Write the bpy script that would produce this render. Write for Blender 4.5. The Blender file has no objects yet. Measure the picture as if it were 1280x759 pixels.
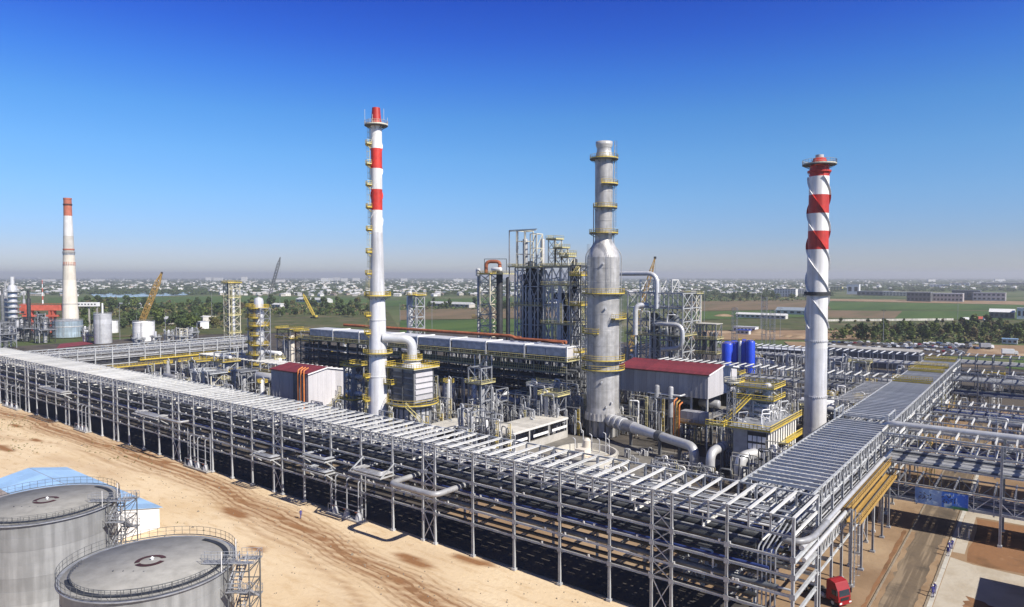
import bpy, math, random
from mathutils import Vector, Matrix, noise
R = math.radians
PI = math.pi
rnd = random.Random(11)
S = bpy.context.scene
COL = S.collection

# ---------------------------------------------------------------- camera
# the plant grid is the world grid: +X runs along the long rack, +Y along the second rack
YAW, PIT, FPX, CH = R(37.69), math.atan(34.5/871), 871.0, 48.0
cd = bpy.data.cameras.new('camera')
cam = bpy.data.objects.new('camera', cd)
COL.objects.link(cam)
cam.location = (0, 0, CH)
cam.rotation_euler = (PI/2-PIT, 0, YAW)
cd.sensor_width = 36
cd.lens = 36*FPX/1280
cd.clip_start = 1
cd.clip_end = 60000
S.camera = cam

# ---------------------------------------------------------------- sky and sun
SUN_EL, SUN_AZ = R(41), R(94)          # azimuth clockwise from +Y
wd = bpy.data.worlds.new('World')
S.world = wd
wd.use_nodes = True
nt = wd.node_tree
bg = nt.nodes['Background']
sky = nt.nodes.new('ShaderNodeTexSky')
sky.sky_type = 'NISHITA'
sky.sun_disc = False
sky.sun_elevation = SUN_EL
sky.sun_rotation = SUN_AZ
sky.altitude = 400
sky.air_density = 1.0
sky.dust_density = 0.3
sky.ozone_density = 4.0
# the dusty blue of this sky: a tint that only depends on the height above the horizon
wtc = nt.nodes.new('ShaderNodeTexCoord')
wsx = nt.nodes.new('ShaderNodeSeparateXYZ')
nt.links.new(wtc.outputs['Generated'], wsx.inputs[0])
wr = nt.nodes.new('ShaderNodeValToRGB')
TINT = [(0.0, .74, .78, .99), (.0286, .73, .755, 1.03), (.0514, .67, .775, 1.09), (.0741, .66, .82, 1.14), (.1078, .65, .89, 1.19), (.1629, .59, .945, 1.26), (.2163, .473, .902, 1.316), (.2676, .323, .726, 1.41), (.3165, .225, .524, 1.40), (.3601, .17, .40, 1.32), (.6, .10, .21, .62), (1.0, .075, .14, .36)]
while len(wr.color_ramp.elements) < len(TINT): wr.color_ramp.elements.new(0.5)
for el, tn_ in zip(wr.color_ramp.elements, TINT):
    el.position = tn_[0]
for el, tn_ in zip(wr.color_ramp.elements, TINT):
    el.position = tn_[0]; el.color = (tn_[1]/1.42, tn_[2]/1.42, tn_[3]/1.42, 1)
nt.links.new(wsx.outputs['Z'], wr.inputs[0])
wm = nt.nodes.new('ShaderNodeMix'); wm.data_type = 'RGBA'; wm.blend_type = 'MULTIPLY'; wm.inputs[0].default_value = 1
nt.links.new(sky.outputs[0], wm.inputs[6]); nt.links.new(wr.outputs[0], wm.inputs[7])
nt.links.new(wm.outputs[2], bg.inputs[0])
bg.inputs[1].default_value = 0.1136
sl = bpy.data.lights.new('sun', 'SUN')
sl.energy = 5.0
sl.angle = R(0.5)
sl.color = (1.0, 0.95, 0.87)
so = bpy.data.objects.new('sun', sl)
COL.objects.link(so)
sdir = Vector((math.sin(SUN_AZ)*math.cos(SUN_EL), math.cos(SUN_AZ)*math.cos(SUN_EL), math.sin(SUN_EL)))
so.rotation_euler = sdir.to_track_quat('Z', 'Y').to_euler()
so.location = (200, 0, 200)
S.view_settings.view_transform = 'Standard'
S.view_settings.look = 'None'
S.view_settings.gamma = 1
S.view_settings.exposure = 0.45

# ---------------------------------------------------------------- survey helpers: measured picture points to metres
FH = Vector((-math.sin(YAW), math.cos(YAW), 0))
RT = Vector((math.cos(YAW), math.sin(YAW), 0))
FW = FH*math.cos(PIT)-Vector((0, 0, 1))*math.sin(PIT)
UP = RT.cross(FW)
def ray(px, py): return FW+RT*((px-640)/FPX)-UP*((py-379.5)/FPX)
def G(px, py, z=0.0):
    d = ray(px, py); t = (z-CH)/d.z
    return (d.x*t, d.y*t)
def AY(px, Y):
    d = ray(px, 400); return d.x*Y/d.y
def AX(px, X):
    d = ray(px, 400); return d.y*X/d.x
def HT(py, xy):
    D = xy[0]*FH.x+xy[1]*FH.y
    t = (py-379.5)/FPX
    # solve (z-CH)*cosP + D*sinP ... = -t * (D*cosP - (z-CH)*sinP)
    c, s = math.cos(PIT), math.sin(PIT)
    return CH-D*(t*c+s)/(c-t*s)
def PX(x, y, z=0):
    p = Vector((x, y, z-CH)); return 640+FPX*p.dot(RT)/p.dot(FW)
def dist(xy): return xy[0]*FH.x+xy[1]*FH.y

# ---------------------------------------------------------------- materials
def mat(name, col, rough=0.6, metal=0.0, var=0.25, scale=0.6, bump=0.0, col2=None, streak=0.0, spec=0.5):
    m = bpy.data.materials.new(name); m.use_nodes = True
    t = m.node_tree; b = t.nodes['Principled BSDF']; L = t.links.new
    b.inputs['Roughness'].default_value = rough
    b.inputs['Metallic'].default_value = metal
    b.inputs['Specular IOR Level'].default_value = spec
    tc = t.nodes.new('ShaderNodeTexCoord')
    n = t.nodes.new('ShaderNodeTexNoise')
    n.inputs['Scale'].default_value = scale
    n.inputs['Detail'].default_value = 4
    n.inputs['Roughness'].default_value = 0.65
    L(tc.outputs['Object'], n.inputs['Vector'])
    rp = t.nodes.new('ShaderNodeValToRGB')
    c1 = col2 or tuple(min(1, c*(1-var)) for c in col)
    c2 = col if col2 else tuple(min(1, c*(1+var*0.8)) for c in col)
    rp.color_ramp.elements[0].position = 0.32; rp.color_ramp.elements[0].color = (*c1, 1)
    rp.color_ramp.elements[1].position = 0.68; rp.color_ramp.elements[1].color = (*c2, 1)
    L(n.outputs['Fac'], rp.inputs[0])
    out = rp.outputs[0]
    if streak:
        mp = t.nodes.new('ShaderNodeMapping'); mp.inputs['Scale'].default_value = (1.0, 1.0, 0.06)
        L(tc.outputs['Object'], mp.inputs[0])
        n2 = t.nodes.new('ShaderNodeTexNoise'); n2.inputs['Scale'].default_value = 1.1; n2.inputs['Detail'].default_value = 5
        L(mp.outputs[0], n2.inputs['Vector'])
        r2 = t.nodes.new('ShaderNodeValToRGB')
        r2.color_ramp.elements[0].position = 0.38; r2.color_ramp.elements[0].color = (1-streak, 1-streak*1.05, 1-streak*1.15, 1) if streak > 0 else (1+streak, 1+streak, 1+streak, 1)
        r2.color_ramp.elements[1].position = 0.6; r2.color_ramp.elements[1].color = (1, 1, 1, 1)
        L(n2.outputs['Fac'], r2.inputs[0])
        mx = t.nodes.new('ShaderNodeMix'); mx.data_type = 'RGBA'; mx.blend_type = 'MULTIPLY'
        mx.inputs[0].default_value = 1
        L(out, mx.inputs[6]); L(r2.outputs[0], mx.inputs[7]); out = mx.outputs[2]
    oi = t.nodes.new('ShaderNodeObjectInfo'); om = t.nodes.new('ShaderNodeMapRange'); om.inputs[3].default_value = 0.84; om.inputs[4].default_value = 1.1
    L(oi.outputs['Random'], om.inputs[0])
    mo = t.nodes.new('ShaderNodeMix'); mo.data_type = 'RGBA'; mo.blend_type = 'MULTIPLY'; mo.inputs[0].default_value = 1
    L(out, mo.inputs[6]); L(om.outputs[0], mo.inputs[7]); out = mo.outputs[2]
    L(out, b.inputs['Base Color'])
    if bump:
        n3 = t.nodes.new('ShaderNodeTexNoise'); n3.inputs['Scale'].default_value = scale*6; n3.inputs['Detail'].default_value = 3
        L(tc.outputs['Object'], n3.inputs['Vector'])
        bp = t.nodes.new('ShaderNodeBump'); bp.inputs['Strength'].default_value = bump; bp.inputs['Distance'].default_value = 0.2
        L(n3.outputs['Fac'], bp.inputs['Height']); L(bp.outputs[0], b.inputs['Normal'])
    return m
M = {}
def MM(k, *a, **kw): M[k] = mat(k, *a, **kw)
MM('galv', (0.47, 0.48, 0.48), 0.55, 0.1, 0.18, 0.8)
MM('galv_dull', (0.30, 0.31, 0.33), 0.6, 0.1, 0.3, 0.8)
MM('steel_pale', (0.66, 0.65, 0.61), 0.5, 0.0, 0.12, 0.5)
MM('steel_dark', (0.035, 0.037, 0.04), 0.6, 0.1, 0.4, 0.6)
MM('steel_mid', (0.12, 0.125, 0.13), 0.6, 0.1, 0.35, 0.6)
MM('cream', (0.62, 0.58, 0.45), 0.55, 0.0, 0.15, 0.5)
MM('yellow', (0.62, 0.46, 0.07), 0.5, 0.0, 0.2, 0.7)
MM('yellow_pale', (0.60, 0.53, 0.24), 0.55, 0.0, 0.2, 0.7)
MM('ochre', (0.42, 0.26, 0.07), 0.55, 0.0, 0.2, 0.4)
MM('orange', (0.62, 0.20, 0.05), 0.55, 0.0, 0.25, 0.5)
MM('rust_pipe', (0.34, 0.105, 0.045), 0.7, 0.0, 0.4, 0.4)
MM('clad', (0.58, 0.58, 0.58), 0.42, 0.25, 0.15, 0.4)
MM('clad_dull', (0.36, 0.36, 0.365), 0.5, 0.2, 0.25, 0.5)
MM('silver', (0.74, 0.74, 0.755), 0.45, 0.12, 0.1, 0.25, streak=0.22)
MM('bare_steel', (0.50, 0.49, 0.475), 0.48, 0.2, 0.22, 0.5, streak=0.24)
MM('white', (0.80, 0.79, 0.77), 0.5, 0.0, 0.08, 0.4)
MM('white_band', (0.80, 0.79, 0.775), 0.5, 0.0, 0.08, 0.3, streak=0.2)
MM('red_band', (0.58, 0.04, 0.026), 0.5, 0.0, 0.22, 0.3, streak=0.25)
MM('red_roof', (0.20, 0.028, 0.034), 0.7, 0.0, 0.25, 0.25, streak=0.22)
MM('red_crane', (0.60, 0.13, 0.08), 0.5, 0.0, 0.2, 0.3)
MM('red_truck', (0.32, 0.014, 0.018), 0.5, 0.0, 0.1, 0.5)
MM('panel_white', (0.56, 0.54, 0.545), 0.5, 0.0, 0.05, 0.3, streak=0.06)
MM('panel_grey_and_shaded', (0.36, 0.36, 0.38), 0.5, 0.1, 0.1, 0.3, streak=0.10)  # real grey panels, and south walls whose shade is put into the grey
MM('cooler_grey', (0.40, 0.42, 0.46), 0.55, 0.1, 0.3, 0.5)
MM('cooler_top', (0.62, 0.63, 0.65), 0.6, 0.1, 0.15, 0.5)
MM('concrete', (0.40, 0.38, 0.34), 0.85, 0.0, 0.2, 0.3, bump=0.2)
MM('concrete_pale', (0.56, 0.53, 0.46), 0.85, 0.0, 0.15, 0.4, bump=0.2)
MM('concrete_dark', (0.20, 0.185, 0.16), 0.85, 0.0, 0.3, 0.2, bump=0.2)
MM('kerb', (0.25, 0.205, 0.15), 0.85, 0.0, 0.2, 0.8)
MM('blue', (0.015, 0.06, 0.55), 0.4, 0.0, 0.15, 0.3)
MM('blue_pipe', (0.025, 0.045, 0.16), 0.5, 0.1, 0.3, 0.4)
MM('blue_roof', (0.36, 0.56, 0.80), 0.45, 0.0, 0.08, 0.2, streak=0.06)
MM('pink_roof', (0.43, 0.395, 0.385), 0.55, 0.0, 0.12, 0.4)
MM('tank_shell', (0.315, 0.32, 0.318), 0.65, 0.05, 0.14, 0.3, streak=-0.27)
MM('tank_roof', (0.285, 0.275, 0.25), 0.9, 0.0, 0.2, 0.5, streak=0.0)
MM('tank_blue', (0.36, 0.45, 0.52), 0.55, 0.1, 0.2, 0.2, streak=0.3)
MM('oxide', (0.06, 0.022, 0.02), 0.7, 0.0, 0.3, 0.8)
MM('black', (0.02, 0.02, 0.022), 0.6, 0.0, 0.3, 0.8)
MM('rubber', (0.025, 0.025, 0.026), 0.8, 0.0, 0.2, 2.0)
MM('glass', (0.03, 0.04, 0.05), 0.12, 0.0, 0.1, 1.0)
MM('brick_tan', (0.70, 0.64, 0.54), 0.8, 0.0, 0.10, 0.15, streak=0.10)
MM('brick_red', (0.42, 0.13, 0.08), 0.8, 0.0, 0.2, 0.2, streak=0.1)
MM('brick_grey', (0.50, 0.47, 0.42), 0.8, 0.0, 0.12, 0.2)
MM('bark', (0.10, 0.075, 0.05), 0.9, 0.0, 0.3, 2.0)
for k, c in enumerate([(0.10, 0.135, 0.036), (0.12, 0.155, 0.04), (0.062, 0.092, 0.03), (0.16, 0.15, 0.05), (0.15, 0.12, 0.06)]):
    MM('leaf%d' % k, c, 0.7, 0.0, 0.45, 0.9, spec=0.2)
MM('far_leaf', (0.05, 0.07, 0.03), 0.8, 0.0, 0.45, 0.02, spec=0.1)
for k, c in enumerate([(0.66, 0.63, 0.57), (0.50, 0.46, 0.40), (0.64, 0.63, 0.60), (0.36, 0.31, 0.26)]):
    MM('house_wall%d' % k, c, 0.8, 0.0, 0.12, 0.4)
for k, c in enumerate([(0.42, 0.42, 0.42), (0.52, 0.52, 0.51), (0.26, 0.20, 0.16), (0.24, 0.28, 0.32), (0.60, 0.59, 0.57)]):
    MM('house_roof%d' % k, c, 0.7, 0.0, 0.12, 0.4)
MM('overalls', (0.05, 0.05, 0.22), 0.85, 0.0, 0.2, 6.0)
MM('skin', (0.40, 0.22, 0.15), 0.6, 0.0, 0.08, 6.0)
MM('helmet', (0.75, 0.73, 0.68), 0.4, 0.0, 0.05, 3.0)
for k, c in enumerate([(0.72, 0.72, 0.72), (0.03, 0.03, 0.035), (0.35, 0.36, 0.38), (0.20, 0.03, 0.03), (0.55, 0.55, 0.52), (0.05, 0.08, 0.18)]):
    MM('paint%d' % k, c, 0.25, 0.1, 0.05, 1.0)

# ---------------------------------------------------------------- mesh builder
class MB:
    def __init__(s): s.v = []; s.f = []; s.sm = []; s.mi = []; s.m = 0
    def face(s, idx, smooth=False): s.f.append(idx); s.sm.append(smooth); s.mi.append(s.m)
    def bx(s, x0, y0, z0, x1, y1, z1):
        n = len(s.v)
        s.v += [(x0, y0, z0), (x1, y0, z0), (x1, y1, z0), (x0, y1, z0), (x0, y0, z1), (x1, y0, z1), (x1, y1, z1), (x0, y1, z1)]
        for q in ((3, 2, 1, 0), (4, 5, 6, 7), (0, 1, 5, 4), (1, 2, 6, 5), (2, 3, 7, 6), (3, 0, 4, 7)):
            s.face(tuple(n+i for i in q))
        return s
    def cb(s, x, y, z, sx, sy, sz): return s.bx(x-sx/2, y-sy/2, z, x+sx/2, y+sy/2, z+sz)
    def prism(s, pts, z0, z1):
        n = len(s.v); k = len(pts)
        s.v += [(p[0], p[1], z0) for p in pts]+[(p[0], p[1], z1) for p in pts]
        s.face(tuple(n+k-1-i for i in range(k))); s.face(tuple(n+k+i for i in range(k)))
        for i in range(k):
            j = (i+1) % k; s.face((n+i, n+j, n+k+j, n+k+i))
        return s
    def frame_of(s, p, q):
        p, q = Vector(p), Vector(q); d = (q-p).normalized()
        up = Vector((0, 0, 1)) if abs(d.z) < 0.95 else Vector((1, 0, 0))
        a = d.cross(up).normalized(); b = a.cross(d).normalized()
        return p, q, d, a, b
    def bar(s, p, q, w, h=None):
        h = h or w
        p, q, d, a, b = s.frame_of(p, q); n = len(s.v)
        for c in (p, q):
            for i, j in ((-1, -1), (1, -1), (1, 1), (-1, 1)):
                s.v.append(tuple(c+a*(i*w/2)+b*(j*h/2)))
        for f in ((0, 1, 2, 3), (7, 6, 5, 4), (0, 4, 5, 1), (1, 5, 6, 2), (2, 6, 7, 3), (3, 7, 4, 0)):
            s.face(tuple(n+i for i in f))
        return s
    def ibar(s, p, q, w, h):
        # an I section: two flanges and a web
        p, q, d, a, b = s.frame_of(p, q); t = min(w, h)*0.16
        for o, ww, hh in ((b*(h/2-t/2), w, t), (b*(-h/2+t/2), w, t), (b*0, t, h-2*t)):
            s.bar(p+o, q+o, ww, hh)
        return s
    def tri(s, p, q, r):
        p, q, d, a, b = s.frame_of(p, q); n = len(s.v)
        for c in (p, q):
            for k in range(3):
                an = k*2*PI/3; s.v.append(tuple(c+a*(math.cos(an)*r)+b*(math.sin(an)*r)))
        for k in range(3):
            j = (k+1) % 3; s.face((n+k, n+3+k, n+3+j, n+j))
        return s
    def pipe(s, pts, r, n=10, bend=0.0, caps=True, r2=None):
        P = [Vector(p) for p in pts]
        if bend:
            Q = [P[0]]
            for i in range(1, len(P)-1):
                d0 = (P[i-1]-P[i]); d1 = (P[i+1]-P[i])
                b = min(bend, d0.length*0.48, d1.length*0.48)
                A = P[i]+d0.normalized()*b; B = P[i]+d1.normalized()*b
                for t in (0, .2, .4, .6, .8, 1):
                    Q.append(A*(1-t)**2+P[i]*(2*t*(1-t))+B*t*t)
            Q.append(P[-1]); P = Q
        rings = []; base = None
        for i, c in enumerate(P):
            d = (P[min(i+1, len(P)-1)]-P[max(i-1, 0)]).normalized()
            if base is None or abs(base.dot(d)) > 0.98:
                up = Vector((0, 0, 1)) if abs(d.z) < 0.95 else Vector((1, 0, 0))
                base = d.cross(up).normalized()
            a = (base-d*base.dot(d)).normalized(); b = d.cross(a); base = a
            rr = r if r2 is None else r+(r2-r)*i/(len(P)-1)
            k0 = len(s.v)
            for k in range(n):
                an = 2*PI*k/n; s.v.append(tuple(c+a*(math.cos(an)*rr)+b*(math.sin(an)*rr)))
            rings.append(k0)
        for k0, k1 in zip(rings, rings[1:]):
            for k in range(n):
                j = (k+1) % n; s.face((k0+k, k0+j, k1+j, k1+k), True)
        if caps:
            for k0, rev in ((rings[0], True), (rings[-1], False)):
                m = len(s.v); s.v += [s.v[k0+k] for k in range(n)]
                s.face(tuple(m+(n-1-k if rev else k) for k in range(n)))
        return s
    def lathe(s, prof, n=32, x=0, y=0, a0=0.0, a1=2*PI, hard=False):
        # prof: list of (radius, z)
        full = abs(a1-a0-2*PI) < 1e-6; cnt = n if full else n+1
        segs = list(zip(prof, prof[1:]))
        last = None
        for (r0, z0), (r1, z1) in segs:
            share = last is not None and not hard
            if share: k0 = last
            else:
                k0 = len(s.v)
                for k in range(cnt):
                    an = a0+(a1-a0)*k/n; s.v.append((x+math.cos(an)*r0, y+math.sin(an)*r0, z0))
            k1 = len(s.v)
            for k in range(cnt):
                an = a0+(a1-a0)*k/n; s.v.append((x+math.cos(an)*r1, y+math.sin(an)*r1, z1))
            for k in range(n):
                j = (k+1) % cnt; s.face((k0+k, k0+j, k1+j, k1+k), True)
            last = k1
        return s
    def disc(s, r, z, n=32, x=0, y=0, down=False):
        k0 = len(s.v)
        s.v += [(x+math.cos(2*PI*k/n)*r, y+math.sin(2*PI*k/n)*r, z) for k in range(n)]
        s.face(tuple(k0+(n-1-k if down else k) for k in range(n)))
        return s
    def cyl(s, x, y, z0, z1, r, n=12, r1=None):
        return s.lathe([(r, z0), (r if r1 is None else r1, z1)], n, x, y).disc(r if r1 is None else r1, z1, n, x, y).disc(r, z0, n, x, y, True)
    def quad(s, a, b, c, d):
        n = len(s.v); s.v += [tuple(a), tuple(b), tuple(c), tuple(d)]; s.face((n, n+1, n+2, n+3)); return s
    def rail(s, path, h=1.1, step=1.6, toe=0.18, w=0.055, closed=False):
        P = [Vector(p) for p in path]
        if closed: P.append(P[0])
        Z = Vector((0, 0, 1))
        acc = 0.0
        for p, q in zip(P, P[1:]):
            L = (q-p).length
            if L < 1e-4: continue
            s.tri(p+Z*h, q+Z*h, w); s.tri(p+Z*h*0.55, q+Z*h*0.55, w*0.8)
            if toe: s.bar(p+Z*toe/2, q+Z*toe/2, 0.04, toe)
            k = max(1, round(L/step))
            for i in range(k): s.tri(p.lerp(q, i/k), p.lerp(q, i/k)+Z*h, w)
        s.tri(P[-1], P[-1]+Z*h, w)
        return s
    def ladder(s, p, h, nx, ny, w=0.5, cage=True):
        # vertical ladder at p, facing (nx, ny)
        p = Vector(p); n = Vector((nx, ny, 0)); t = Vector((-ny, nx, 0)); Z = Vector((0, 0, 1))
        for sg in (-1, 1): s.bar(p+t*sg*w/2, p+t*sg*w/2+Z*h, 0.09)
        for i in range(int(h/0.8)): s.tri(p-t*w/2+Z*i*0.8, p+t*w/2+Z*i*0.8, 0.03)
        if cage:
            for i in range(int(h/1.6)):
                z = Z*(2.0+i*1.6)
                if z.z > h: break
                Q = [p+t*(-w/2)+z, p+t*(-w/2)+n*0.5+z, p+n*0.8+z, p+t*(w/2)+n*0.5+z, p+t*(w/2)+z]
                for a, b in zip(Q, Q[1:]): s.tri(a, b, 0.035)
            for a in (p-t*w/2+n*0.5, p+n*0.8, p+t*w/2+n*0.5): s.tri(a+Z*2, a+Z*h, 0.03)
        return s
    def stair(s, p, q, w=0.9, rail=True):
        # a flight from p up to q
        p, q = Vector(p), Vector(q); d = q-p; t = Vector((-d.y, d.x, 0)).normalized()*(w/2); Z = Vector((0, 0, 1))
        for sg in (-1, 1):
            s.bar(p+t*sg, q+t*sg, 0.1, 0.28)
            if rail:
                s.tri(p+t*sg+Z*1.0, q+t*sg+Z*1.0, 0.055)
                for i in range(4): a = p.lerp(q, i/3)+t*sg; s.tri(a, a+Z*1.0, 0.05)
        k = max(3, int(abs(d.z)/0.25))
        for i in range(k):
            c = p.lerp(q, (i+0.5)/k); s.bar(c-t, c+t, 0.26, 0.05)
        return s
    def mesh(s, name, mats):
        me = bpy.data.meshes.new(name)
        me.from_pydata(s.v, [], s.f)
        for m in (mats if isinstance(mats, (list, tuple)) else [mats]):
            me.materials.append(M[m] if isinstance(m, str) else m)
        me.polygons.foreach_set('use_smooth', s.sm)
        if any(s.mi): me.polygons.foreach_set('material_index', s.mi)
        me.update()
        return me
    def build(s, name, mats, parent=None, kind=None, loc=None):
        return put(name, s.mesh(name, mats), parent, kind, loc)
def put(name, me, parent=None, kind=None, loc=None, rz=0):
    o = bpy.data.objects.new(name, me); COL.objects.link(o)
    if parent: o.parent = parent
    if loc: o.location = loc
    if rz: o.rotation_euler = (0, 0, rz)
    if kind: o['kind'] = kind
    return o
def tag(o, label, cat, group=None):
    o['label'] = label; o['category'] = cat
    if group: o['group'] = group
    return o
def thing(name, label, cat, loc=(0, 0, 0), rz=0, group=None):
    o = bpy.data.objects.new(name, None); COL.objects.link(o)
    o.location = loc; o.rotation_euler = (0, 0, rz); o.empty_display_size = 0.5
    return tag(o, label, cat, group)
KIDS = {}
def dup(root, loc, rz=0, label=None, group=None, sc=None):
    def cp(o, par):
        c = o.copy(); COL.objects.link(c)
        if par: c.parent = par
        for ch in o.children: cp(ch, c)
        return c
    r = cp(root, None); r.location = loc; r.rotation_euler = (0, 0, rz)
    if sc: r.scale = sc
    if label: r['label'] = label
    if group: r['group'] = group
    return r
def arc(r, z, a0, a1, n=16, x=0, y=0):
    return [(x+math.cos(a0+(a1-a0)*k/n)*r, y+math.sin(a0+(a1-a0)*k/n)*r, z) for k in range(n+1)]
def ring_platform(par, z, r0, r1, a0=0.0, a1=360.0, floor='steel_mid', rail='yellow', x=0, y=0, h=1.15):
    a0, a1 = R(a0), R(a1); n = max(6, int((a1-a0)/(2*PI)*28))
    m = MB()
    m.lathe([(r0, z-0.16), (r1, z-0.16), (r1, z), (r0, z)], n, x, y, a0, a1, hard=True)
    for k in range(0, n+1, 3):
        an = a0+(a1-a0)*k/n; c, s_ = math.cos(an), math.sin(an)
        m.bar((x+c*r0*0.99, y+s_*r0*0.99, z-1.1), (x+c*(r1-0.1), y+s_*(r1-0.1), z-0.2), 0.1)
    p = m.build('platform', floor, par)
    q = MB().rail(arc(r1-0.05, z, a0, a1, n, x, y), h, 1.3, 0.32, 0.06)
    if a1-a0 < 6.2:
        for a in (a0, a1): q.rail([(x+math.cos(a)*r0, y+math.sin(a)*r0, z), (x+math.cos(a)*r1, y+math.sin(a)*r1, z)], h, 1.3, 0.32, 0.06)
    q.build('railing', rail, p)
    return p
LAND = [(88, 'the brick chimney'), (180, 'the white tank'), (290, 'the pale lattice tower'), (326, 'the yellow column'),
        (385, 'the cube building'), (471, 'the thin striped stack'), (515, 'the round furnace'), (612, 'the orange piped tower'),
        (690, 'the tallest structure'), (754, 'the riser stack'), (840, 'the red hall'), (922, 'the blue tanks'),
        (1018, 'the spiral stack'), (1120, 'the receding rack'), (1178, 'the banner')]
def near(x, y, z=0):
    p = PX(x, y, z); b = min(LAND, key=lambda t: abs(t[0]-p))
    return ('left of ' if p < b[0]-6 else 'right of ' if p > b[0]+6 else 'in line with ')+b[1]
# ---------------------------------------------------------------- ground, fields, yards, road
def ground_mat(name, spec):
    """several noise layers over a base colour: spec = base, [(colour, scale, lo, hi, detail, stretch)]"""
    m = bpy.data.materials.new(name); m.use_nodes = True
    t = m.node_tree; L = t.links.new; b = t.nodes['Principled BSDF']
    b.inputs['Roughness'].default_value = 0.95; b.inputs['Specular IOR Level'].default_value = 0.15
    tc = t.nodes.new('ShaderNodeTexCoord')
    base, layers = spec
    rgb = t.nodes.new('ShaderNodeRGB'); rgb.outputs[0].default_value = (*base, 1); out = rgb.outputs[0]
    for col, sc, lo, hi, det, st in layers:
        mp = t.nodes.new('ShaderNodeMapping'); mp.inputs['Scale'].default_value = st; L(tc.outputs['Object'], mp.inputs[0])
        n = t.nodes.new('ShaderNodeTexNoise'); n.inputs['Scale'].default_value = sc; n.inputs['Detail'].default_value = det
        n.inputs['Roughness'].default_value = 0.62
        L(mp.outputs[0], n.inputs['Vector'])
        r = t.nodes.new('ShaderNodeMapRange'); r.inputs[1].default_value = lo; r.inputs[2].default_value = hi
        L(n.outputs['Fac'], r.inputs[0])
        mx = t.nodes.new('ShaderNodeMix'); mx.data_type = 'RGBA'
        L(r.outputs[0], mx.inputs[0]); L(out, mx.inputs[6]); mx.inputs[7].default_value = (*col, 1); out = mx.outputs[2]
    nb = t.nodes.new('ShaderNodeTexNoise'); nb.inputs['Scale'].default_value = 1.2; nb.inputs['Detail'].default_value = 5
    L(tc.outputs['Object'], nb.inputs['Vector'])
    bp = t.nodes.new('ShaderNodeBump'); bp.inputs['Strength'].default_value = 0.35; bp.inputs['Distance'].default_value = 0.25
    L(nb.outputs['Fac'], bp.inputs['Height']); L(bp.outputs[0], b.inputs['Normal'])
    L(out, b.inputs['Base Color'])
    return m, out, t, b
I3 = (1, 1, 1)
M['plain'] = ground_mat('plain', ((0.095, 0.12, 0.042), [((0.17, 0.15, 0.085), 0.004, 0.5, 0.65, 3, I3), ((0.06, 0.085, 0.028), 0.0023, 0.48, 0.58, 3, I3), ((0.28, 0.25, 0.2), 0.02, 0.6, 0.8, 4, I3)]))[0]
M['field_green'] = ground_mat('field_green', ((0.078, 0.125, 0.03), [((0.05, 0.09, 0.022), 0.02, 0.4, 0.65, 4, (1, 0.15, 1)), ((0.13, 0.13, 0.05), 0.05, 0.6, 0.8, 4, I3)]))[0]
M['field_brown'] = ground_mat('field_brown', ((0.19, 0.135, 0.08), [((0.13, 0.105, 0.055), 0.03, 0.4, 0.65, 4, (1, 0.2, 1)), ((0.12, 0.12, 0.045), 0.02, 0.58, 0.7, 4, I3)]))[0]
M['scrub'] = ground_mat('scrub', ((0.085, 0.095, 0.035), [((0.17, 0.135, 0.08), 0.03, 0.5, 0.62, 5, I3), ((0.045, 0.06, 0.02), 0.06, 0.5, 0.65, 4, I3)]))[0]
M['earth'] = ground_mat('earth', ((0.29, 0.195, 0.115), [((0.22, 0.145, 0.085), 0.08, 0.45, 0.65, 5, I3), ((0.44, 0.33, 0.21), 0.03, 0.5, 0.7, 5, I3)]))[0]
M['yard'] = ground_mat('yard', ((0.10, 0.085, 0.07), [((0.055, 0.05, 0.045), 0.06, 0.42, 0.6, 5, I3), ((0.24, 0.18, 0.115), 0.03, 0.6, 0.68, 4, I3)]))[0]
M['paving'] = ground_mat('paving', ((0.46, 0.41, 0.33), [((0.36, 0.30, 0.22), 0.12, 0.45, 0.7, 5, I3)]))[0]
M['road'] = ground_mat('road', ((0.15, 0.115, 0.08), [((0.26, 0.20, 0.135), 0.9, 0.5, 0.6, 4, (1, 0.03, 1)), ((0.09, 0.072, 0.054), 0.15, 0.5, 0.7, 5, I3), ((0.30, 0.225, 0.145), 0.08, 0.58, 0.7, 5, (1, .3, 1))]))[0]
M['reddish'] = ground_mat('reddish', ((0.24, 0.125, 0.062), [((0.13, 0.075, 0.04), 0.12, 0.45, 0.65, 5, I3), ((0.34, 0.2, 0.11), 0.3, 0.6, 0.75, 5, I3)]))[0]

def sheet(name, pts, z, m, kind='structure'):
    s = MB(); n = len(pts); s.v = [(p[0], p[1], z) for p in pts]; s.face(tuple(range(n)))
    a = sum(p[0]*q[1]-q[0]*p[1] for p, q in zip(pts, pts[1:]+pts[:1]))
    if a < 0: s.f = [tuple(reversed(s.f[0]))]
    return s.build(name, m, kind=kind)
def rag(P, j, n=40):
    # a polygon with an irregular edge
    out = []; q = random.Random(int(P[0][0]*13+P[0][1]))
    L = sum(math.dist(a, b) for a, b in zip(P, P[1:]+P[:1])); st = L/n
    for a, b in zip(P, P[1:]+P[:1]):
        k = max(1, int(math.dist(a, b)/st))
        for i in range(k): out.append((a[0]+(b[0]-a[0])*i/k+q.uniform(-j, j)*.6, a[1]+(b[1]-a[1])*i/k+q.uniform(-j, j)*.6))
    return out
GR = 14000
gp = [(math.cos(k*2*PI/48)*GR, math.sin(k*2*PI/48)*GR) for k in range(48)]
sheet('ground', gp, -0.5, 'plain')
sheet('plant_yard', [(-560, 96), (60, 96), (60, 420), (-40, 470), (-560, 420)], -0.2, 'yard')
def field(name, pix, m, z): sheet(name, [G(a, b) for a, b in pix], z, m)
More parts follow.
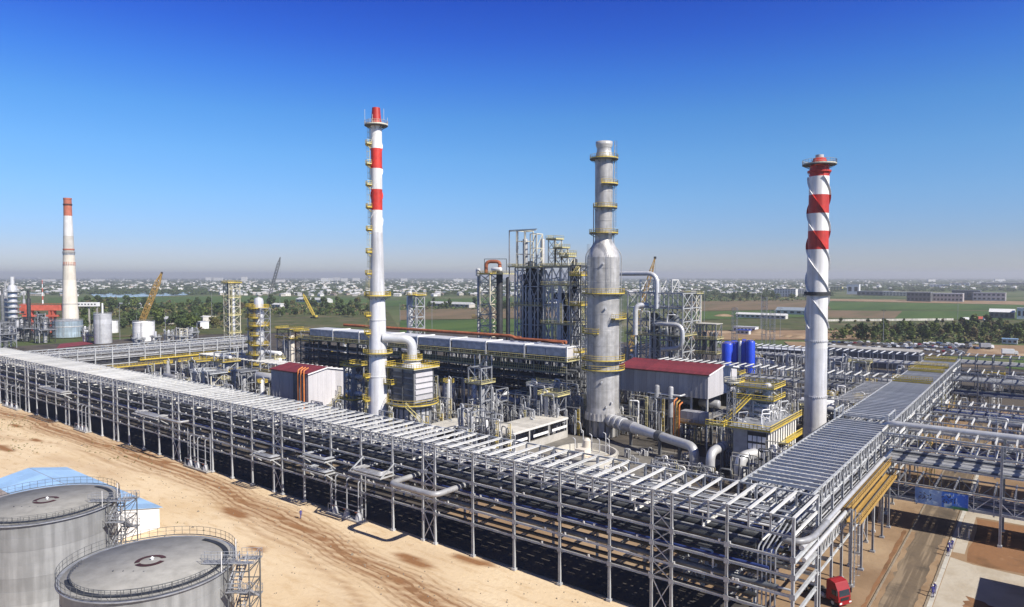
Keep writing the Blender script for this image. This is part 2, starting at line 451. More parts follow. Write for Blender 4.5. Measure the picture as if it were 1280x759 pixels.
# fields beyond the plant
for k, (m, pix) in enumerate([
    ('field_green', [(60, 372), (330, 370), (470, 374), (470, 380), (60, 381)]),
    ('scrub', [(40, 381.5), (480, 381.5), (500, 412), (30, 424)]),
    ('field_green', [(470, 376), (640, 372), (640, 379), (475, 383)]),
    ('field_brown', [(500, 388), (660, 383), (720, 386), (720, 397), (500, 400)]),
    ('field_green', [(500, 400.5), (720, 397.5), (720, 413), (500, 416)]),
    ('field_brown', [(860, 377), (1010, 374.5), (1040, 376), (1040, 386), (860, 389)]),
    ('field_green', [(860, 389.5), (1100, 386.5), (1100, 394), (860, 400)]),
    ('scrub', [(860, 400.5), (1100, 394.5), (1100, 412), (860, 413)]),
    ('earth', [(860, 413.5), (1100, 412.5), (1100, 424), (860, 425)]),
    ('field_green', [(1030, 376.5), (1320, 382), (1320, 388), (1040, 387)]),
    ('field_brown', [(1010, 387.5), (1128, 389), (1118, 398), (1010, 397)]),
    ('field_green', [(1128, 388.8), (1320, 388.6), (1320, 400), (1118, 399)]),
    ('scrub', [(1100, 400), (1330, 401), (1340, 430), (1100, 424)]),
    ('earth', [(1030, 373.5), (1300, 377), (1300, 381.5), (1030, 376)]),
    ('earth', [(980, 427), (1345, 433), (1365, 446), (1000, 442)])]):
    field({'field_green': 'green_field', 'field_brown': 'ploughed_field', 'scrub': 'scrubland', 'earth': 'dirt_lot'}[m], pix, m, -0.008+0.0006*k)
sheet('car_park', [G(1020, 427), G(1216, 429), G(1206, 444), G(1010, 441)], 0.006, 'yard')
sheet('grass_plot', [G(1256, 460), G(1282, 442), G(1330, 446), G(1320, 466)], 0.0, 'field_green')
# pond or greenhouse strip on the far left: pale blue water
M['pond'] = mat('pond', (0.42, 0.52, 0.55), 0.2, 0.0, 0.1, 0.01)
field('pond', [(112, 367.2), (196, 364.5), (245, 365.5), (232, 369), (150, 371.8), (118, 371)], 'pond', 0.003)

# sandy works yard in front of the long rack: a fine grid whose tracks and damp patches are vertex masks
track = [G(a, b) for a, b in ((-60, 500), (30, 522), (110, 548), (190, 577), (260, 604), (330, 636), (400, 670), (470, 708), (545, 752), (640, 812), (760, 880))]
track2 = [G(a, b) for a, b in ((-40, 535), (80, 556), (190, 592), (290, 636), (380, 690), (460, 759), (520, 830))]
def seg_dist(x, y, P):
    b = 1e9
    for (x0, y0), (x1, y1) in zip(P, P[1:]):
        dx, dy = x1-x0, y1-y0; t = max(0, min(1, ((x-x0)*dx+(y-y0)*dy)/(dx*dx+dy*dy)))
        d = math.hypot(x-x0-t*dx, y-y0-t*dy)
        if d < b: b = d
    return b
spots = [(G(295, 640), 5.5, 1.6), (G(323, 686), 2.0, 0.8), (G(185, 568), 3.5, 1.0), (G(205, 577), 3.0, 1.0), (G(46, 550), 3, 1), (G(20, 532), 4, 1.2), (G(515, 700), 5, 1.4), (G(5, 560), 6, 1.5), (G(60, 525), 4, 1), (G(590, 700), 4, 1.2), (G(178, 563), 2.5, 1.2)]
gx0, gx1, gy0, gy1, st = -400, -21, -30, 97.5, 0.9
nx, ny = int((gx1-gx0)/st)+1, int((gy1-gy0)/st)+1
s = MB(); wet = []; tds = []
for j in range(ny):
    for i in range(nx):
        x, y = gx0+i*st, gy0+j*st
        nz = noise.noise((x*0.05, y*0.05, 0.3))
        nz2 = noise.noise((x*0.22, y*0.22, 1.7))
        d = seg_dist(x+nz2*1.2, y+nz*3.0, track)
        w = min(1, max(0, 1-abs(d)/(5.4+2*nz))*1.35)
        w *= 0.62+0.38*math.sin(d*3.6+nz*2)
        dd = seg_dist(x+nz2*1.5, y+nz*4, track2); w = max(w, max(0, 1-dd/(2.6+nz))*.55*(.5+.5*math.sin(dd*4+1)))
        hz = noise.noise((x*0.03, y*0.12, 5.1))
        w = max(w, 0.3*max(0, hz-0.15)*2)
        for (c, a, b) in spots:
            dd = math.hypot((x-c[0]+nz2*0.9)/a, (y-c[1]+nz2*0.7)/b)
            w = max(w, min(1, max(0, (1.25-dd)*2.2)))
        s.v.append((x, y, 0.006+0.10*nz+0.05*nz2-0.10-0.10*w*(d < 6)))
        tds.append(min(d+nz*.5, dd+.4 if dd < 4 else 99))
        wet.append(w)
for j in range(ny-1):
    for i in range(nx-1):
        k = j*nx+i; s.face((k, k+1, k+nx+1, k+nx), True)
m, out, t, b = ground_mat('sand', ((0.69, 0.545, 0.36), [((0.61, 0.455, 0.275), 0.03, 0.42, 0.66, 5, I3), ((0.68, 0.54, 0.36), 0.05, 0.5, 0.72, 5, (1, 2, 1)), ((0.54, 0.385, 0.22), 0.7, 0.5, 0.75, 4, (0.3, 1, 1)), ((0.42, 0.36, 0.17), 0.035, 0.64, 0.75, 5, I3)]))
at = t.nodes.new('ShaderNodeAttribute'); at.attribute_name = 'damp'
mx = t.nodes.new('ShaderNodeMix'); mx.data_type = 'RGBA'
t.links.new(at.outputs['Fac'], mx.inputs[0]); t.links.new(out, mx.inputs[6]); mx.inputs[7].default_value = (0.27, 0.135, 0.06, 1)
# crisp tyre ruts that follow the tracks
def mth(op, a, c=None, v=None):
    n = t.nodes.new('ShaderNodeMath'); n.operation = op
    t.links.new(a, n.inputs[0])
    if c is not None: t.links.new(c, n.inputs[1])
    if v is not None: n.inputs[1].default_value = v
    return n.outputs[0]
ta = t.nodes.new('ShaderNodeAttribute'); ta.attribute_name = 'track_distance'
tcn = t.nodes.new('ShaderNodeTexCoord'); nz_ = t.nodes.new('ShaderNodeTexNoise'); nz_.inputs['Scale'].default_value = .22; nz_.inputs['Detail'].default_value = 3
t.links.new(tcn.outputs['Object'], nz_.inputs['Vector'])
dn = mth('ADD', mth('MULTIPLY', nz_.outputs['Fac'], v=1.6), ta.outputs['Fac'])
rut = mth('GREATER_THAN', mth('SINE', mth('MULTIPLY', dn, v=5.2)), v=.45)
nf_ = t.nodes.new('ShaderNodeTexNoise'); nf_.inputs['Scale'].default_value = .5; nf_.inputs['Detail'].default_value = 6
t.links.new(tcn.outputs['Object'], nf_.inputs['Vector'])
fal = t.nodes.new('ShaderNodeMapRange'); fal.inputs[1].default_value = 6.5; fal.inputs[2].default_value = 1.0; t.links.new(ta.outputs['Fac'], fal.inputs[0])
bk = t.nodes.new('ShaderNodeMapRange'); bk.inputs[1].default_value = .36; bk.inputs[2].default_value = .5; t.links.new(nf_.outputs['Fac'], bk.inputs[0])
rf = mth('MULTIPLY', mth('MULTIPLY', rut, fal.outputs[0]), bk.outputs[0]); rf = mth('MULTIPLY', rf, v=.9)
m3 = t.nodes.new('ShaderNodeMix'); m3.data_type = 'RGBA'
t.links.new(rf, m3.inputs[0]); t.links.new(mx.outputs[2], m3.inputs[6]); m3.inputs[7].default_value = (0.25, 0.135, 0.065, 1)
t.links.new(m3.outputs[2], b.inputs['Base Color'])
M['sand'] = m
o = s.build('sand_yard', 'sand', kind='structure')
a_ = o.data.attributes.new('damp', 'FLOAT', 'POINT'); a_.data.foreach_set('value', wet)
a_ = o.data.attributes.new('track_distance', 'FLOAT', 'POINT'); a_.data.foreach_set('value', tds)
s = MB(); q = random.Random(77)
for k in range(1300):
    x, y = q.uniform(-300, -24), 88.5-abs(q.gauss(0, 1))*26
    r = q.uniform(.05, .22)*(2.2 if q.random() < .04 else 1); n = len(s.v)
    s.v += [(x+r*q.uniform(.7, 1.3)*math.cos(a), y+r*q.uniform(.7, 1.3)*math.sin(a), -.16) for a in (0, 1.6, 3.1, 4.7)]+[(x, y, r*.7-.02)]
    for i in range(4): s.face((n+i, n+(i+1) % 4, n+4))
s.build('gravel', 'kerb', kind='stuff')
s = MB()
for k in range(260):
    c = q.choice([(-290, 62), (-265, 80), (-235, 70), (-200, 84), (-160, 52), (-120, 60)]); x, y = c[0]+q.gauss(0, 9), c[1]+q.gauss(0, 3)
    for j in range(4):
        a = q.uniform(0, 6.3); h = q.uniform(.08, .2); s.quad((x, y, -.15), (x+.12*math.cos(a), y+.12*math.sin(a), -.1), (x+.3*math.cos(a), y+.3*math.sin(a), h), (x+.2*math.cos(a+.6), y+.2*math.sin(a+.6), h))
s.build('weeds', 'leaf3', kind='stuff')

# east side: verge, road with kerbs, footpath, slab
sheet('verge', [(-21.0, 20), (60, 20), (60, 96), (-21.0, 96)], -0.01, 'earth')
sheet('verge', [(-36, 96), (90, 96), (90, 300), (-36, 300)], 0.0, 'earth')
sheet('earth_strip', rag([(-96, 101), (-36, 101), (-36, 121), (-96, 119)], 1.2), -0.05, 'earth')
sheet('road', [(-19.4, 20), (-13.5, 20), (-13.8, 300), (-19.7, 300)], 0.012, 'road')
s = MB()
for x in (-19.7, -13.3):
    for k in range(140): s.bx(x-0.13, 20+k*2, -0.02, x+0.13, 21.97+k*2, 0.13)
s.build('kerb', 'kerb', kind='structure')
s = MB()
for k in range(60):
    y = 105+k*2.1; s.bx(-13.12, y, 0.0, -12.5, y+2.07, 0.02+0.05*rnd.random())
s.build('gutter_slabs', 'concrete_pale', kind='structure')
sheet('dusty_edge', rag([(-19.6, 20), (-18.6, 20), (-18.9, 148), (-19.7, 148)], .5, 160), 0.018, 'earth')
sheet('dusty_edge', rag([(-14.4, 20), (-13.4, 20), (-13.6, 148), (-14.5, 148)], .5, 160), 0.018, 'earth')
sheet('footpath', [(-12.4, 141.5), (-10.6, 141.5), (-10.6, 165), (-12.4, 165)], 0.008, 'paving')
sheet('concrete_apron', [(-12.4, 104), (40, 104), (40, 134), (-9.2, 137.2), (-12.4, 138.6)], 0.008, 'paving')
sheet('red_earth', rag([(-10.4, 137.8), (30, 137.5), (40, 164), (-10.2, 164)], .7), 0.004, 'reddish')
sheet('earth_patch', rag([(-8.5, 116), (-3, 115.5), (-3.2, 121), (-8.8, 123)], .8), 0.016, 'reddish')
sheet('ditch_shade_strip', rag([(-20.5, 100), (-19.95, 100), (-20.3, 148), (-20.9, 148)], .25, 60), 0.012, 'reddish')  # flat strip; the shadow line along the verge is put into its darker colour
sheet('track_crossing', [(-13, 165), (90, 165), (90, 171), (-13, 171)], 0.013, 'paving')
# ---------------------------------------------------------------- pipe racks
def hcol_mesh(h, w=0.36, d=0.36, base=True):
    s = MB().ibar((0, 0, 0.0), (0, 0, h), w, d)
    if base: s.cb(0, 0, 0, 0.7, 0.7, 0.35)
    return s
def straight(name, p, q, r, m, label, group=None, n=10, cat='pipe'):
    L = (Vector(q)-Vector(p)).length
    s = MB().pipe([p, q], r, n)
    o = s.build(name, m); tag(o, label, cat, group); return o

# ---- the long front rack, from the corner to beyond the left edge of the picture
AX_ = [-24.5, -32.9, -40.7, -43.7, -50.5, -59.3, -68.2, -77.1, -86, -89, -97, -106, -115.3, -124.4, -132.3, -135.5, -144, -152.5, -161.3, -170, -177.5, -180.8, -188.4, -197.3, -206.2, -213.2, -215.8, -224, -232.5, -241, -248.3, -251, -259, -267, -276, -283.5, -286.4, -296, -305, -313, -320, -329, -338, -347]
AY0, AY1, AH, AD = 88.9, 100.2, 18.0, 15.65
LV = [12.7, 10.5, 8.0, 5.6]
ra = thing('pipe_rack', 'very long galvanized steel pipe rack with open beamed top running along the sandy yard', 'pipe rack', (-24.5, AY0, 0))
def loc(x, y, z=0): return (x+24.5, y-AY0, z)
cm = hcol_mesh(AH).mesh('column', 'galv')
for x in AX_:
    for y in (AY0, AY1): put('column', cm, ra, loc=loc(x, y))
xe = AX_[-1]
for y in (AY0, AY1):
    for z, w, h in [(AH-0.12, 0.22, 0.24), (AD-0.1, 0.22, 0.3)]+[(z, 0.2, 0.34) for z in LV]:
        MB().ibar(loc(xe, y, z), loc(AX_[0], y, z), w, h).build('long_beam', 'galv', ra)
cb = MB().ibar((0, 0, 0), (0, AY1-AY0, 0), 0.3, 0.5).mesh('cross_beam', 'galv')
for x in AX_:
    for z in LV: put('cross_beam', cb, ra, loc=loc(x, AY0, z-0.45))
top = MB().bx(-0.17, 0, 0, 0.17, AY1-AY0+0.3, 0.06).bx(-0.05, 0, -0.3, 0.05, AY1-AY0+0.3, 0).mesh('top_beam', 'steel_pale')
flo = MB().ibar((0, 0, 0), (0, AY1-AY0, 0), 0.22, 0.3).mesh('floor_beam', 'steel_pale')
stub = MB().ibar((0, 0, 0), (0, 0, AH-AD), 0.24, 0.24).mesh('stub_post', 'galv')
tx = []
for a, b in zip(AX_, AX_[1:]):
    k = max(1, round((a-b)/2.95))
    tx += [a+(b-a)*i/k for i in range(k)]
nst = 0; rest = MB()
for x in tx:
    put('top_beam', top, ra, loc=loc(x, AY0-0.15, AH+0.03))
    put('floor_beam', flo, ra, loc=loc(x, AY0, AD+0.1))
    for y in (AY0, AY1):
        if min(abs(x-c) for c in AX_) < 0.1: continue
        nst += 1
        if nst <= 296: put('stub_post', stub, ra, loc=loc(x, y, AD))
        else: rest.bar(loc(x, y, AD), loc(x, y, AH), 0.22)
rest.build('stub_post', 'galv', ra, kind='stuff')
for a, b in zip(AX_, AX_[1:]):
    if a-b < 4:
        for y in (AY0, AY1):
            zs = [0.4]+LV[::-1]+[AD, AH]
            for z0, z1 in zip(zs, zs[1:]):
                MB().bar(loc(a, y, z0), loc(b, y, z1), 0.12).bar(loc(b, y+0.13, z0), loc(a, y+0.13, z1), 0.12).build('cross_brace', 'galv', ra)
gus = MB().bx(-.34, -.2, -.36, .34, -.14, .36).mesh('gusset_plate', 'galv_dull')
for x in AX_:
    for z in LV: put('gusset_plate', gus, ra, loc=loc(x, AY0-.03, z))
mid = MB().ibar((0, 1.2, 0), (0, AY1-AY0-.4, 0), .26, .36).mesh('mid_beam', 'steel_pale')
hang = MB().bar((0, 0, 0), (0, 0, AD-14.1), .12).mesh('hanger', 'galv')
for a, b in zip(AX_, AX_[1:]):
    if a-b > 4:
        put('mid_beam', mid, ra, loc=loc((a+b)/2, AY0, 14.0)); put('hanger', hang, ra, loc=loc((a+b)/2, AY0+1.3, 14.1)); put('hanger', hang, ra, loc=loc((a+b)/2, AY1-.5, 14.1))
hq = random.Random(12)
clip = MB().bx(-.12, -.1, 0, .12, .2, .3).mesh('clip', 'steel_pale')
for k in range(150):
    put('clip', clip, ra, loc=loc(hq.uniform(-300, -26), AY0, hq.choice(LV)+.18))
gp_ = 'straight pipes lying along the long front rack'
rr = random.Random(5)
lab_lv = {12.7: 'upper', 10.5: 'second', 8.0: 'third', 5.6: 'lowest'}
for z, cover, mats in ((12.7, 0.72, ['steel_mid', 'steel_mid', 'steel_dark', 'clad_dull', 'steel_dark', 'blue_pipe', 'steel_dark']), (10.5, 0.62, ['blue_pipe', 'steel_dark', 'steel_dark', 'steel_mid', 'blue_pipe']), (8.0, 0.22, ['steel_dark', 'galv_dull', 'steel_dark', 'steel_mid']), (5.6, 0.18, ['steel_dark', 'steel_mid', 'steel_dark'])):
    y = AY0+0.7
    while y < AY1-0.6:
        r = rr.choice([0.14, 0.18, 0.22, 0.3, 0.4]); m = rr.choice(mats)
        straight('pipe', (xe, y+r, z-0.17+r), (-26.5-rr.random()*4, y+r, z-0.17+r), r, m,
                 {'clad_dull': 'metal clad', 'steel_mid': 'dark grey', 'galv_dull': 'mid grey', 'steel_dark': 'near black', 'blue_pipe': 'dull blue', 'rust_pipe': 'rust brown'}[m]+' pipe lying along the %s level of the long front rack' % lab_lv[z], gp_)
        y += 2*r+(2*r)*(1-cover)/cover*(0.5+rr.random())
# open deck of small trays and conduits just below the top beams
for k in range(7):
    y = AY0+1.0+k*1.5
    straight('conduit', (xe, y, AD+0.36), (-27-k*.7, y, AD+0.36), 0.09 if k % 2 else 0.14, 'galv' if k % 3 else 'steel_pale', 'thin pale conduit on the top deck of the long front rack', 'conduits on the top deck of the long front rack', 6)
s = MB()
for k, y in enumerate((AY0+2.2, AY0+7.9)):
    s = MB().bx(xe, y-0.45, AD+0.27, -27, y+0.45, AD+0.31).bx(xe, y-0.47, AD+0.27, -27, y-0.43, AD+0.42).bx(xe, y+0.43, AD+0.27, -27, y+0.47, AD+0.42)
    tag(s.build('cable_tray', 'galv_dull'), 'grey cable tray on the top deck of the long front rack, %s side' % ('sand yard' if k == 0 else 'plant'), 'cable tray')
# ground strip below the rack: concrete plinth strip and gravel
sheet('gravel_strip', [(xe, AY0+0.8), (-24, AY0+0.8), (-24, AY1+1), (xe, AY1+1)], 0.13, 'yard')

# ---- expansion loops that stick out over the sandy yard, on cantilever frames
def loop(xa, xb, z, n, out, r, label, mt):
    t = thing('expansion_loop', label, 'pipe loop', ((xa+xb)/2, AY0, z))
    w = (xb-xa)/2
    for k in range(n):
        f = k*(2.6*r+0.1); ww = w-f; oo = -out+f
        MB().pipe([(-ww, 4, 0.25), (-ww, oo, 0.25), (ww, oo, 0.25), (ww, 4, 0.25)], r, 10, r*3).build('loop_pipe', mt, t)
    return t
def bracket(xa, xb, z, out):
    t = ra; w = (xb-xa)/2+0.4; ox = (xa+xb)/2+24.5
    for x in (-w, w):
        MB().bar((ox+x, 0, z-0.2), (ox+x, -out-0.3, z-0.2), 0.22, 0.26).build('cantilever_arm', 'galv', t)
        MB().bar((ox+x, 0, z+(1.9 if out > 3 else -2.0)), (ox+x, -out, z-0.1), 0.2).build('strut', 'galv', t)
    MB().bar((ox-w-0.2, -out-0.3, z-0.2), (ox+w+0.2, -out-0.3, z-0.2), 0.22, 0.26).build('edge_beam', 'galv', t)
for (pa, pb, z, n, out, r, mt, place) in [
    (505, 562, 10.9, 1, 5.2, 0.5, 'clad_dull', 'big grey single pipe loop bulging out of the long rack nearest the camera'),
    (447, 482, 10.9, 3, 3.2, 0.2, 'clad_dull', 'three nested pipe loops on struts beside the big single loop'),
    (384, 408, 8.3, 3, 2.4, 0.17, 'galv_dull', 'lower nested pipe loop tray above the walking worker'),
    (380, 408, 10.9, 2, 2.4, 0.18, 'galv_dull', 'upper nested pipe loop tray above the walking worker'),
    (318, 340, 8.3, 3, 2.4, 0.18, 'galv_dull', 'nested pipe loop left of the worker, half way up the rack'),
    (172, 200, 10.9, 4, 2.8, 0.19, 'clad_dull', 'wide nested pipe loop on the rack below the pale lattice tower side'),
    (52, 80, 10.9, 4, 2.8, 0.19, 'clad_dull', 'wide nested pipe loop near the left end of the rack'),
    (200, 226, 10.9, 1, 2.4, 0.3, 'clad_dull', 'single grey pipe loop right of the wide nested loop')]:
    xa, xb = AY(pa, AY0-1.5), AY(pb, AY0-1.5)
    loop(xa, xb, z, n, out, r, place, mt)
    if n > 1: bracket(xa, xb, z, out)

# ---- valve stations standing under the front edge
def valve_station(x0, x1, label):
    t = thing('valve_station', label, 'valve station', ((x0+x1)/2, AY0-0.4, 0))
    w = (x1-x0)/2
    fr = MB()
    for x in (-w, w):
        fr.bar((x, 0, 0), (x, 0, 9.5), 0.16)
        fr.bar((x, -0.8, 0), (x, -0.8, 2.0), 0.12)
    fr.bar((-w, 0, 4.8), (w, 0, 4.8), 0.14).bar((-w, -0.8, 2), (w, -0.8, 2), 0.12).bar((-w, 0, 2.6), (w, 0, 2.6), 0.14)
    fr.build('frame', 'galv_dull', t)
    MB().bx(-w-0.2, -1.2, 0, w+0.2, 0.5, 0.3).build('plinth', 'concrete', t)
    n = 3
    for k in range(n):
        x = -w+(k+0.5)*2*w/n
        MB().pipe([(x, -0.3, 0.3), (x, -0.3, 7.8), (x, 1.8, 7.8)], 0.13, 8, 0.5).build('riser', 'galv_dull', t)
        MB().lathe([(0.75, 0.3), (0.6, 1.1), (0.25, 1.7), (0.14, 2.6)], 10, x, -0.3).build('valve_body', 'clad_dull', t)
        MB().lathe([(0.28, -0.03), (0.34, 0), (0.28, 0.03)], 10, x, -0.85).build('handwheel', 'rust_pipe', t, loc=(0, 0, 1.9))
for a, b, l in ((412, 455, 'row of grey valves and risers at the foot of the rack right of the worker'), (232, 260, 'row of grey valves at the foot of the rack left of the worker'), (94, 108, 'valves and risers under the rack in line with the left tank roof ring'), (4, 22, 'valves and risers under the rack at the left edge')):
    valve_station(AY(a, AY0-0.4), AY(b, AY0-0.4), l)

# drop pipes near the corner
for k in range(5):
    x = -29.2+k*0.55
    s = MB().pipe([(x, 97, 14.6-k*0.1), (x, 90.2, 12.9), (x, 90.0, 12.4), (x, 90.0, 2.0+0.4*k)], 0.12, 8, 0.6)
    tag(s.build('drop_pipe', 'galv_dull'), 'thin grey drop pipe inside the rack corner by the red truck', 'pipe', 'drop pipes at the rack corner')
s = MB().pipe([(-27, 93, 13.6), (-24.9, 93, 13.6), (-23.9, 95.5, 13.6), (-23.9, 103, 13.6)], 0.42, 14, 1.5)
tag(s.build('elbow_pipe', 'clad_dull'), 'fat silver elbow pipe turning round the rack corner', 'pipe')
for z, r, x in ((12.9, 0.35, -24.6), (11.4, 0.3, -24.3), (11.4, 0.22, -25.2)):
    s = MB().pipe([(x, 93, z), (x, 157, z)], r, 10)
    tag(s.build('pipe', 'clad'), 'silver pipe along the outer side of the receding rack, at its %s rail' % ('upper' if z > 12 else 'lower' if r > 0.25 else 'lower inner'), 'pipe')
s = MB().pipe([(-37, 90, 10.9), (-35.2, 90, 10.9), (-35.2, 90, 8.4), (-34.6, 90, 8.3), (-25, 90, 8.3)], 0.16, 8, 0.5)
tag(s.build('pipe', 'galv'), 'bent grey pipe dropping between two levels right of the cross braced bay', 'pipe')

# ---- receding rack
BX0, BX1 = -35.2, -25.2
rb = thing('pipe_rack', 'receding steel pipe rack with dark beamed top beside the road', 'pipe rack', (BX1, 104.5, 0))
def lb(x, y, z=0): return (x-BX1, y-104.5, z)
BY = [104.5, 111.5, 118, 124, 130.5, 137, 143.5, 149.5, 156, 163.5, 171, 179, 186, 194, 202, 210, 219, 228, 237, 246, 255, 264, 273, 281, 289, 298]
for y in BY:
    for x in (BX0, BX1): put('column', cm, rb, loc=lb(x, y))
for x in (BX0, BX1):
    for z, w, h in [(AH-0.12, 0.3, 0.3), (AD-0.1, 0.22, 0.3)]+[(z, 0.2, 0.34) for z in LV]:
        MB().ibar(lb(x, 100.5, z), lb(x, BY[-1], z), w, h).build('long_beam', 'galv', rb)
cb2 = MB().ibar((0, 0, 0), (BX1-BX0, 0, 0), 0.3, 0.5).mesh('cross_beam', 'galv')
for y in BY:
    for z in LV: put('cross_beam', cb2, rb, loc=lb(BX0, y, z-0.45))
top2 = MB().bx(0, -0.13, 0, BX1-BX0+0.3, 0.13, 0.06).bx(0, -0.05, -0.35, BX1-BX0+0.3, 0.05, 0).bx(0, -0.13, -0.41, BX1-BX0+0.3, 0.13, -0.35).mesh('top_beam', 'steel_pale')
flo2 = MB().ibar((0, 0, 0), (BX1-BX0, 0, 0), 0.2, 0.3).mesh('floor_beam', 'galv_dull')
y = 103.2; ys = []
while y < 298: ys.append(y); y += 2.15
for i, y in enumerate(ys):
    if 157 < y < 163: continue
    put('top_beam', top2, rb, loc=lb(BX0-0.15, y, AH+0.03))
    if i % 2 == 0: put('floor_beam', flo2, rb, loc=lb(BX0, y, AD+0.1))
    for x in (BX0, BX1):
        if x == BX1 or i % 2 == 0: put('stub_post', stub, rb, loc=lb(x, y, AD))
for y0, y1 in ((130.5, 137), (194, 202), (246, 255)):
    zs = [0.4]+LV[::-1]+[AD]
    for x in (BX0, BX1):
        for z0, z1 in zip(zs, zs[1:]):
            MB().bar(lb(x, y0, z0), lb(x, y1, z1), 0.13).bar(lb(x+0.14, y1, z0), lb(x+0.14, y0, z1), 0.13).build('cross_brace', 'galv', rb)
# raised portal on the top deck
for x in (BX0, BX1):
    MB().bar(lb(x, 156.2, AH), lb(x, 156.2, AH+1.9), 0.25).bar(lb(x, 164, AH), lb(x, 164, AH+1.9), 0.25).bar(lb(x, 156, AH+1.9), lb(x, 164.2, AH+1.9), 0.25)\
        .bar(lb(x, 160, AH), lb(x, 160, AH+1.9), 0.2).build('raised_frame', 'galv', rb)
MB().rail([lb(BX0, 157.2, AH), lb(BX1, 157.2, AH)], 1.5, 1.2).build('railing', 'galv', rb)
for y, w in ((222, 4), (250, 3.5), (262, 3), (284, 4)):
    p = MB().bx(*lb(BX0+0.3, y, AH+0.1), *lb(BX1-0.3, y+w, AH+0.2)).build('platform', 'steel_mid', rb)
    MB().rail([lb(BX0+0.3, y, AH+0.2), lb(BX1-0.3, y, AH+0.2)], 1.2, 1.1, 0.35, 0.07).rail([lb(BX0+0.3, y+w, AH+0.2), lb(BX1-0.3, y+w, AH+0.2)], 1.2, 1.1, 0.35, 0.07).build('railing', 'yellow', p)
# lattice web between deck beams on the outer side
wb = MB()
for i, y in enumerate(ys[:-1]):
    if y < 222: wb.bar(lb(BX1+0.15, y, AD if i % 2 else AH), lb(BX1+0.15, ys[i+1], AH if i % 2 else AD), 0.08)
wb.build('web_brace', 'galv', rb)
lowr = MB()
for k in range(27):
    y = 105+k*1.7; lowr.bar(lb(BX1+0.12, y, 8.0), lb(BX1+0.12, y, 10.5), 0.1).bar(lb(BX1+0.12, y, 8.0), lb(BX1+0.12, y+1.7, 10.5), 0.08)
lowr.build('web_brace', 'steel_pale', rb)
gpb = 'straight pipes lying along the receding rack'
for z, cover, mats in ((15.9, 0.34, ['galv_dull', 'steel_mid', 'clad_dull', 'clad']), (12.7, 0.6, ['clad_dull', 'steel_mid', 'galv_dull', 'clad']), (10.5, 0.5, ['steel_mid', 'clad_dull', 'galv_dull']), (8.0, 0.4, ['steel_dark', 'galv_dull'])):
    x = BX0+0.7
    while x < BX1-0.6:
        r = rr.choice([0.12, 0.16, 0.22, 0.3]); m = rr.choice(mats)
        straight('pipe', (x+r, 101+rr.random()*2, z-0.17+r), (x+r, 300, z-0.17+r), r, m,
                 {'clad_dull': 'metal clad', 'clad': 'bright silver', 'steel_mid': 'dark grey', 'galv_dull': 'mid grey', 'steel_dark': 'near black'}[m]+' pipe lying along the %s of the receding rack' % {15.9: 'top deck', 12.7: 'upper level', 10.5: 'middle level', 8.0: 'lowest level'}[z], gpb)
        x += 2*r+(2*r)*(1-cover)/cover*(0.5+rr.random())
# yellow cable walkways on posts beside the road
def tray_walk(x0, x1, y0, y1, z, label):
    t = thing('yellow_walkway', label, 'walkway', ((x0+x1)/2, y0, z))
    w = (x1-x0)/2; L = y1-y0; n = int(L/1.6); dx = MB().bx(-w, 0, -0.06, w, L/n-0.04, 0).mesh('floor_panel', 'ochre')
    for k in range(n): put('floor_panel', dx, t, loc=(0, k*L/n, 0))
    for x in (-w, w): MB().bx(x-0.06, 0, -0.3, x+0.06, L, 0.22).build('side_channel', 'ochre', t)
    MB().rail([(w, 0, 0), (w, L, 0)], 1.0, 1.6, .2, .04).build('railing', 'ochre', t)
    MB().bx(-0.05, 0, 0, 0.05, L, 0.14).build('divider', 'steel_mid', t)
tray_walk(-25.0, -23.4, 116, 150, 12.2, 'ochre yellow cable walkway, the upper of two above the road side')
tray_walk(-24.2, -22.4, 116.5, 150, 9.8, 'ochre yellow cable walkway, the lower of two above the road side')
for k, (y, h) in enumerate(((116, 12.1), (123.5, 9.6), (132.9, 9.6), (141.3, 9.6), (147.8, 9.6))):
    s = MB().ibar((0, 0, 0.2), (0, 0, h), 0.34, 0.34).cb(0, 0, 0, 0.8, 0.8, 0.3)
    if k == 0:
        s.ladder((0.5, 0, 0), h, 1, 0, 0.6, True)
    tag(s.build('walkway_post', 'galv' if k == 0 else 'galv_dull', loc=(-23.4, y, 0)), ['grey post with caged ladder behind the red truck', 'dark post under the yellow walkways, nearest the truck', 'dark post under the yellow walkways, second from the truck', 'dark post under the yellow walkways, third from the truck', 'dark post under the yellow walkways, nearest the pipe bridge'][k], 'post')

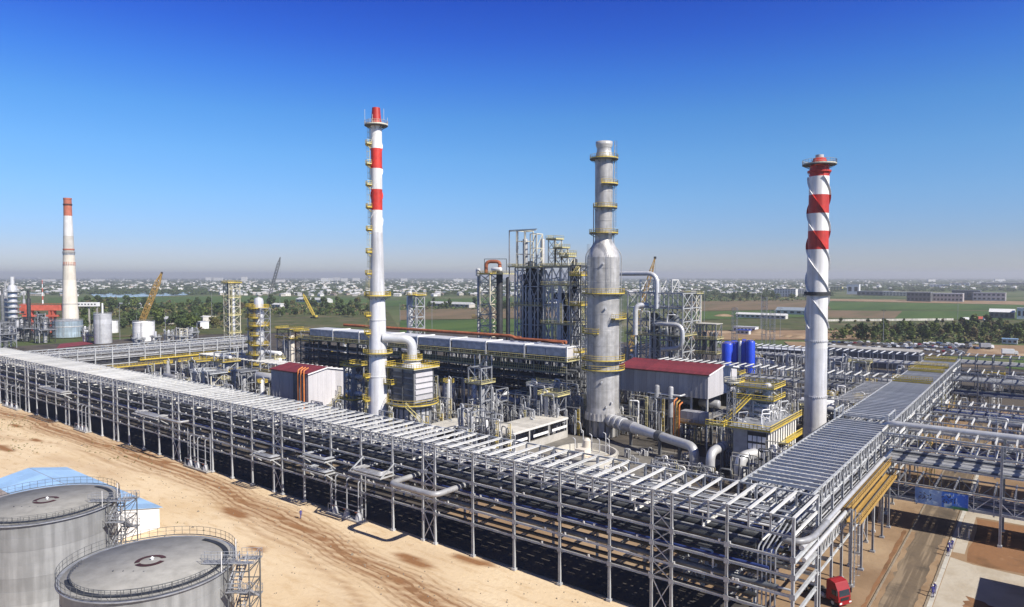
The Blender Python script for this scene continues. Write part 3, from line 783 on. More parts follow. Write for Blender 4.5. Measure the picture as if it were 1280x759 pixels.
# ---- truss pipe bridges crossing the road
def bridge(y0, y1, x0, x1, posts, ztop, zdeck, label, low=None, pipes=None, mt='galv', bay=3.0, pm=('clad_dull', 'blue_pipe', 'galv_dull', 'steel_mid')):
    t = thing('pipe_bridge', label, 'pipe bridge', (x0, y0, 0))
    W = y1-y0; L = x1-x0
    h = hcol_mesh(ztop, 0.4, 0.4).mesh('column', mt)
    for x in posts:
        for y in (0, W): put('column', h, t, loc=(x-x0, y, 0))
    n = round(L/bay); pairs = [(ztop, zdeck)]+([low] if low else [])
    for y in (0, W):
        for zt, zb in pairs:
            for z in (zt, zb): MB().ibar((0, y, z), (L, y, z), 0.22, 0.28).build('chord', mt, t)
            d = MB()
            for k in range(n):
                xa, xb = k*L/n, (k+1)*L/n
                d.bar((xa, y, zb), (xa, y, zt), 0.12)
                d.bar((xa, y, zb if k % 2 else zt), (xb, y, zt if k % 2 else zb), 0.12)
            d.build('truss_web', mt, t)
    c = MB().ibar((0, 0, 0), (0, W, 0), 0.26, 0.3).mesh('cross_beam', 'steel_pale')
    for zt, zb in pairs:
        for k in range(n+1):
            put('cross_beam', c, t, loc=(k*L/n, 0, zt+0.28)); put('cross_beam', c, t, loc=(k*L/n, 0, zb-0.3))
    for (z, cover) in (pipes or []):
        for y in (0, W): MB().ibar((0, y, z), (L, y, z), 0.2, 0.3).build('chord', mt, t)
        for k in range(0, n+1, 2): put('cross_beam', c, t, loc=(k*L/n, 0, z-0.32))
        y = 0.5
        while y < W-0.5:
            r = rr.choice([0.14, 0.2, 0.26, 0.36]); m = rr.choice(pm)
            straight('pipe', (x0, y0+y+r, z-0.15+r), (x1, y0+y+r, z-0.15+r), r, m, {'clad_dull': 'metal clad', 'blue_pipe': 'dull blue', 'galv_dull': 'mid grey', 'steel_mid': 'dark grey', 'clad': 'bright silver', 'steel_dark': 'near black'}[m]+' pipe on the '+label, 'pipes carried by the '+label)
            y += 2*r+2*r*(1-cover)/cover*(0.5+rr.random())
    return t
bridge(149.0, 158.5, -25, 62, (-6.0, 26, 56), 17.9, 15.5, 'pipe bridge with the blue banner', (8.8, 5.8), [(12.5, 0.8), (5.6, 0.45)])
s = MB().pipe([(-27.2, 160, 15.5), (-26.2, 156.5, 17.7), (-24.5, 155.5, 18.6), (62, 155.5, 18.6)], 0.56, 16, 2)
tag(s.build('pipe', 'clad'), 'fat pale pipe on top of the nearest pipe bridge', 'pipe')
bridge(182, 190, -25, 80, (-2, 34, 70), 15.0, 12.5, 'second pipe bridge behind the banner one', (8.5, 6.0), [(8.2, 0.5), (12.4, 0.5)])
bridge(222, 229, -25, 100, (0, 40, 80), 13.0, 10.5, 'third pipe bridge behind the banner one', None, [(10.4, 0.6)])
bridge(272, 284, -25, 120, (-18, 0, 20, 40, 60, 80, 100), 16.0, 13.5, 'far broad pipe bridge at the right', None, [(13.3, 0.7), (9, 0.6)], bay=4, mt='galv_dull')
# banner with a printed picture, on the lower truss
t = thing('banner', 'blue printed banner with white and dark calligraphy hung on the pipe bridge', 'banner', (-15, 148.8, 5.5))
W, Hh = 8.4, 2.9
mb = bpy.data.materials.new('banner_print'); mb.use_nodes = True
tn = mb.node_tree; Lk = tn.links.new; bs = tn.nodes['Principled BSDF']; bs.inputs['Roughness'].default_value = 0.6
tc = tn.nodes.new('ShaderNodeTexCoord'); sx = tn.nodes.new('ShaderNodeSeparateXYZ'); Lk(tc.outputs['Generated'], sx.inputs[0])
rp = tn.nodes.new('ShaderNodeValToRGB'); cr = rp.color_ramp
cr.elements[0].position = 0; cr.elements[0].color = (0.10, 0.20, 0.45, 1); cr.elements[1].position = 1; cr.elements[1].color = (0.02, 0.10, 0.5, 1)
e = cr.elements.new(0.5); e.color = (0.22, 0.34, 0.6, 1); e = cr.elements.new(0.53); e.color = (0.03, 0.16, 0.62, 1)
Lk(sx.outputs['X'], rp.inputs[0])
nn = tn.nodes.new('ShaderNodeTexNoise'); nn.inputs['Scale'].default_value = 3.0; nn.inputs['Detail'].default_value = 5; Lk(tc.outputs['Generated'], nn.inputs['Vector'])
r2 = tn.nodes.new('ShaderNodeMapRange'); r2.inputs[1].default_value = 0.52; r2.inputs[2].default_value = 0.66; Lk(nn.outputs['Fac'], r2.inputs[0])
m1 = tn.nodes.new('ShaderNodeMix'); m1.data_type = 'RGBA'; Lk(r2.outputs[0], m1.inputs[0]); Lk(rp.outputs[0], m1.inputs[6]); m1.inputs[7].default_value = (0.45, 0.6, 0.75, 1)
gz = tn.nodes.new('ShaderNodeMapRange'); gz.inputs[1].default_value = 0.24; gz.inputs[2].default_value = 0.12; Lk(sx.outputs['Z'], gz.inputs[0])
gx = tn.nodes.new('ShaderNodeMapRange'); gx.inputs[1].default_value = 0.55; gx.inputs[2].default_value = 0.75; Lk(sx.outputs['X'], gx.inputs[0])
gm = tn.nodes.new('ShaderNodeMath'); gm.operation = 'MULTIPLY'; Lk(gz.outputs[0], gm.inputs[0]); Lk(gx.outputs[0], gm.inputs[1])
m2 = tn.nodes.new('ShaderNodeMix'); m2.data_type = 'RGBA'; Lk(gm.outputs[0], m2.inputs[0]); Lk(m1.outputs[2], m2.inputs[6]); m2.inputs[7].default_value = (0.03, 0.16, 0.05, 1)
Lk(m2.outputs[2], bs.inputs['Base Color'])
M['banner_print'] = mb
b = MB(); nx_ = 14
for i in range(nx_+1):
    x = -W/2+W*i/nx_
    for z in (0, Hh): b.v.append((x, -0.16-0.02*math.sin(i*0.9), z+0.0))
for i in range(nx_): b.face((2*i, 2*i+2, 2*i+3, 2*i+1))
cloth = b.build('cloth', 'banner_print', t)
md = cloth.modifiers.new('thick', 'SOLIDIFY'); md.thickness = 0.02
# brush lettering: two groups of dark strokes as in the print
bl = random.Random(8)
for gx_, cnt, mt_ in ((-2.6, 10, 'steel_dark'), (1.1, 11, 'black')):
    s = MB()
    for k in range(cnt):
        cx, cz = gx_+(k % 4-1.2)*0.6+bl.uniform(-.15, .15), 0.9+(k//4)*0.55+bl.uniform(-.1, .1)+(0.12*(k % 4))
        an = bl.uniform(0, PI); l = bl.uniform(.15, .34)
        s.bar((cx-math.cos(an)*l, -0.215, cz-math.sin(an)*l), (cx+math.cos(an)*l, -0.215, cz+math.sin(an)*l), 0.03, bl.uniform(.09, .16))
    s.build('lettering', mt_, cloth)
for x in (-4.2, 0, 4.2):
    MB().bar((x, -0.05, -0.3), (x, -0.05, Hh+0.3), 0.06).build('fixing_rail', 'galv_dull', t)
# ochre stair towers on the outer side of the receding rack
for (px, py, Y, z0) in ((1165, 545, 184, 4), (1190, 500, 226, 5)):
    t = thing('stair_flight', 'ochre flight of steps on the outer side of the receding rack, the '+('nearer' if Y < 200 else 'farther')+' one', 'stairs', (-22.6, Y, 0))
    for k in range(3):
        MB().stair((0 if k % 2 else 1.2, 0 if k % 2 == 0 else 7, z0+k*3.2-3), (0 if k % 2 else 1.2, 7 if k % 2 == 0 else 0, z0+k*3.2+0.2), 1.1).build('flight', 'ochre', t)
    for x in (-0.6, 1.8):
        for y in (-0.8, 7.8): MB().bar((x, y, 0), (x, y, 14), 0.18).build('post', 'yellow_pale', t)
    MB().rail([(-0.6, -0.8, 10.7), (1.8, -0.8, 10.7)], 1.1).build('railing', 'yellow', t)
# ---------------------------------------------------------------- storage tanks in the foreground
def storage_tank(x, y, r, h, label, stair_az):
    t = thing('storage_tank', label, 'tank', (x, y, 0))
    for k in range(7): MB().lathe([(r+.022*(k % 2)-.02, h*k/7+.012), (r+.022*(k % 2)-.02, h*(k+1)/7-.012), (r-.05, h*(k+1)/7+.012)], 72, hard=True).build('shell_course', 'tank_shell', t)
    rf = MB().lathe([(r, h-0.02), (r-0.03, h+0.03), (0.01, h+0.65)], 72).build('roof', 'tank_roof', t)
    # roof plates: proud radial laps
    s = MB()
    for k in range(18):
        an = 2*PI*k/18+0.1; c, q = math.cos(an), math.sin(an)
        s.bar((c*(r-1.6), q*(r-1.6), h+0.012+0.62*1.6/r), (c*2.2, q*2.2, h+0.012+0.62*(r-2.2)/r), 0.1, 0.012)
    s.build('roof_seam', 'tank_roof', rf)
    # broken ring of dark primer round the centre vent
    for a0, a1 in ((70, 245), (262, 395)):
        p = arc(1, 0, R(a0), R(a1), 20); s = MB()
        for (ax, ay, _), (bx_, by, _) in zip(p, p[1:]):
            s.quad((ax*1.15, ay*1.15, h+0.63), (ax*1.72, ay*1.72, h+0.60), (bx_*1.72, by*1.72, h+0.60), (bx_*1.15, by*1.15, h+0.63))
        s.build('primer_ring', 'oxide', rf)
    MB().cyl(0, 0.2, h+0.6, h+0.85, 0.14, 10).lathe([(0.24, h+.85), (0.02, h+1.05)], 10, 0, 0.2).build('vent', 'white', rf)
    for k in range(4):
        MB().cyl(-.8+k*1.0, -3.9+0.7*k, h+0.33, h+0.5, 0.09, 8).build('nozzle', 'steel_mid', rf)
    # rim walkway grating and rails
    wk = MB().lathe([(r-1.15, h+0.12), (r-.55, h+0.12), (r-.55, h+0.18), (r-1.15, h+0.18)], 72, 0, 0, R(stair_az-150), R(stair_az+70), hard=True).build('rim_walkway', 'steel_dark', t)
    # curb angle under the roof edge
    MB().lathe([(r-.05, h-0.1), (r+0.4, h-0.1), (r+0.4, h+0.02), (r-.05, h+0.02)], 72, hard=True).build('stiffener_ring', 'galv_dull', t)
    MB().rail(arc(r+0.33, h+0.15, 0, 2*PI, 60), 1.15, 1.1, 0.12, 0.03).build('rim_railing', 'steel_mid', t)
    MB().rail(arc(r-1.0, h+0.2, R(stair_az-180), R(stair_az-20), 34), 0.5, 1.4, 0, 0.035).build('inner_rail', 'steel_mid', t)
    # zigzag stair tower beside the shell
    st_ = MB(); a = R(stair_az); c, q = math.cos(a), math.sin(a)
    Rr = Matrix.Rotation(a, 4, 'Z')
    def W(px, py, pz): v = Rr @ Vector((px, py, pz)); return tuple(v)
    tw = MB()
    for px in (r+0.7, r+3.2):
        for py in (-1.8, 1.8): tw.bar(W(px, py, 0), W(px, py, h+1.0), 0.13)
    nf = 6
    for k in range(nf+1):
        z = h*k/nf
        tw.bar(W(r+0.7, -1.8, z), W(r+3.2, -1.8, z), 0.1).bar(W(r+0.7, 1.8, z), W(r+3.2, 1.8, z), 0.1).bar(W(r+3.2, -1.8, z), W(r+3.2, 1.8, z), 0.1)
        if k < nf: tw.bar(W(r+3.2, -1.8, z), W(r+3.2, 1.8, z+h/nf), 0.07).bar(W(r+0.7, 1.8, z), W(r+3.2, 1.8, z+h/nf), 0.07)
    tow = tw.build('stair_tower', 'steel_mid', t)
    for k in range(nf):
        z0, z1 = h*k/nf, h*(k+1)/nf
        px = r+1.3 if k % 2 else r+2.6
        y0, y1 = (-1.6, 1.6) if k % 2 else (1.6, -1.6)
        MB().stair(W(px, y0, z0), W(px, y1, z1), 1.0).build('flight', 'galv_dull', tow)
    pl = MB()
    for k in range(1, nf+1):
        z = h*k/nf; yy = 1.8 if k % 2 == 0 else -2.6
        f = MB(); f.quad(W(r+0.7, yy, z), W(r+3.2, yy, z), W(r+3.2, yy+0.8, z), W(r+0.7, yy+0.8, z)); f.quad(W(r+0.7, yy+0.8, z-.05), W(r+3.2, yy+0.8, z-.05), W(r+3.2, yy, z-.05), W(r+0.7, yy, z-.05))
        e = yy if k % 2 else yy+0.8
        f.rail([W(r+0.7, e, z), W(r+3.2, e, z), W(r+3.2, yy if k % 2 == 0 else yy+0.8, z)], 1.1, 0.7, 0.12, 0.035)
        f.build('landing', 'galv_dull', tow)
    # gangway from tower to roof
    g = MB(); g.quad(W(r-3, -0.4, h+0.3), W(r+3.0, -0.4, h+0.3), W(r+3.0, 0.5, h+0.3), W(r-3, 0.5, h+0.3))
    g.rail([W(r-3, -0.4, h+0.3), W(r+3.2, -0.4, h+0.3), W(r+3.2, 1.6, h+0.3)], 1.15, 0.8, 0.12, 0.035).rail([W(r-3, 0.5, h+0.3), W(r+1, 0.5, h+0.3)], 1.15, 0.8, 0.12, 0.035)
    g.build('gangway', 'galv_dull', t)
    for az in (stair_az-14, stair_az+9):
        an = R(az); MB().cyl(math.cos(an)*(r+0.5), math.sin(an)*(r+0.5), h+0.2, h+2.6, 0.05, 6).build('lamp_post', 'white', t)
    # foundation ring
    MB().lathe([(r+0.6, 0), (r+0.6, 0.4), (r, 0.4)], 72, hard=True).build('foundation', 'concrete', t)
TH = 13.3
storage_tank(-84.6, 38.6, 9.25, TH, 'grey storage tank nearest the camera, its whole roof in view', 38)
storage_tank(-120.4, 39.6, 9.5, TH, 'grey storage tank cut by the left edge of the picture', 40)

# ---------------------------------------------------------------- blue roofed shed
def gable_shed(x0, x1, y0, y1, he, hr, roofm, wallm, label, seams=12):
    t = thing('shed', label, 'shed', ((x0+x1)/2, (y0+y1)/2, 0))
    a, b = (x1-x0)/2, (y1-y0)/2
    s = MB().bx(-a, -b, 0, a, b, he)
    n = len(s.v); s.v += [(a, -b, he), (a, b, he), (a, 0, hr-0.05), (-a, -b, he), (-a, b, he), (-a, 0, hr-0.05)]
    s.face((n, n+1, n+2)); s.face((n+4, n+3, n+5))
    s.build('wall', wallm, t)
    for sg in (-1, 1):
        p = MB(); w = 2*(a+0.4)/seams
        rp_ = p
        for k in range(seams):
            xx0 = -a-0.4+k*w; xx1 = xx0+w-0.03
            z0, z1 = he-0.1, hr
            q = MB(); yb = sg*(b+0.5); n = 0
            q.v = [(xx0, yb, z0), (xx1, yb, z0), (xx1, sg*0.09, z1), (xx0, sg*0.09, z1), (xx0, yb, z0+.07), (xx1, yb, z0+.07), (xx1, sg*0.09, z1+.07), (xx0, sg*0.09, z1+.07)]
            for f in ((0, 1, 2, 3), (4, 7, 6, 5), (0, 4, 5, 1), (1, 5, 6, 2), (2, 6, 7, 3), (3, 7, 4, 0)): q.face(f if sg > 0 else tuple(reversed(f)))
            q.build('roof_sheet', roofm, t)
    MB().bx(-a-0.4, -0.14, hr-0.06, a+0.4, 0.14, hr+0.04).build('ridge', 'galv_dull', t)
    return t
gable_shed(-178, -133.2, 48.6, 62.6, 4.0, 5.4, 'blue_roof', 'white', 'long low shed with pale blue roof and white wall behind the left tank')
gable_shed(-200, -180.5, 36, 46, 4.6, 5.6, 'pink_roof', 'pink_roof', 'low shed with faded pink roof at the left edge behind the tank', 8)

# ---------------------------------------------------------------- chimney stacks
def shell(par, segs, n=40, name=None):
    for (r0, z0, r1, z1, m) in segs:
        MB().lathe([(r0, z0), (r1, z1)], n).build(name or {'red_band': 'red_band', 'white_band': 'white_band'}.get(m, 'shell'), m, par)
def strakes(par, rfun, z0, z1, turns, out, m, starts=3, a_start=0, sgn=1):
    for st_ in range(starts):
        s = MB(); n = int((z1-z0)/0.8); prev = None
        for k in range(n+1):
            z = z0+(z1-z0)*k/n; an = a_start+2*PI*st_/starts+sgn*turns*2*PI*k/n; r = rfun(z)
            c, q = math.cos(an), math.sin(an)
            i = len(s.v); s.v += [(c*(r-0.02), q*(r-0.02), z+.06), (c*(r+out), q*(r+out), z+.06), (c*(r+out), q*(r+out), z-.06), (c*(r-.02), q*(r-.02), z-.06)]
            if k:
                j = i-4
                for e in range(3): s.face((j+e, i+e, i+e+1, j+e+1))
        s.build('spiral_strake', m, par)
# thin striped stack
X1, Y1 = -150.5, 132.6
P1 = (X1, Y1); d1 = dist(P1); px2r = d1/FPX
t = thing('striped_stack', 'thin tall stack banded red and white above silver, yellow platforms up its side', 'chimney', (X1, Y1, 0))
def h1(py): return HT(py, P1)
zs = [h1(p) for p in (135, 152, 158, 186, 211, 237, 263, 291, 365, 440)]
rt = 6.9*px2r
shell(t, [(6.2*px2r, zs[1], 4.9*px2r, zs[0], 'red_band'), (rt, zs[2], 6.4*px2r, zs[1], 'red_band'), (rt, zs[3], rt, zs[2], 'white_band'), (rt, zs[4], rt, zs[3], 'red_band'), (rt, zs[5], rt, zs[4], 'white_band'),
          (rt, zs[6], rt, zs[5], 'red_band'), (rt*1.03, zs[7], rt, zs[6], 'white_band'), (9*px2r, zs[8], rt*1.03, zs[7], 'silver'), (11*px2r, zs[9], 9*px2r, zs[8], 'silver'), (13.2*px2r, 0, 11*px2r, zs[9], 'silver')])
MB().lathe([(4.9*px2r, zs[0]-0.02), (4.3*px2r, zs[0]-0.02), (4.2*px2r, zs[0]-2)], 24).build('rim', 'oxide', t)
def r1(z):
    if z > zs[7]: return rt*1.02
    if z > zs[8]: return rt+(9*px2r-rt)*(zs[7]-z)/(zs[7]-zs[8])
    if z > zs[9]: return (9+2*(zs[8]-z)/(zs[8]-zs[9]))*px2r
    return (11+2.2*(zs[9]-z)/zs[9])*px2r
for k in range(2, 7): strakes(t, r1, zs[k+1]+.05, zs[k]-.05, .42, 0.2, 'red_band' if k in (3, 5) else 'white_band', 2, 0.6-.42*2*PI*(k-2))
for py in (400, 470):
    z = h1(py); MB().lathe([(r1(z), z-0.12), (r1(z)+0.12, z-0.12), (r1(z)+0.12, z+0.12), (r1(z), z+0.12)], 40, hard=True).build('flange', 'silver', t)
ring_platform(t, h1(157), rt, rt+1.7, 0, 360, 'steel_mid', 'cream')
for k in range(6):
    an = k*PI/3; MB().cyl(math.cos(an)*(rt+1.6), math.sin(an)*(rt+1.6), h1(157), h1(146 if k % 2 else 138), 0.05, 5).build('lightning_rod', 'steel_pale', t)
for k, py in enumerate((181, 206, 232, 260, 288, 316, 343, 395, 417, 471, 500)):
    z = h1(py); ring_platform(t, z, r1(z), r1(z)+1.5, 165, 262, 'yellow', 'yellow' if py > 250 else 'yellow_pale')
for py in (370, 441):
    z = h1(py); ring_platform(t, z, r1(z), r1(z)+1.7, 0, 360, 'steel_mid', 'yellow')
ld = MB()
zz = [3]+[h1(p) for p in (500, 471, 441, 417, 395, 370, 343, 316, 288, 260, 232, 206, 181, 157)]
for k, (a, b) in enumerate(zip(zz, zz[1:])):
    an = R(205 if k % 2 else 228); rr_ = r1((a+b)/2)+0.35
    MB().ladder((math.cos(an)*rr_, math.sin(an)*rr_, a), b-a+1.1, math.cos(an), math.sin(an), 0.55).build('ladder', 'yellow_pale', t)
# spiral striped stack
X3, Y3 = -52.6, 210.5
P3 = (X3, Y3); d3 = dist(P3); q3 = d3/FPX
def h3(py): return HT(py, P3)
t = thing('striped_stack', 'stout stack banded red and white over silver with spiral fins, behind the receding rack', 'chimney', (X3, Y3, 0))
z = [h3(p) for p in (196, 208, 221, 244, 267, 289, 312, 420)]
ra_, rb_ = 11.6*q3, 13.4*q3
def r3(zz): return rb_+(ra_-rb_)*zz/z[2]
seg = [(ra_, z[2], ra_*0.97, z[1], 'red_band')]
for k, m in enumerate(('white_band', 'red_band', 'white_band', 'red_band')): seg.append((r3(z[k+3]), z[k+3], r3(z[k+2]), z[k+2], m))
seg += [(r3(z[6]-28), z[6]-28, r3(z[6]), z[6], 'white_band'), (rb_, 0, r3(z[6]-28), z[6]-28, 'silver')]
shell(t, seg, 48)
MB().lathe([(ra_*0.97, z[1]), (ra_*0.6, z[0]-0.4), (ra_*0.35, z[0]-0.2)], 32).build('cap', 'red_band', t)
MB().cyl(0, 0, z[0]-0.4, z[0]+0.5, ra_*0.42, 16).build('vent_neck', 'galv', t)
ring_platform(t, h3(206), ra_*0.97, ra_+1.9, 0, 360, 'steel_mid', 'cream', h=1.3)
ring_platform(t, h3(215), ra_, ra_+0.5, 0, 360, 'red_band', 'red_band', h=0.3)
sz = [h3(410), z[6], z[5], z[4], z[3], z[2]]; tot = sz[-1]-sz[0]
for k in range(5):
    f0, f1 = (sz[k]-sz[0])/tot, (sz[k+1]-sz[0])/tot
    strakes(t, r3, sz[k]+.02, sz[k+1]-.02, 1.5*(f1-f0), 0.52, ['white_band', 'red_band', 'white_band', 'red_band', 'white_band'][k], 3, 2.2-1.5*2*PI*f0, -1)
MB().lathe([(r3(42), h3(367)-0.5), (r3(42)+0.7, h3(367)-0.5), (r3(42)+0.7, h3(367)+0.5), (r3(42), h3(367)+0.5)], 48, hard=True).build('ring_girder', 'steel_dark', t)
for zz in (h3(426), h3(495)):
    s = MB()
    s.lathe([(r3(zz), zz-0.15), (r3(zz)+0.12, zz-0.15), (r3(zz)+0.12, zz+0.15), (r3(zz), zz+0.15)], 48, hard=True)
    for k in range(40):
        an = k*2*PI/40; s.cb(math.cos(an)*(r3(zz)+0.14), math.sin(an)*(r3(zz)+0.14), zz-0.3, 0.12, 0.12, 0.6)
    s.build('flange', 'silver', t)
MB().lathe([(rb_, 5), (rb_*1.06, 0)], 48).build('skirt', 'silver', t)
# grey riser stack
X2, Y2 = -106.3, 182.5
P2 = (X2, Y2); d2 = dist(P2); q2 = d2/FPX
def h2(py): return HT(py, P2)
t = thing('riser_stack', 'tall bare grey steel stack with a bulging lower vessel and yellow ring platforms', 'chimney', (X2, Y2, 0))
prof = [(20.2, 508), (20, 322), (18.5, 316), (15, 309), (11.6, 303), (10.6, 300), (10.8, 292), (11.0, 240), (11.0, 196)]
pr = [(a*q2, h2(b)) for a, b in prof]
lo = MB().lathe(pr[:2], 48).build('vessel_shell', 'bare_steel', t)
MB().lathe(pr[1:6], 48).build('cone', 'bare_steel', t)
MB().lathe(pr[5:], 48).build('stack_shell', 'bare_steel', t)
MB().lathe([(11*q2, h2(196)), (9.2*q2, h2(190)), (8.8*q2, h2(185)), (10.4*q2, h2(182)), (10.4*q2, h2(177.5)), (9.6*q2, h2(177.5)), (9.4*q2, h2(185))], 40).build('rim', 'bare_steel', t)
sw = MB()
for py in (205, 222, 240, 258, 276, 335, 352, 375, 392, 412, 430, 470, 485): 
    rr_ = (11.0 if py < 300 else 20.1)*q2; z_ = h2(py)
    sw.lathe([(rr_, z_-0.06), (rr_+0.05, z_-0.04), (rr_+0.05, z_+0.04), (rr_, z_+0.06)], 48)
sw.build('weld_seam', 'bare_steel', lo)
MB().lathe([(20.2*q2, h2(508)), (22*q2, h2(521)), (22*q2, h2(523))], 48).build('skirt_flare', 'bare_steel', t)
lg = MB()
for k in range(28):
    an = k*2*PI/28; c, q = math.cos(an), math.sin(an)
    lg.bar((c*22.2*q2, q*22.2*q2, h2(523)), (c*21.4*q2, q*21.4*q2, h2(514)), 0.16, 0.5)
lg.build('lug', 'bare_steel', t)
sk = MB().lathe([(18.5*q2, 0), (18.5*q2, h2(523))], 40).build('skirt', 'bare_steel', t)
for k in range(14):
    an = k*2*PI/14; c, q = math.cos(an), math.sin(an)
    MB().bar((c*20.5*q2, q*20.5*q2, 0), (c*20.5*q2, q*20.5*q2, h2(523)), 0.35).build('leg', 'steel_mid', t)
def r2_(z_): return 11*q2 if z_ > h2(300) else 20.1*q2
for py, a0, a1, w in ((199, 0, 360, 1.6), (231, 290, 60, 1.6), (260, 250, 60, 1.4), (292, 0, 360, 1.7), (367, 0, 360, 1.6), (416, 190, 285, 1.6), (449, 0, 360, 1.7), (461, 0, 360, 1.7), (398, 330, 60, 2.2)):
    z_ = h2(py); ring_platform(t, z_, r2_(z_), r2_(z_)+w, a0-360 if a1 < a0 else a0, a1, 'steel_mid', 'yellow', h=1.5 if py > 350 else 1.2)
for an, za, zb, ro in ((40, 231, 180, .5), (35, 292, 231, .4), (320, 367, 292, .5), (30, 449, 367, .4), (235, 449, 416, .4), (250, 367, 310, .6)):
    a = R(an); z0, z1 = h2(za), h2(zb); r_ = r2_((z0+z1)/2)+ro
    MB().ladder((math.cos(a)*r_, math.sin(a)*r_, z0), z1-z0+1, math.cos(a), math.sin(a), 0.55).build('ladder', 'galv', t)
for an in (36, 205, 222):
    a = R(an); c, q = math.cos(a), math.sin(a); rb2 = 20.1*q2+0.5
    MB().pipe([(c*rb2, q*rb2, h2(450)), (c*rb2, q*rb2, h2(318)), (c*(11*q2+0.4), q*(11*q2+0.4), h2(306)), (c*(11*q2+0.4), q*(11*q2+0.4), h2(255 if an != 36 else 188))], 0.13, 6, 1.0).build('vent_pipe', 'clad_dull', t)
for k, (px_, py) in enumerate(((-60, 330), (-52, 385), (-64, 475), (-30, 500), (-48, 505))):
    a = R(px_); z_ = h2(py); r_ = r2_(z_); MB().pipe([(math.cos(a)*r_*.97, math.sin(a)*r_*.97, z_), (math.cos(a)*(r_+0.7), math.sin(a)*(r_+0.7), z_)], 0.3, 10).build('nozzle', 'clad', t)

# fat duct from the foot of the riser stack
e1 = G(868, 559, 5.0)
t = thing('flue_duct', 'very fat grey duct leaving the foot of the grey riser stack and bending down', 'duct', (X2+5, Y2-4, 0))
o_ = Vector((X2+5, Y2-4, 0))
A = Vector((X2+4.2, Y2-3.0, 5.4)); B = Vector((e1[0], e1[1], 5.0))
dv = (B-A)
def pt(f): return A+dv*f-o_
MB().pipe([pt(0), pt(0.22)], 1.75, 24).build('bellows_sleeve', 'clad_dull', t)
for f in (0.03, 0.10, 0.17): MB().pipe([pt(f), pt(f+0.025)], 1.98, 24).build('bellows_ring', 'clad', t)
MB().pipe([pt(0.22), pt(0.32)], 1.7, 24).build('duct_sleeve', 'clad_dull', t)
MB().pipe([pt(0.32), pt(0.6)], 1.6, 24, r2=1.12).build('reducer', 'clad', t)
MB().pipe([pt(0.6), pt(0.66)], 1.4, 24).build('flange', 'steel_mid', t)
MB().pipe([pt(0.66), pt(1.0), pt(1.0)-Vector((0, 0, 4.9))], 1.2, 24, 3.2).build('elbow', 'clad', t)
for f in (0.28, 0.63, 0.85): MB().bar(pt(f)-Vector((0, 0, pt(f).z)), pt(f)-Vector((0, 0, 1.2)), 0.6, 0.7).build('support', 'steel_mid', t)
for (pa, pb, py, r, l) in ((888, 905, 566, 1.1, 'silver elbow duct dropping to the ground between the fat duct and the receding rack'), (925, 962, 572, 1.3, 'silver elbow duct beside the white ribbed furnace box')):
    a, b = G(pa, py, 5.5), G(pb, py-9, 6.0)
    t = thing('elbow_duct', l, 'duct', (a[0], a[1], 0))
    w = (b[0]-a[0], b[1]-a[1])
    MB().pipe([(w[0], w[1], 6), (0, 0, 5.6), (0, 0, 0)], r, 18, 2.4).build('elbow', 'clad', t)
    for f in (0.55, 0.75): MB().pipe([(w[0]*f, w[1]*f, 5.6+.4*f), (w[0]*f+w[0]*.04, w[1]*f+w[1]*.04, 5.6+.4*f)], r*1.14, 18).build('flange', 'clad_dull', t)
    MB().bar((w[0]*.8, w[1]*.8, 0), (w[0]*.8, w[1]*.8, 4.6), 0.4).build('support', 'steel_mid', t)
# open round basin
bc = G(733, 563, 4.0)
t = thing('open_basin', 'open round concrete basin with tan plant inside, in front of the grey riser stack', 'basin', (bc[0], bc[1], 0))
br = 39*dist(bc)/FPX
MB().lathe([(br, 0), (br, 4.0), (br-0.45, 4.0), (br-0.45, 2.4), (0.01, 2.4)], 48, hard=True).build('wall', 'concrete_pale', t)
MB().lathe([(br+0.02, 3.5), (br+0.35, 3.5), (br+0.35, 3.7), (br+0.02, 3.7)], 48, hard=True).build('rim_band', 'concrete', t)
MB().bx(-1.8, -2.5, 2.4, 1.0, 0.5, 4.6).build('pump_house', 'brick_tan', t)
MB().cyl(-0.4, 0.8, 2.4, 6.4, 1.0, 14).lathe([(1.0, 6.4), (0.5, 6.9), (0.02, 7.0)], 14, -.4, .8).build('drum', 'brick_tan', t)
MB().bx(1.4, -4, 2.4, 6.0, 1.0, 2.7).rail([(1.4, -4, 2.7), (6, -4, 2.7), (6, 1, 2.7)], 1.0, 1, 0.2).build('walkway', 'ochre', t)
for k in range(7):
    an = R(20+k*22); x, y = math.cos(an)*(br-2), math.sin(an)*(br-2)
    MB().pipe([(x, y, 2.4), (x, y, 5.6+k % 3), (x-0.7, y, 5.9+k % 3)], 0.13, 7, 0.3).build('riser', 'clad', t)
# old brick chimney with its blue tank
oc = G(88.5, 416); do = dist(oc); qo = do/FPX
t = thing('brick_chimney', 'tall tapering tan brick chimney with red top far left', 'chimney', (oc[0], oc[1], 0))
def ho(py): return HT(py, oc)
for (pa, ra1, pb, rb1, m, nm) in ((416, 9.6, 350, 7.3, 'brick_tan', 'shaft'), (350, 7.3, 318, 6.3, 'brick_tan', 'shaft'), (318, 6.1, 295, 5.5, 'brick_grey', 'shaft'), (295, 5.5, 270, 4.7, 'white_band', 'white_band'), (270, 4.7, 248, 4.4, 'brick_red', 'red_band')):
    MB().lathe([(ra1*qo, ho(pa)), (rb1*qo, ho(pb))], 32).build(nm, m, t)
for py, r_, m in ((380, 8.5, 'brick_grey'), (318, 6.5, 'galv_dull'), (312, 6.4, 'brick_red'), (331, 6.85, 'brick_grey'), (256, 5.0, 'oxide'), (248.6, 4.7, 'brick_red')):
    MB().lathe([(r_*qo*0.9, ho(py)-0.6), (r_*qo, ho(py)-0.6), (r_*qo, ho(py)+0.6), (r_*qo*0.9, ho(py)+0.6)], 32, hard=True).build('band', m, t)
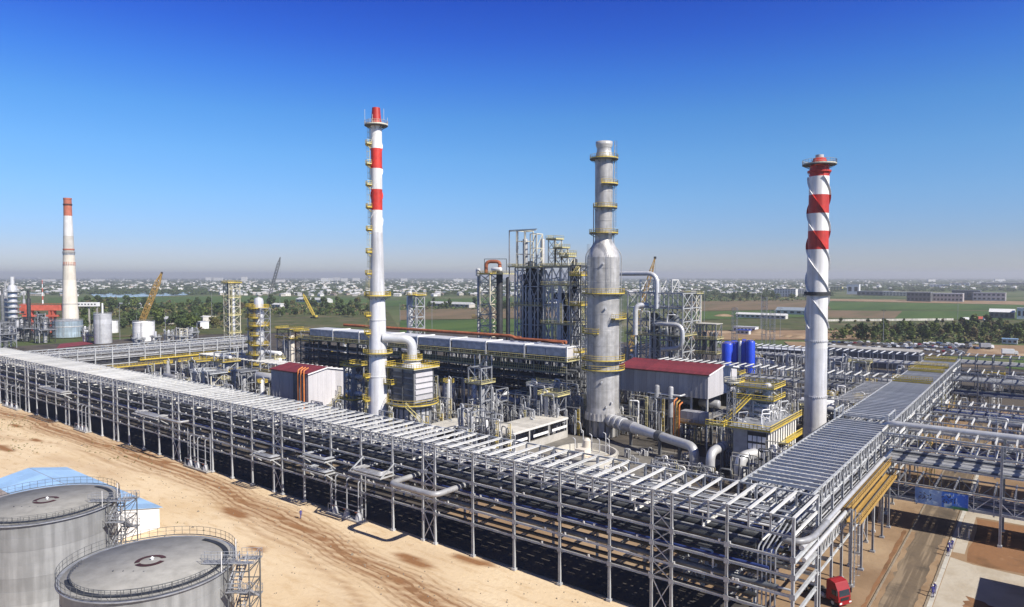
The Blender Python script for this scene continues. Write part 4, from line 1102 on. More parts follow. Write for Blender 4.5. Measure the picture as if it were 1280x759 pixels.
MB().rail(arc(6.8*qo, ho(317), 0, 2*PI, 20), 1.6, 2, 0.4, .1).build('railing', 'galv_dull', t)
# faded red lettering ring is only weathered paint: short vertical strokes
s = MB()
for k in range(9):
    an = R(-75+k*16); r_ = 6.75*qo; s.cb(math.cos(an)*r_, math.sin(an)*r_, ho(332), 0.35, 0.35, 3.0)
s.build('faded_lettering', 'brick_red', t)
# ---------------------------------------------------------------- generic plant pieces
def frame(par, w, d, levels, mt='galv_dull', brace=True, cs=0.45, nx=1, ny=1, floors=(), rail='yellow', floor_m='steel_mid', bm=None, railh=1.2):
    """steel frame, origin at its centre on the ground: columns, beams, cross braces, floors with rails"""
    xs = [-w/2+w*i/nx for i in range(nx+1)]; ys_ = [-d/2+d*i/ny for i in range(ny+1)]
    H = levels[-1]; c = MB().ibar((0, 0, 0), (0, 0, H), cs, cs).mesh('column', mt)
    for x in xs:
        for y in ys_: put('column', c, par, loc=(x, y, 0))
    for z in levels:
        m = MB()
        for y in ys_: m.ibar((-w/2, y, z), (w/2, y, z), cs*0.6, cs*0.9)
        for x in xs: m.ibar((x, -d/2, z-0.01), (x, d/2, z-0.01), cs*0.6, cs*0.9)
        m.build('beam_ring', bm or mt, par)
    if brace:
        zs_ = [0]+list(levels); bt = bm or mt
        for k, (z0, z1) in enumerate(zip(zs_, zs_[1:])):
            for i in range(nx):
                for y in (-d/2, d/2):
                    m = MB()
                    if k % 2: m.bar((xs[i], y, z0), (xs[i+1], y, z1), cs*0.45)
                    else: m.bar((xs[i+1], y, z0), (xs[i], y, z1), cs*0.45)
                    if brace == 2: m.bar((xs[i+(k % 2)], y+.15, z0), (xs[i+1-(k % 2)], y+.15, z1), cs*0.4)
                    m.build('brace', bt, par)
            for j in range(ny):
                for x in (-w/2, w/2):
                    m = MB().bar((x, ys_[j+(k % 2)], z0), (x, ys_[j+1-(k % 2)], z1), cs*0.45)
                    if brace == 2: m.bar((x+.15, ys_[j+1-(k % 2)], z0), (x+.15, ys_[j+(k % 2)], z1), cs*0.4)
                    m.build('brace', bt, par)
    for z in floors:
        e = 0.9
        p = MB().bx(-w/2-e, -d/2-e, z+0.22, w/2+e, d/2+e, z+0.32).build('platform', floor_m, par)
        MB().rail([(-w/2-e, -d/2-e, z+.3), (w/2+e, -d/2-e, z+.3), (w/2+e, d/2+e, z+.3), (-w/2-e, d/2+e, z+.3)], railh, 1.5, 0.35, 0.075, True).build('railing', rail, p)
def vessel(par, x, y, z0, z1, r, m='clad', n=20, name='vessel', rings=True):
    s = MB().lathe([(r, z0), (r, z1), (r*.85, z1+r*.35), (r*.5, z1+r*.55), (0.01, z1+r*.62)], n, x, y)
    o = s.build(name, m, par)
    if rings:
        q = MB(); k = max(2, int((z1-z0)/3))
        for i in range(1, k): z = z0+(z1-z0)*i/k; q.lathe([(r, z-.07), (r+.05, z), (r, z+.07)], n, x, y)
        q.build('band', m, o, kind='stuff')
    return o
def drum(par, x0, x1, y, z, r, m='clad', ax='x', name='drum'):
    prof = [(0.01, -.35*r), (r*.55, -.3*r), (r*.9, -.12*r), (r, 0), (r, x1-x0), (r*.9, x1-x0+.12*r), (r*.55, x1-x0+.3*r), (.01, x1-x0+.35*r)]
    s = MB(); s.lathe(prof, 18)
    s.v = [((x0+v[2], y+v[0], z+v[1]) if ax == 'x' else (y+v[0], x0+v[2], z+v[1])) for v in s.v]
    if ax == 'y': s.f = [tuple(reversed(f)) for f in s.f]
    o = s.build(name, m, par)
    for f in (.2, .8):
        c = x0+(x1-x0)*f
        if ax == 'x': MB().bx(c-.2, y-r*.8, z-r*1.5, c+.2, y+r*.8, z-r*.55).build('saddle', 'steel_mid', par)
        else: MB().bx(y-r*.8, c-.2, z-r*1.5, y+r*.8, c+.2, z-r*.55).build('saddle', 'steel_mid', par)
    return o

# ---------------------------------------------------------------- air cooler bank on its rack
CY0, CY1, CZ = 194.5, 206.0, 19.2
cx1 = AY(709, CY0); cx0 = AY(385, CY0)
t = thing('cooler_rack', 'long dark pipe rack carrying the row of air coolers with yellow railings', 'pipe rack', (cx1, CY0, 0))
L = cx1-cx0+6
def lc(x, y, z=0): return (x-cx1, y-CY0, z)
n = int(L/6.6); c = hcol_mesh(CZ, .45, .45).mesh('column', 'steel_mid')
for k in range(n+1):
    x = cx1-0.3-k*(L-.6)/n
    for y in (CY0, CY0+5.7, CY1): put('column', c, t, loc=lc(x, y))
    MB().ibar(lc(x, CY0, 15.2), lc(x, CY0, CZ-.3), .3, .3).build('hanger', 'steel_pale', t)
for y in (CY0, CY1):
    for z in (CZ-.2, 15.2, 12.0, 9.0, 6.0): MB().ibar(lc(cx1-L, y, z), lc(cx1, y, z), .3, .45).build('long_beam', 'steel_mid' if z < 15 else 'galv_dull', t)
c = MB().ibar((0, 0, 0), (0, CY1-CY0, 0), .3, .45).mesh('cross_beam', 'steel_mid')
for k in range(n+1):
    for z in (15.0, 11.8, 8.8, 5.8): put('cross_beam', c, t, loc=lc(cx1-0.3-k*(L-.6)/n, CY0, z))
dk = MB().bx(*lc(cx1-L, CY0-1.4, CZ), *lc(cx1+.8, CY1+1.4, CZ+.15)).build('deck', 'steel_mid', t)
MB().rail([lc(cx1-L, CY0-1.3, CZ+.15), lc(cx1+.7, CY0-1.3, CZ+.15), lc(cx1+.7, CY1+1.3, CZ+.15)], 1.5, .95, .4, .085).build('railing', 'yellow_pale', dk)
d2k = MB().bx(*lc(cx1-L*.62, CY0-1.0, 15.5), *lc(cx1+.4, CY0+1.2, 15.62)).build('lower_walkway', 'steel_mid', t)
MB().rail([lc(cx1-L*.62, CY0-.9, 15.6), lc(cx1+.3, CY0-.9, 15.6)], 2.0, .8, .2, .08).build('railing', 'yellow_pale', d2k)
nun = 8; uw = (cx1-cx0)/nun
gc = 'air coolers in a row on the cooler rack'
def cooler(w):
    t = thing('air_cooler', 'x', 'air cooler', (0, 0, 0))
    MB().bx(0.5, 0.3, .8, w-1.0, 9.5, 3.0).build('plenum', 'steel_mid', t)
    for k in range(2):
        a = .5+k*(w-1.5)/2+.08; b = .5+(k+1)*(w-1.5)/2-.08
        p = MB().bx(a, 0.02, 1.6, b, .3, 4.2).build('side_panel', 'cooler_grey', t)
        s = MB()
        for i in range(5): s.bx(a+.1, -.06, 1.75+i*.5, b-.1, .02, 1.98+i*.5)
        s.build('louvre', 'cooler_grey', p)
    MB().bx(0.2, -.1, 4.2, w-.6, 9.8, 4.6).build('top_cover', 'cooler_top', t)
    for k in range(0):
        x = .5+(k+.5)*(w-1.5)/2
        MB().lathe([(2.6, 4.6), (2.5, 5.1), (2.3, 5.1), (2.25, 4.61)], 20, x, 5).build('fan_ring', 'cooler_top', t)
    MB().bx(w-.75, -.15, .0, w-.15, .25, 4.9).bx(w-.75, 9.4, 0, w-.15, 9.8, 4.9).bx(w-.75, .25, 4.5, w-.15, 9.4, 4.9).build('end_frame', 'white', t)
    MB().bx(w-.7, .3, .8, w-.5, 9.4, 4.4).build('end_panel', 'panel_white', t)
    for k in range(6):
        x = .6+k*(w-1.6)/5
        MB().bar((x, 0.1, 0), (x, 0.1, 1.6), .2).build('leg', 'galv_dull', t)
    return t
place = ['at the right end of the row, under the grey riser stack', 'second from the right end of the row', 'third from the right end, behind the furnace', 'right behind the thin stack elbow duct', 'just left of the thin striped stack', 'sixth from the right end of the row', 'second from the left end of the row', 'at the left end of the row, above the red cube roof']
c0 = cooler(uw)
for k in range(nun):
    l = 'grey louvred air cooler '+place[k]
    o = c0 if k == 0 else dup(c0, (0, 0, 0))
    o.location = (cx1-(k+1)*uw, CY0+.4, CZ+.15); o['label'] = l; o['group'] = gc
gpc = 'dark pipes on the cooler rack'
for z, ym in ((15.4, 1), (12.2, 1), (9.2, 1), (6.2, 1)):
    y = CY0+.9
    while y < CY1-.6:
        r = rr.choice([.15, .2, .3, .38]); m = rr.choice(['steel_dark', 'steel_mid', 'galv_dull', 'steel_mid'])
        straight('pipe', (cx1-L, y+r, z+r+.05), (cx1+rr.random()*2, y+r, z+r+.05), r, m, {'steel_dark': 'near black', 'steel_mid': 'dark grey', 'galv_dull': 'mid grey'}[m]+' pipe on the %s level below the air coolers' % {15.4: 'top', 12.2: 'second', 9.2: 'third', 6.2: 'lowest'}[z], gpc)
        y += 2*r+rr.random()*1.1+.15
# rust coloured header behind the coolers
zc = 24.6; ya = CY1+2.5
s = MB().pipe([(AY(430, ya), ya, zc+.6), (AY(640, ya), ya, zc+.6), (AY(645, ya), ya, zc-.3), (AY(708, ya), ya, zc-.3)], .62, 12, 1.5)
tag(s.build('header_pipe', 'rust_pipe'), 'long rust orange header pipe running behind the air coolers', 'pipe')
s = MB().pipe([(AY(455, ya), ya+1.6, zc+.2), (AY(648, ya), ya+1.6, zc+.2)], .4, 10)
tag(s.build('header_pipe', 'rust_pipe'), 'slimmer rust orange pipe beside the long header behind the coolers', 'pipe')
s = MB().pipe([(AY(672, ya), ya-1.2, zc-1.6), (AY(706, ya), ya-1.2, zc-1.6), (AY(706, ya)+.1, ya-1.2, zc-.4), (AY(688, ya), ya-1.2, zc-.4)], .32, 10, .6)
tag(s.build('return_bend', 'rust_pipe'), 'rust orange return bend at the right end of the header behind the coolers', 'pipe')
for k in range(9):
    x = AY(450+k*30, ya)
    s = MB().bar((-.8, 0, 0), (-.8, 0, zc-.9), .25).bar((.8, 0, 0), (.8, 0, zc-.9), .25).bar((-1, 0, zc-.9), (1, 0, zc-.9), .25)
    tag(s.build('pipe_support', 'steel_pale', loc=(x, ya, 0)), 'pale goalpost support under the rust orange header behind the coolers', 'pipe support', 'goalpost supports under the rust header')

# ---------------------------------------------------------------- buildings with red roofs
def hall(x0, x1, y0, y1, zb, he, hr, label, pw, shade_m_s, open_below):
    t = thing('hall' if open_below else 'cube_building', label, 'building', (x1, y0, 0))
    W, D = x1-x0, y1-y0
    def panels(ax, m, L, off):
        n = max(2, round(L/pw)); w = L/n
        if ax == 's':
            me = MB().bx(0.015, 0, zb, w-.015, .14, he).bx(w*.42, -.05, zb+.02, w*.58, 0, he-.02).mesh('wall_panel', m)
            for k in range(n): put('wall_panel', me, t, loc=(-W+k*w, off, 0))
        else:
            for k in range(n):
                a, b = k*w+.015, (k+1)*w-.015
                za = he+(hr-he)*(1-abs(a-D/2)/(D/2)); zb_ = he+(hr-he)*(1-abs(b-D/2)/(D/2))
                q = MB(); q.v = [(off-.14, a, zb), (off-.14, b, zb), (off-.14, b, zb_-.1), (off-.14, a, za-.1), (off, a, zb), (off, b, zb), (off, b, zb_-.1), (off, a, za-.1)]
                for f in ((0, 3, 2, 1), (4, 5, 6, 7), (0, 1, 5, 4), (1, 2, 6, 5), (2, 3, 7, 6), (3, 0, 4, 7)): q.face(f)
                q.build('wall_panel', m, t)
    panels('s', shade_m_s, W, 0.0); panels('s', 'panel_white', W, D-.14); panels('e', 'panel_white', D, 0.0); panels('e', 'panel_white', D, -W+.14)  # south panels: the shade on the white walls is put into their grey
    n = round((W+1)/2.6); w = (W+1)/n
    for sg in (0, 1):
        q = MB(); yb = -.5 if sg == 0 else D+.5; ym = D/2-.06 if sg == 0 else D/2+.06
        q.v = [(.015, yb, he-.06), (w-.015, yb, he-.06), (w-.015, ym, hr+.04), (.015, ym, hr+.04), (.015, yb, he+.08), (w-.015, yb, he+.08), (w-.015, ym, hr+.18), (.015, ym, hr+.18)]
        for f in ((3, 2, 1, 0), (4, 5, 6, 7), (0, 1, 5, 4), (1, 2, 6, 5), (2, 3, 7, 6), (3, 0, 4, 7)): q.face(f if sg == 0 else tuple(reversed(f)))
        me = q.mesh('roof_sheet', 'red_roof')
        for k in range(n): put('roof_sheet', me, t, loc=(-W-.5+k*w, 0, 0))
    MB().bx(-W-.5, D/2-.2, hr+.1, .5, D/2+.2, hr+.24).build('ridge_cap', 'red_roof', t)
    q = MB().bar((.55, -.5, he-.1), (.55, D/2, hr+.0), .14, .4).bar((.55, D/2, hr+.0), (.55, D+.5, he-.1), .14, .4)
    q.build('gable_trim', 'white', t)
    MB().bx(-W-.45, -.62, he-.3, .45, -.5, he-.08).build('gutter', 'oxide', t)
    return t, W, D
xL, yL = -194.7, 141.1
t, W, D = hall(AY(338, yL), xL, yL, yL+15, 0, 15.4, 16.8, 'windowless white cube building with dark red roof and orange pipes', 1.9, 'panel_grey_and_shaded', False)
for k in range(3):
    x = AY(372+k*3.6, yL-.6)-xL
    MB().pipe([(x, -.7, 0), (x, -.7, 16.4), (x, 1.2, 17.2)], .26, 8, .6).build('riser_pipe', 'orange', t)
MB().bx(AY(366, yL)-xL, -.16, 0, AY(371, yL)-xL, -.06, 15.2).build('shadow_gap_panel', 'steel_mid', t)
MB().bx(.02, 2.2, 0, .12, 3.3, 2.2).build('door', 'steel_mid', t)
MB().bx(.02, 7.2, 2.4, 1.0, 8.6, 4.2).build('vent_box', 'panel_grey_and_shaded', t)
MB().bx(-2.2, -2.2, 0, -.2, -.3, 2.2).build('equipment_cabinet', 'steel_mid', t)
st_ = thing('stair_flight', 'yellow flight of steps against the white end of the cube building', 'stairs', (xL+1.4, yL+3, 0))
MB().stair((0, 0, 0), (0, 8.5, 6.2), 1.0).build('flight', 'yellow_pale', st_)
p = MB().bx(-.6, 8.5, 6.1, 2.6, 12, 6.25).build('landing', 'yellow', st_)
MB().rail([(2.6, 8.5, 6.25), (2.6, 12, 6.25), (-.6, 12, 6.25)], 1.3, 1, .4, .08).build('railing', 'yellow', p)
MB().bar((2.4, 11.8, 0), (2.4, 11.8, 6.1), .25).bar((2.4, 8.7, 0), (2.4, 8.7, 6.1), .25).build('post', 'yellow_pale', st_)
xR, yR = -79.2, 197.0
xRw = AY(772, yR)
t, W, D = hall(xRw, xR, yR, AX(922, xR), 11.6, 18.8, 20.5, 'long open sided compressor hall, red roof over shade-grey ribbed panels on columns', 1.5, 'panel_grey_and_shaded', True)
n = 6; c = MB().ibar((0, 0, 0), (0, 0, 18.6), .5, .5).mesh('column', 'steel_pale')
for k in range(n+1):
    for y in (.5, D-.5): put('column', c, t, loc=(-W+.4+k*(W-.8)/n, y, 0))
MB().bx(-W, 0.2, 5.2, 0, D-.2, 5.6).build('floor_slab', 'concrete_dark', t)
for k in range(8): MB().bx(-W+k*W/8+.02, D-.5, 0, -W+(k+1)*W/8-.02, D-.3, 11.5).build('shade_back_panel', 'steel_dark', t)  # added backing; its dark colour stands in for shade under the hall
for k in range(4): MB().bx(-W+3+k*6.5, D*.55, 5.6, -W+6.5+k*6.5, D*.85, 9.6).build('machine_housing', 'steel_mid', t)
for k in range(8): MB().bx(-W+k*W/7-.3 if k else -W, .8, 0, -W+k*W/7+.3, 1.6, 5.2).build('pier', 'concrete', t)
MB().rail([(-W, .25, 5.6), (0, .25, 5.6), (0, D-.25, 5.6)], 1.2, 2).build('railing', 'galv_dull', t)
for k in range(3):
    x = -W+5+k*9
    drum(t, x, x+6, D/2, 8.2, 1.3, 'clad_dull', 'x', 'compressor')
MB().stair((-13, -2.6, .3), (-8, -2.6, 5.4), 1.2).build('stair', 'galv_dull', t)
s = thing('knockout_drum', 'pair of slim vertical pots with pipe arms in front of the long red roofed hall', 'vessel', (AY(822, yR-5), yR-5, 0))
for x in (0, 4.5): vessel(s, x, 0, 6, 14.8, .75, 'clad_dull', 14); MB().cyl(x, 0, 0, 6, .5, 10).build('skirt', 'steel_mid', s)
MB().pipe([(-3, 0, 12.6), (7.5, 0, 12.6), (7.5, 3, 12.6)], .3, 8, .5).build('pipe_arm', 'clad', s)
MB().bx(-1.6, -1.2, 11.4, 6.2, 1.2, 11.5).rail([(-1.6, -1.2, 11.5), (6.2, -1.2, 11.5)], 1.1).build('platform', 'galv_dull', s)
og = G(842, 556)
s = thing('riser_pipes', 'bundle of orange vertical pipes and ladder in front of the long hall', 'pipe', (og[0], og[1], 0))
for k in range(3): MB().pipe([(k*.8, 0, 0), (k*.8, 0, 12.5-k*.5), (k*.8, 2, 13-k*.5)], .24, 8, .5).build('riser', 'orange' if k != 1 else 'ochre', s)
MB().ladder((1.2, -.5, 0), 11, 0, -1).build('ladder', 'ochre', s)
eg = G(868, 556)
s = thing('water_tank', 'square grey tank on an ochre stage below the red hall gable', 'tank', (eg[0], eg[1], 0))
for x in (-4, 4):
    for y in (-2, 2): MB().ibar((x, y, 0), (x, y, 6.2), .35, .35).build('leg', 'steel_mid', s)
MB().bx(-4.5, -2.6, 6.2, 4.5, 2.6, 6.5).rail([(-4.5, -2.6, 6.5), (4.5, -2.6, 6.5), (4.5, 2.6, 6.5)], 1, 1.2, .3).build('stage', 'ochre', s)
for k in range(4): MB().bx(-3.6+k*1.8, -1.6, 6.5, -3.6+k*1.8+1.74, 1.6, 9.6).build('tank_panel', 'panel_grey_and_shaded', s)

# ---------------------------------------------------------------- furnace beside the thin stack
fx, fy = AY(515, 138), 138.0
t = thing('furnace', 'round silver furnace with boxed louvred top and yellow railed decks', 'furnace', (fx, fy, 0))
def hf(py): return HT(py, (fx, fy))
rf_ = 23*dist((fx, fy))/FPX
zf = [hf(p) for p in (503, 492, 468, 455)]
MB().lathe([(rf_, 2.5), (rf_, zf[0])], 40).build('shell', 'clad', t)
for k in range(20):
    an = R(k*18); c, q = math.cos(an), math.sin(an)
    MB().bar((c*(rf_+.12), q*(rf_+.12), 0), (c*(rf_+.12), q*(rf_+.12), zf[0]), .3).build('rib', 'steel_mid', t)
s = MB()
for z_ in (4, 7, zf[0]-1): s.lathe([(rf_, z_-.15), (rf_+.25, z_-.15), (rf_+.25, z_+.15), (rf_, z_+.15)], 40, hard=True)
s.build('band', 'steel_mid', t, kind='stuff')
ring_platform(t, zf[0], rf_-1, rf_+2.2, 0, 360, 'steel_mid', 'yellow', h=1.6)
wx, wy = 4.4, 3.6
zt = hf(459)
bxm = MB().bx(-wx, -wy, zf[0]+.6, wx, wy, zt).build('convection_box', 'clad_dull', t)
for k in range(5):
    z0 = zf[0]+1.4+k*(zt-zf[0]-2)/5; z1 = z0+(zt-zf[0]-2)/5-.5
    MB().bx(wx, -wy+.3, z0, wx+.35, wy-.3, z1).build('header_box', 'panel_white', bxm)
    MB().bx(-wx+.3, -wy-.25, z0, wx-.3, -wy, z1).build('header_box', 'steel_mid', bxm)
for x in (-wx, 0, wx):
    for y in (-wy-.2, wy+.2): MB().bar((x, y, zf[0]), (x, y, zt), .35).build('buckstay', 'steel_mid', t)
zp = hf(480)
p = MB().bx(-wx-1.8, -wy-2.2, zp, -wx+2, -wy-.3, zp+.15).build('platform', 'steel_mid', t)
MB().rail([(-wx-1.8, -wy-2.2, zp+.15), (-wx+2, -wy-2.2, zp+.15), (-wx+2, -wy-.3, zp+.15)], 1.5, 1, .4, .08).build('railing', 'yellow', p)
p = MB().bx(-wx-1.4, -wy-1.4, zt, wx+1.4, wy+1.4, zt+.2).build('platform', 'cream', t)
MB().rail([(-wx-1.4, -wy-1.4, zt+.2), (wx+1.4, -wy-1.4, zt+.2), (wx+1.4, wy+1.4, zt+.2), (-wx-1.4, wy+1.4, zt+.2)], 1.4, 1, .4, .08, True).build('railing', 'yellow', p)
MB().lathe([(3.2, zt+.2), (1.5, zt+2.4)], 20).build('hood', 'clad', t)
zd = hf(424)
ring_platform(t, hf(449), 1.4, 2.9, 0, 360, 'cream', 'yellow', h=1.4)
MB().pipe([(0, 0, zt+2.3), (0, 0, zd), (X1-fx+2, Y1-fy, zd+.4)], 1.35, 18, 3.0).build('offtake_duct', 'clad', t)
q = MB(); prev = None
for k in range(12):
    a, b = R(-60+k*8), R(-60+(k+1)*8); ro = rf_+1.7
    z0, z1 = zf[0]-k*zf[0]/12, zf[0]-(k+1)*zf[0]/12
    q.bar((math.cos(a)*ro, math.sin(a)*ro, z0), (math.cos(b)*ro, math.sin(b)*ro, z1), 1.0, .12)
    for r_ in (ro-.5, ro+.5):
        q.tri((math.cos(a)*r_, math.sin(a)*r_, z0+1.1), (math.cos(b)*r_, math.sin(b)*r_, z1+1.1), .07).tri((math.cos(a)*r_, math.sin(a)*r_, z0), (math.cos(a)*r_, math.sin(a)*r_, z0+1.1), .06)
q.build('curved_stair', 'yellow_pale', t)
for x in (-wx-.9,): MB().ladder((x, -wy-.6, zf[0]), zt-zf[0], -1, 0).build('ladder', 'yellow', t)
# slim structure with vessels just left of the thin stack
def module(px, by, w, d, levels, label, mt='galv_dull', vs=(), drums=(), floors=None, rail='yellow', brace=True, nx=1, ny=1, xy=None, cat='structure', name='process_structure', bm=None, floor_m='steel_mid', cs=.4, pipes=0):
    x, y = xy or G(px, by)
    t = thing(name, label, cat, (x, y, 0))
    frame(t, w, d, levels, mt, brace, cs, nx, ny, levels[::1] if floors is None else floors, rail, floor_m, bm)
    for (vx, vy, z0, z1, r, m) in vs: vessel(t, vx, vy, z0, z1, r, m, 16)
    for (a, b, yy, z, r, m) in drums: drum(t, a, b, yy, z, r, m)
    q = random.Random(int(px*7+by))
    for k in range(pipes):
        xa, ya_ = q.uniform(-w/2, w/2), q.choice([-d/2-.5, d/2+.5, q.uniform(-d/2, d/2)])
        z1 = q.choice(levels)+q.uniform(.5, 2); xb = q.uniform(-w/2, w/2)
        MB().pipe([(xa, ya_, 0.2), (xa, ya_, z1), (xb, ya_+q.uniform(-1, 1), z1), (xb, ya_, q.uniform(1, z1*.7))], q.choice([.1, .15, .22]), 7, .5).build('pipe', q.choice(['clad', 'galv', 'clad_dull', 'galv_dull']), t)
    return t
module(443, 545, 4, 4, [6, 11, 16, 21], 'slim steel tower with stacked heat exchangers left of the thin striped stack', 'galv_dull', [(0, 0, 1, 17, 1.0, 'clad_dull')], [(-3, 3, 0, 18, .7, 'clad'), (-3, 3, 0, 13, .7, 'clad')], [11, 21], pipes=5)
module(600, 540, 5, 5, [5, 10, 15, 20], 'scaffold like steel tower with zigzag stair in front of the coolers', 'galv_dull', [(0.5, .5, 1, 14, .8, 'clad_dull')], [], [15], 'yellow_pale', pipes=5)
zst = thing('stair_tower', 'pale zigzag stair tower standing before the cooler rack', 'stairs', (AY(597, 188), 188, 0))
for k in range(5):
    a, b = ((0, 0, k*3.8), (4, 0, k*3.8+3.8)) if k % 2 == 0 else ((4, 1.3, k*3.8), (0, 1.3, k*3.8+3.8))
    MB().stair(a, b, 1.1).build('flight', 'cream', zst)
for x in (-.8, 4.8):
    for y in (-.7, 2): MB().bar((x, y, 0), (x, y, 20), .25).build('post', 'steel_pale', zst)
for k in range(1, 5): MB().bx(-1 if k % 2 == 0 else 4, -.7, k*3.8-.1, 0 if k % 2 == 0 else 5, 2, k*3.8).build('landing', 'yellow_pale', zst)

# flat roofed shelters
def shelter(pl, pf, pr, z, label, bays=3):
    a, b, c = G(*pl, z), G(*pf, z), G(*pr, z)
    y0 = (a[1]+b[1])/2; x0, x1 = a[0], b[0]; y1 = c[1]
    t = thing('shelter', label, 'shelter', (x0, y0, 0)); W, D = x1-x0, y1-y0
    n = max(2, int(D/3)); me = MB().bx(0, .02, z-.35, W, D/n-.02, z).mesh('roof_slab', 'concrete_pale')
    for k in range(n): put('roof_slab', me, t, loc=(0, k*D/n, 0))
    MB().bx(-.15, -.15, z-.6, W+.15, 0, z-.05).bx(W, 0, z-.6, W+.15, D, z-.05).build('fascia', 'steel_pale', t)
    for k in range(bays+1):
        for x in (.3, W-.3): MB().ibar((x, .3+k*(D-.6)/bays, 0), (x, .3+k*(D-.6)/bays, z-.35), .35, .35).build('post', 'steel_pale', t)
    MB().bx(W-.25, 0, 0, W-.05, D, z*.35).build('low_wall', 'concrete', t)
    MB().bx(W-.22, .2, z*.5, W-.1, D*.3, z*.62).bx(W-.22, D*.4, z*.5, W-.1, D*.65, z*.62).bx(W-.22, D*.72, z*.5, W-.1, D-.3, z*.62).build('sun_blade', 'white', t)
    MB().bx(.3, .5, 0, .5, D-.5, z-.4).build('back_wall', 'concrete', t)
    return t
sh = shelter((600, 537), (636, 543), (707, 521), 6.0, 'long flat concrete roofed shelter between furnace and grey riser stack')
MB().bx(3, 9.6, 3.6, 6, 10, 5).build('red_cabinet', 'red_crane', sh)
shelter((520, 534), (545, 538), (577, 520), 6.0, 'small flat concrete roofed shelter right of the furnace', 2)
for (px, py, h) in ((621, 512, 8), (672, 506, 9)):
    g = G(px, py+6); s = MB().pipe([(0, 0, 0), (0, 0, h), (1.5, 1.2, h+.2)], .35, 10, 1.0)
    tag(s.build('vent_pipe', 'clad', loc=(g[0], g[1], 0)), 'silver gooseneck vent pipe behind the long shelter, the '+('left' if px < 650 else 'right')+' one', 'pipe')
g = G(640, 514)
t = thing('pipe_manifold', 'pale arched manifold pipes on goalposts behind the long shelter', 'pipe', (g[0], g[1], 0))
for k in range(3):
    MB().pipe([(-2, k*1.1-4, 0), (-2, k*1.1-4, 6+k*.4), (2, 10+k, 6.6+k*.4), (3, 12+k, 0)], .3, 9, 1.5).build('pipe', 'clad', t)
for y in (-4, 3, 9): MB().bar((-3, y, 0), (-3, y, 6), .2).bar((3, y, 0), (3, y, 6), .2).bar((-3, y, 6), (3, y, 6), .2).build('goalpost', 'steel_pale', t)

# ---------------------------------------------------------------- tall structures behind the coolers
b1 = G(667, 485)
t = thing('reactor_structure', 'tallest open steel structure with dark columns and light posts behind the coolers', 'structure', (b1[0], b1[1], 0))
def hr1(py): return HT(py, b1)
lv = [hr1(p) for p in (455, 430, 405, 382, 358, 335)]
frame(t, 12, 10.5, lv, 'steel_pale', 2, .45, 3, 2, [lv[5], lv[3], lv[1]], 'yellow_pale', 'steel_mid', 'galv')
zt_ = hr1(289)
q = MB()
for x, y in ((-5.2, -5.2), (-1, -5.2), (-5.2, 1), (-1, 1), (2, -5.2), (5.2, -5.2), (5.2, -1), (2, -1)): q.bar((x, y, lv[5]), (x, y, zt_ if x < 0 else zt_-1.5), .4)
for z_ in (hr1(318), hr1(302), zt_):
    q.bar((-5.4, -5.2, z_), (-1, -5.2, z_), .3).bar((-5.2, -5.2, z_), (-5.2, 1, z_), .3).bar((-5.2, 1, z_), (-1, 1, z_), .3).bar((-1, -5.2, z_), (-1, 1, z_), .3)
for z0_, z1_ in ((lv[5], hr1(323)), (hr1(323), hr1(311)), (hr1(311), zt_-1.5)):
    q.bar((2, -5.2, z1_), (5.2, -5.2, z1_), .3).bar((5.2, -5.2, z1_), (5.2, -1, z1_), .3).bar((2, -5.2, z0_), (5.2, -5.2, z1_), .22).bar((5.2, -5.2, z0_), (5.2, -1, z1_), .22).bar((2, -1, z1_), (5.2, -1, z1_), .3).bar((2, -5.2, z1_), (2, -1, z1_), .3)
q.bar((-9, -5.2, zt_), (5, -5.2, zt_), .3)
q.build('upper_frame', 'cream', t)
vessel(t, -3, -2, lv[5], hr1(300), 1.1, 'clad_dull', 16)
for (x, y, z1, r) in ((-3, 2, hr1(330), 2.2), (2.4, -1, hr1(340), 2.0), (-2.5, -3, hr1(345), 1.6)):
    vessel(t, x, y, 4, z1, r, 'steel_dark', 20, 'reactor')
vessel(t, 2.5, 3, 4, hr1(300), 1.0, 'clad_dull', 14)
for k in range(7):
    x = -4.5+k*1.5; MB().pipe([(x, -5.6, 3), (x, -5.6, lv[-1]-1-k*2), (x+.6, 0, lv[-1]-1-k*2)], .22, 8, 1).build('pipe', ['clad', 'galv', 'clad_dull'][k % 3], t)
MB().bx(-9, -6.5, lv[5]+.25, -5, 6, lv[5]+.4).build('platform', 'steel_mid', t)
MB().rail([(-9, 6, lv[5]+.4), (-9, -6.5, lv[5]+.4), (-5, -6.5, lv[5]+.4)], 1.3, 1.4, .4, .09).build('railing', 'yellow_pale', t)
MB().bar((-8.5, -6, 0), (-8.5, -6, hr1(288)), .35).bar((-8.5, 0, 0), (-8.5, 0, hr1(288)), .35).bar((-8.5, -6, hr1(288)), (6, -6, hr1(288)), .3).bar((-8.5, 0, hr1(288)), (0, 0, hr1(288)), .3).build('outrigger_post', 'galv_dull', t)
b2 = G(711, 492)
t = thing('reactor_structure', 'broad dark steel structure with yellow decks between the tallest structure and the riser stack', 'structure', (b2[0], b2[1], 0))
def hr2(py): return HT(py, b2)
lv = [hr2(p) for p in (455, 430, 405, 381, 357, 334)]
frame(t, 17, 12, lv, 'steel_pale', 2, .42, 4, 2, [lv[5], lv[4], lv[2]], 'yellow_pale', 'steel_mid', 'galv')
for k in range(5): MB().ladder((-5+k*2.6, -6.2, lv[k % 4]), lv[k % 4+1]-lv[k % 4]+1, 0, -1).build('ladder', 'yellow_pale', t)
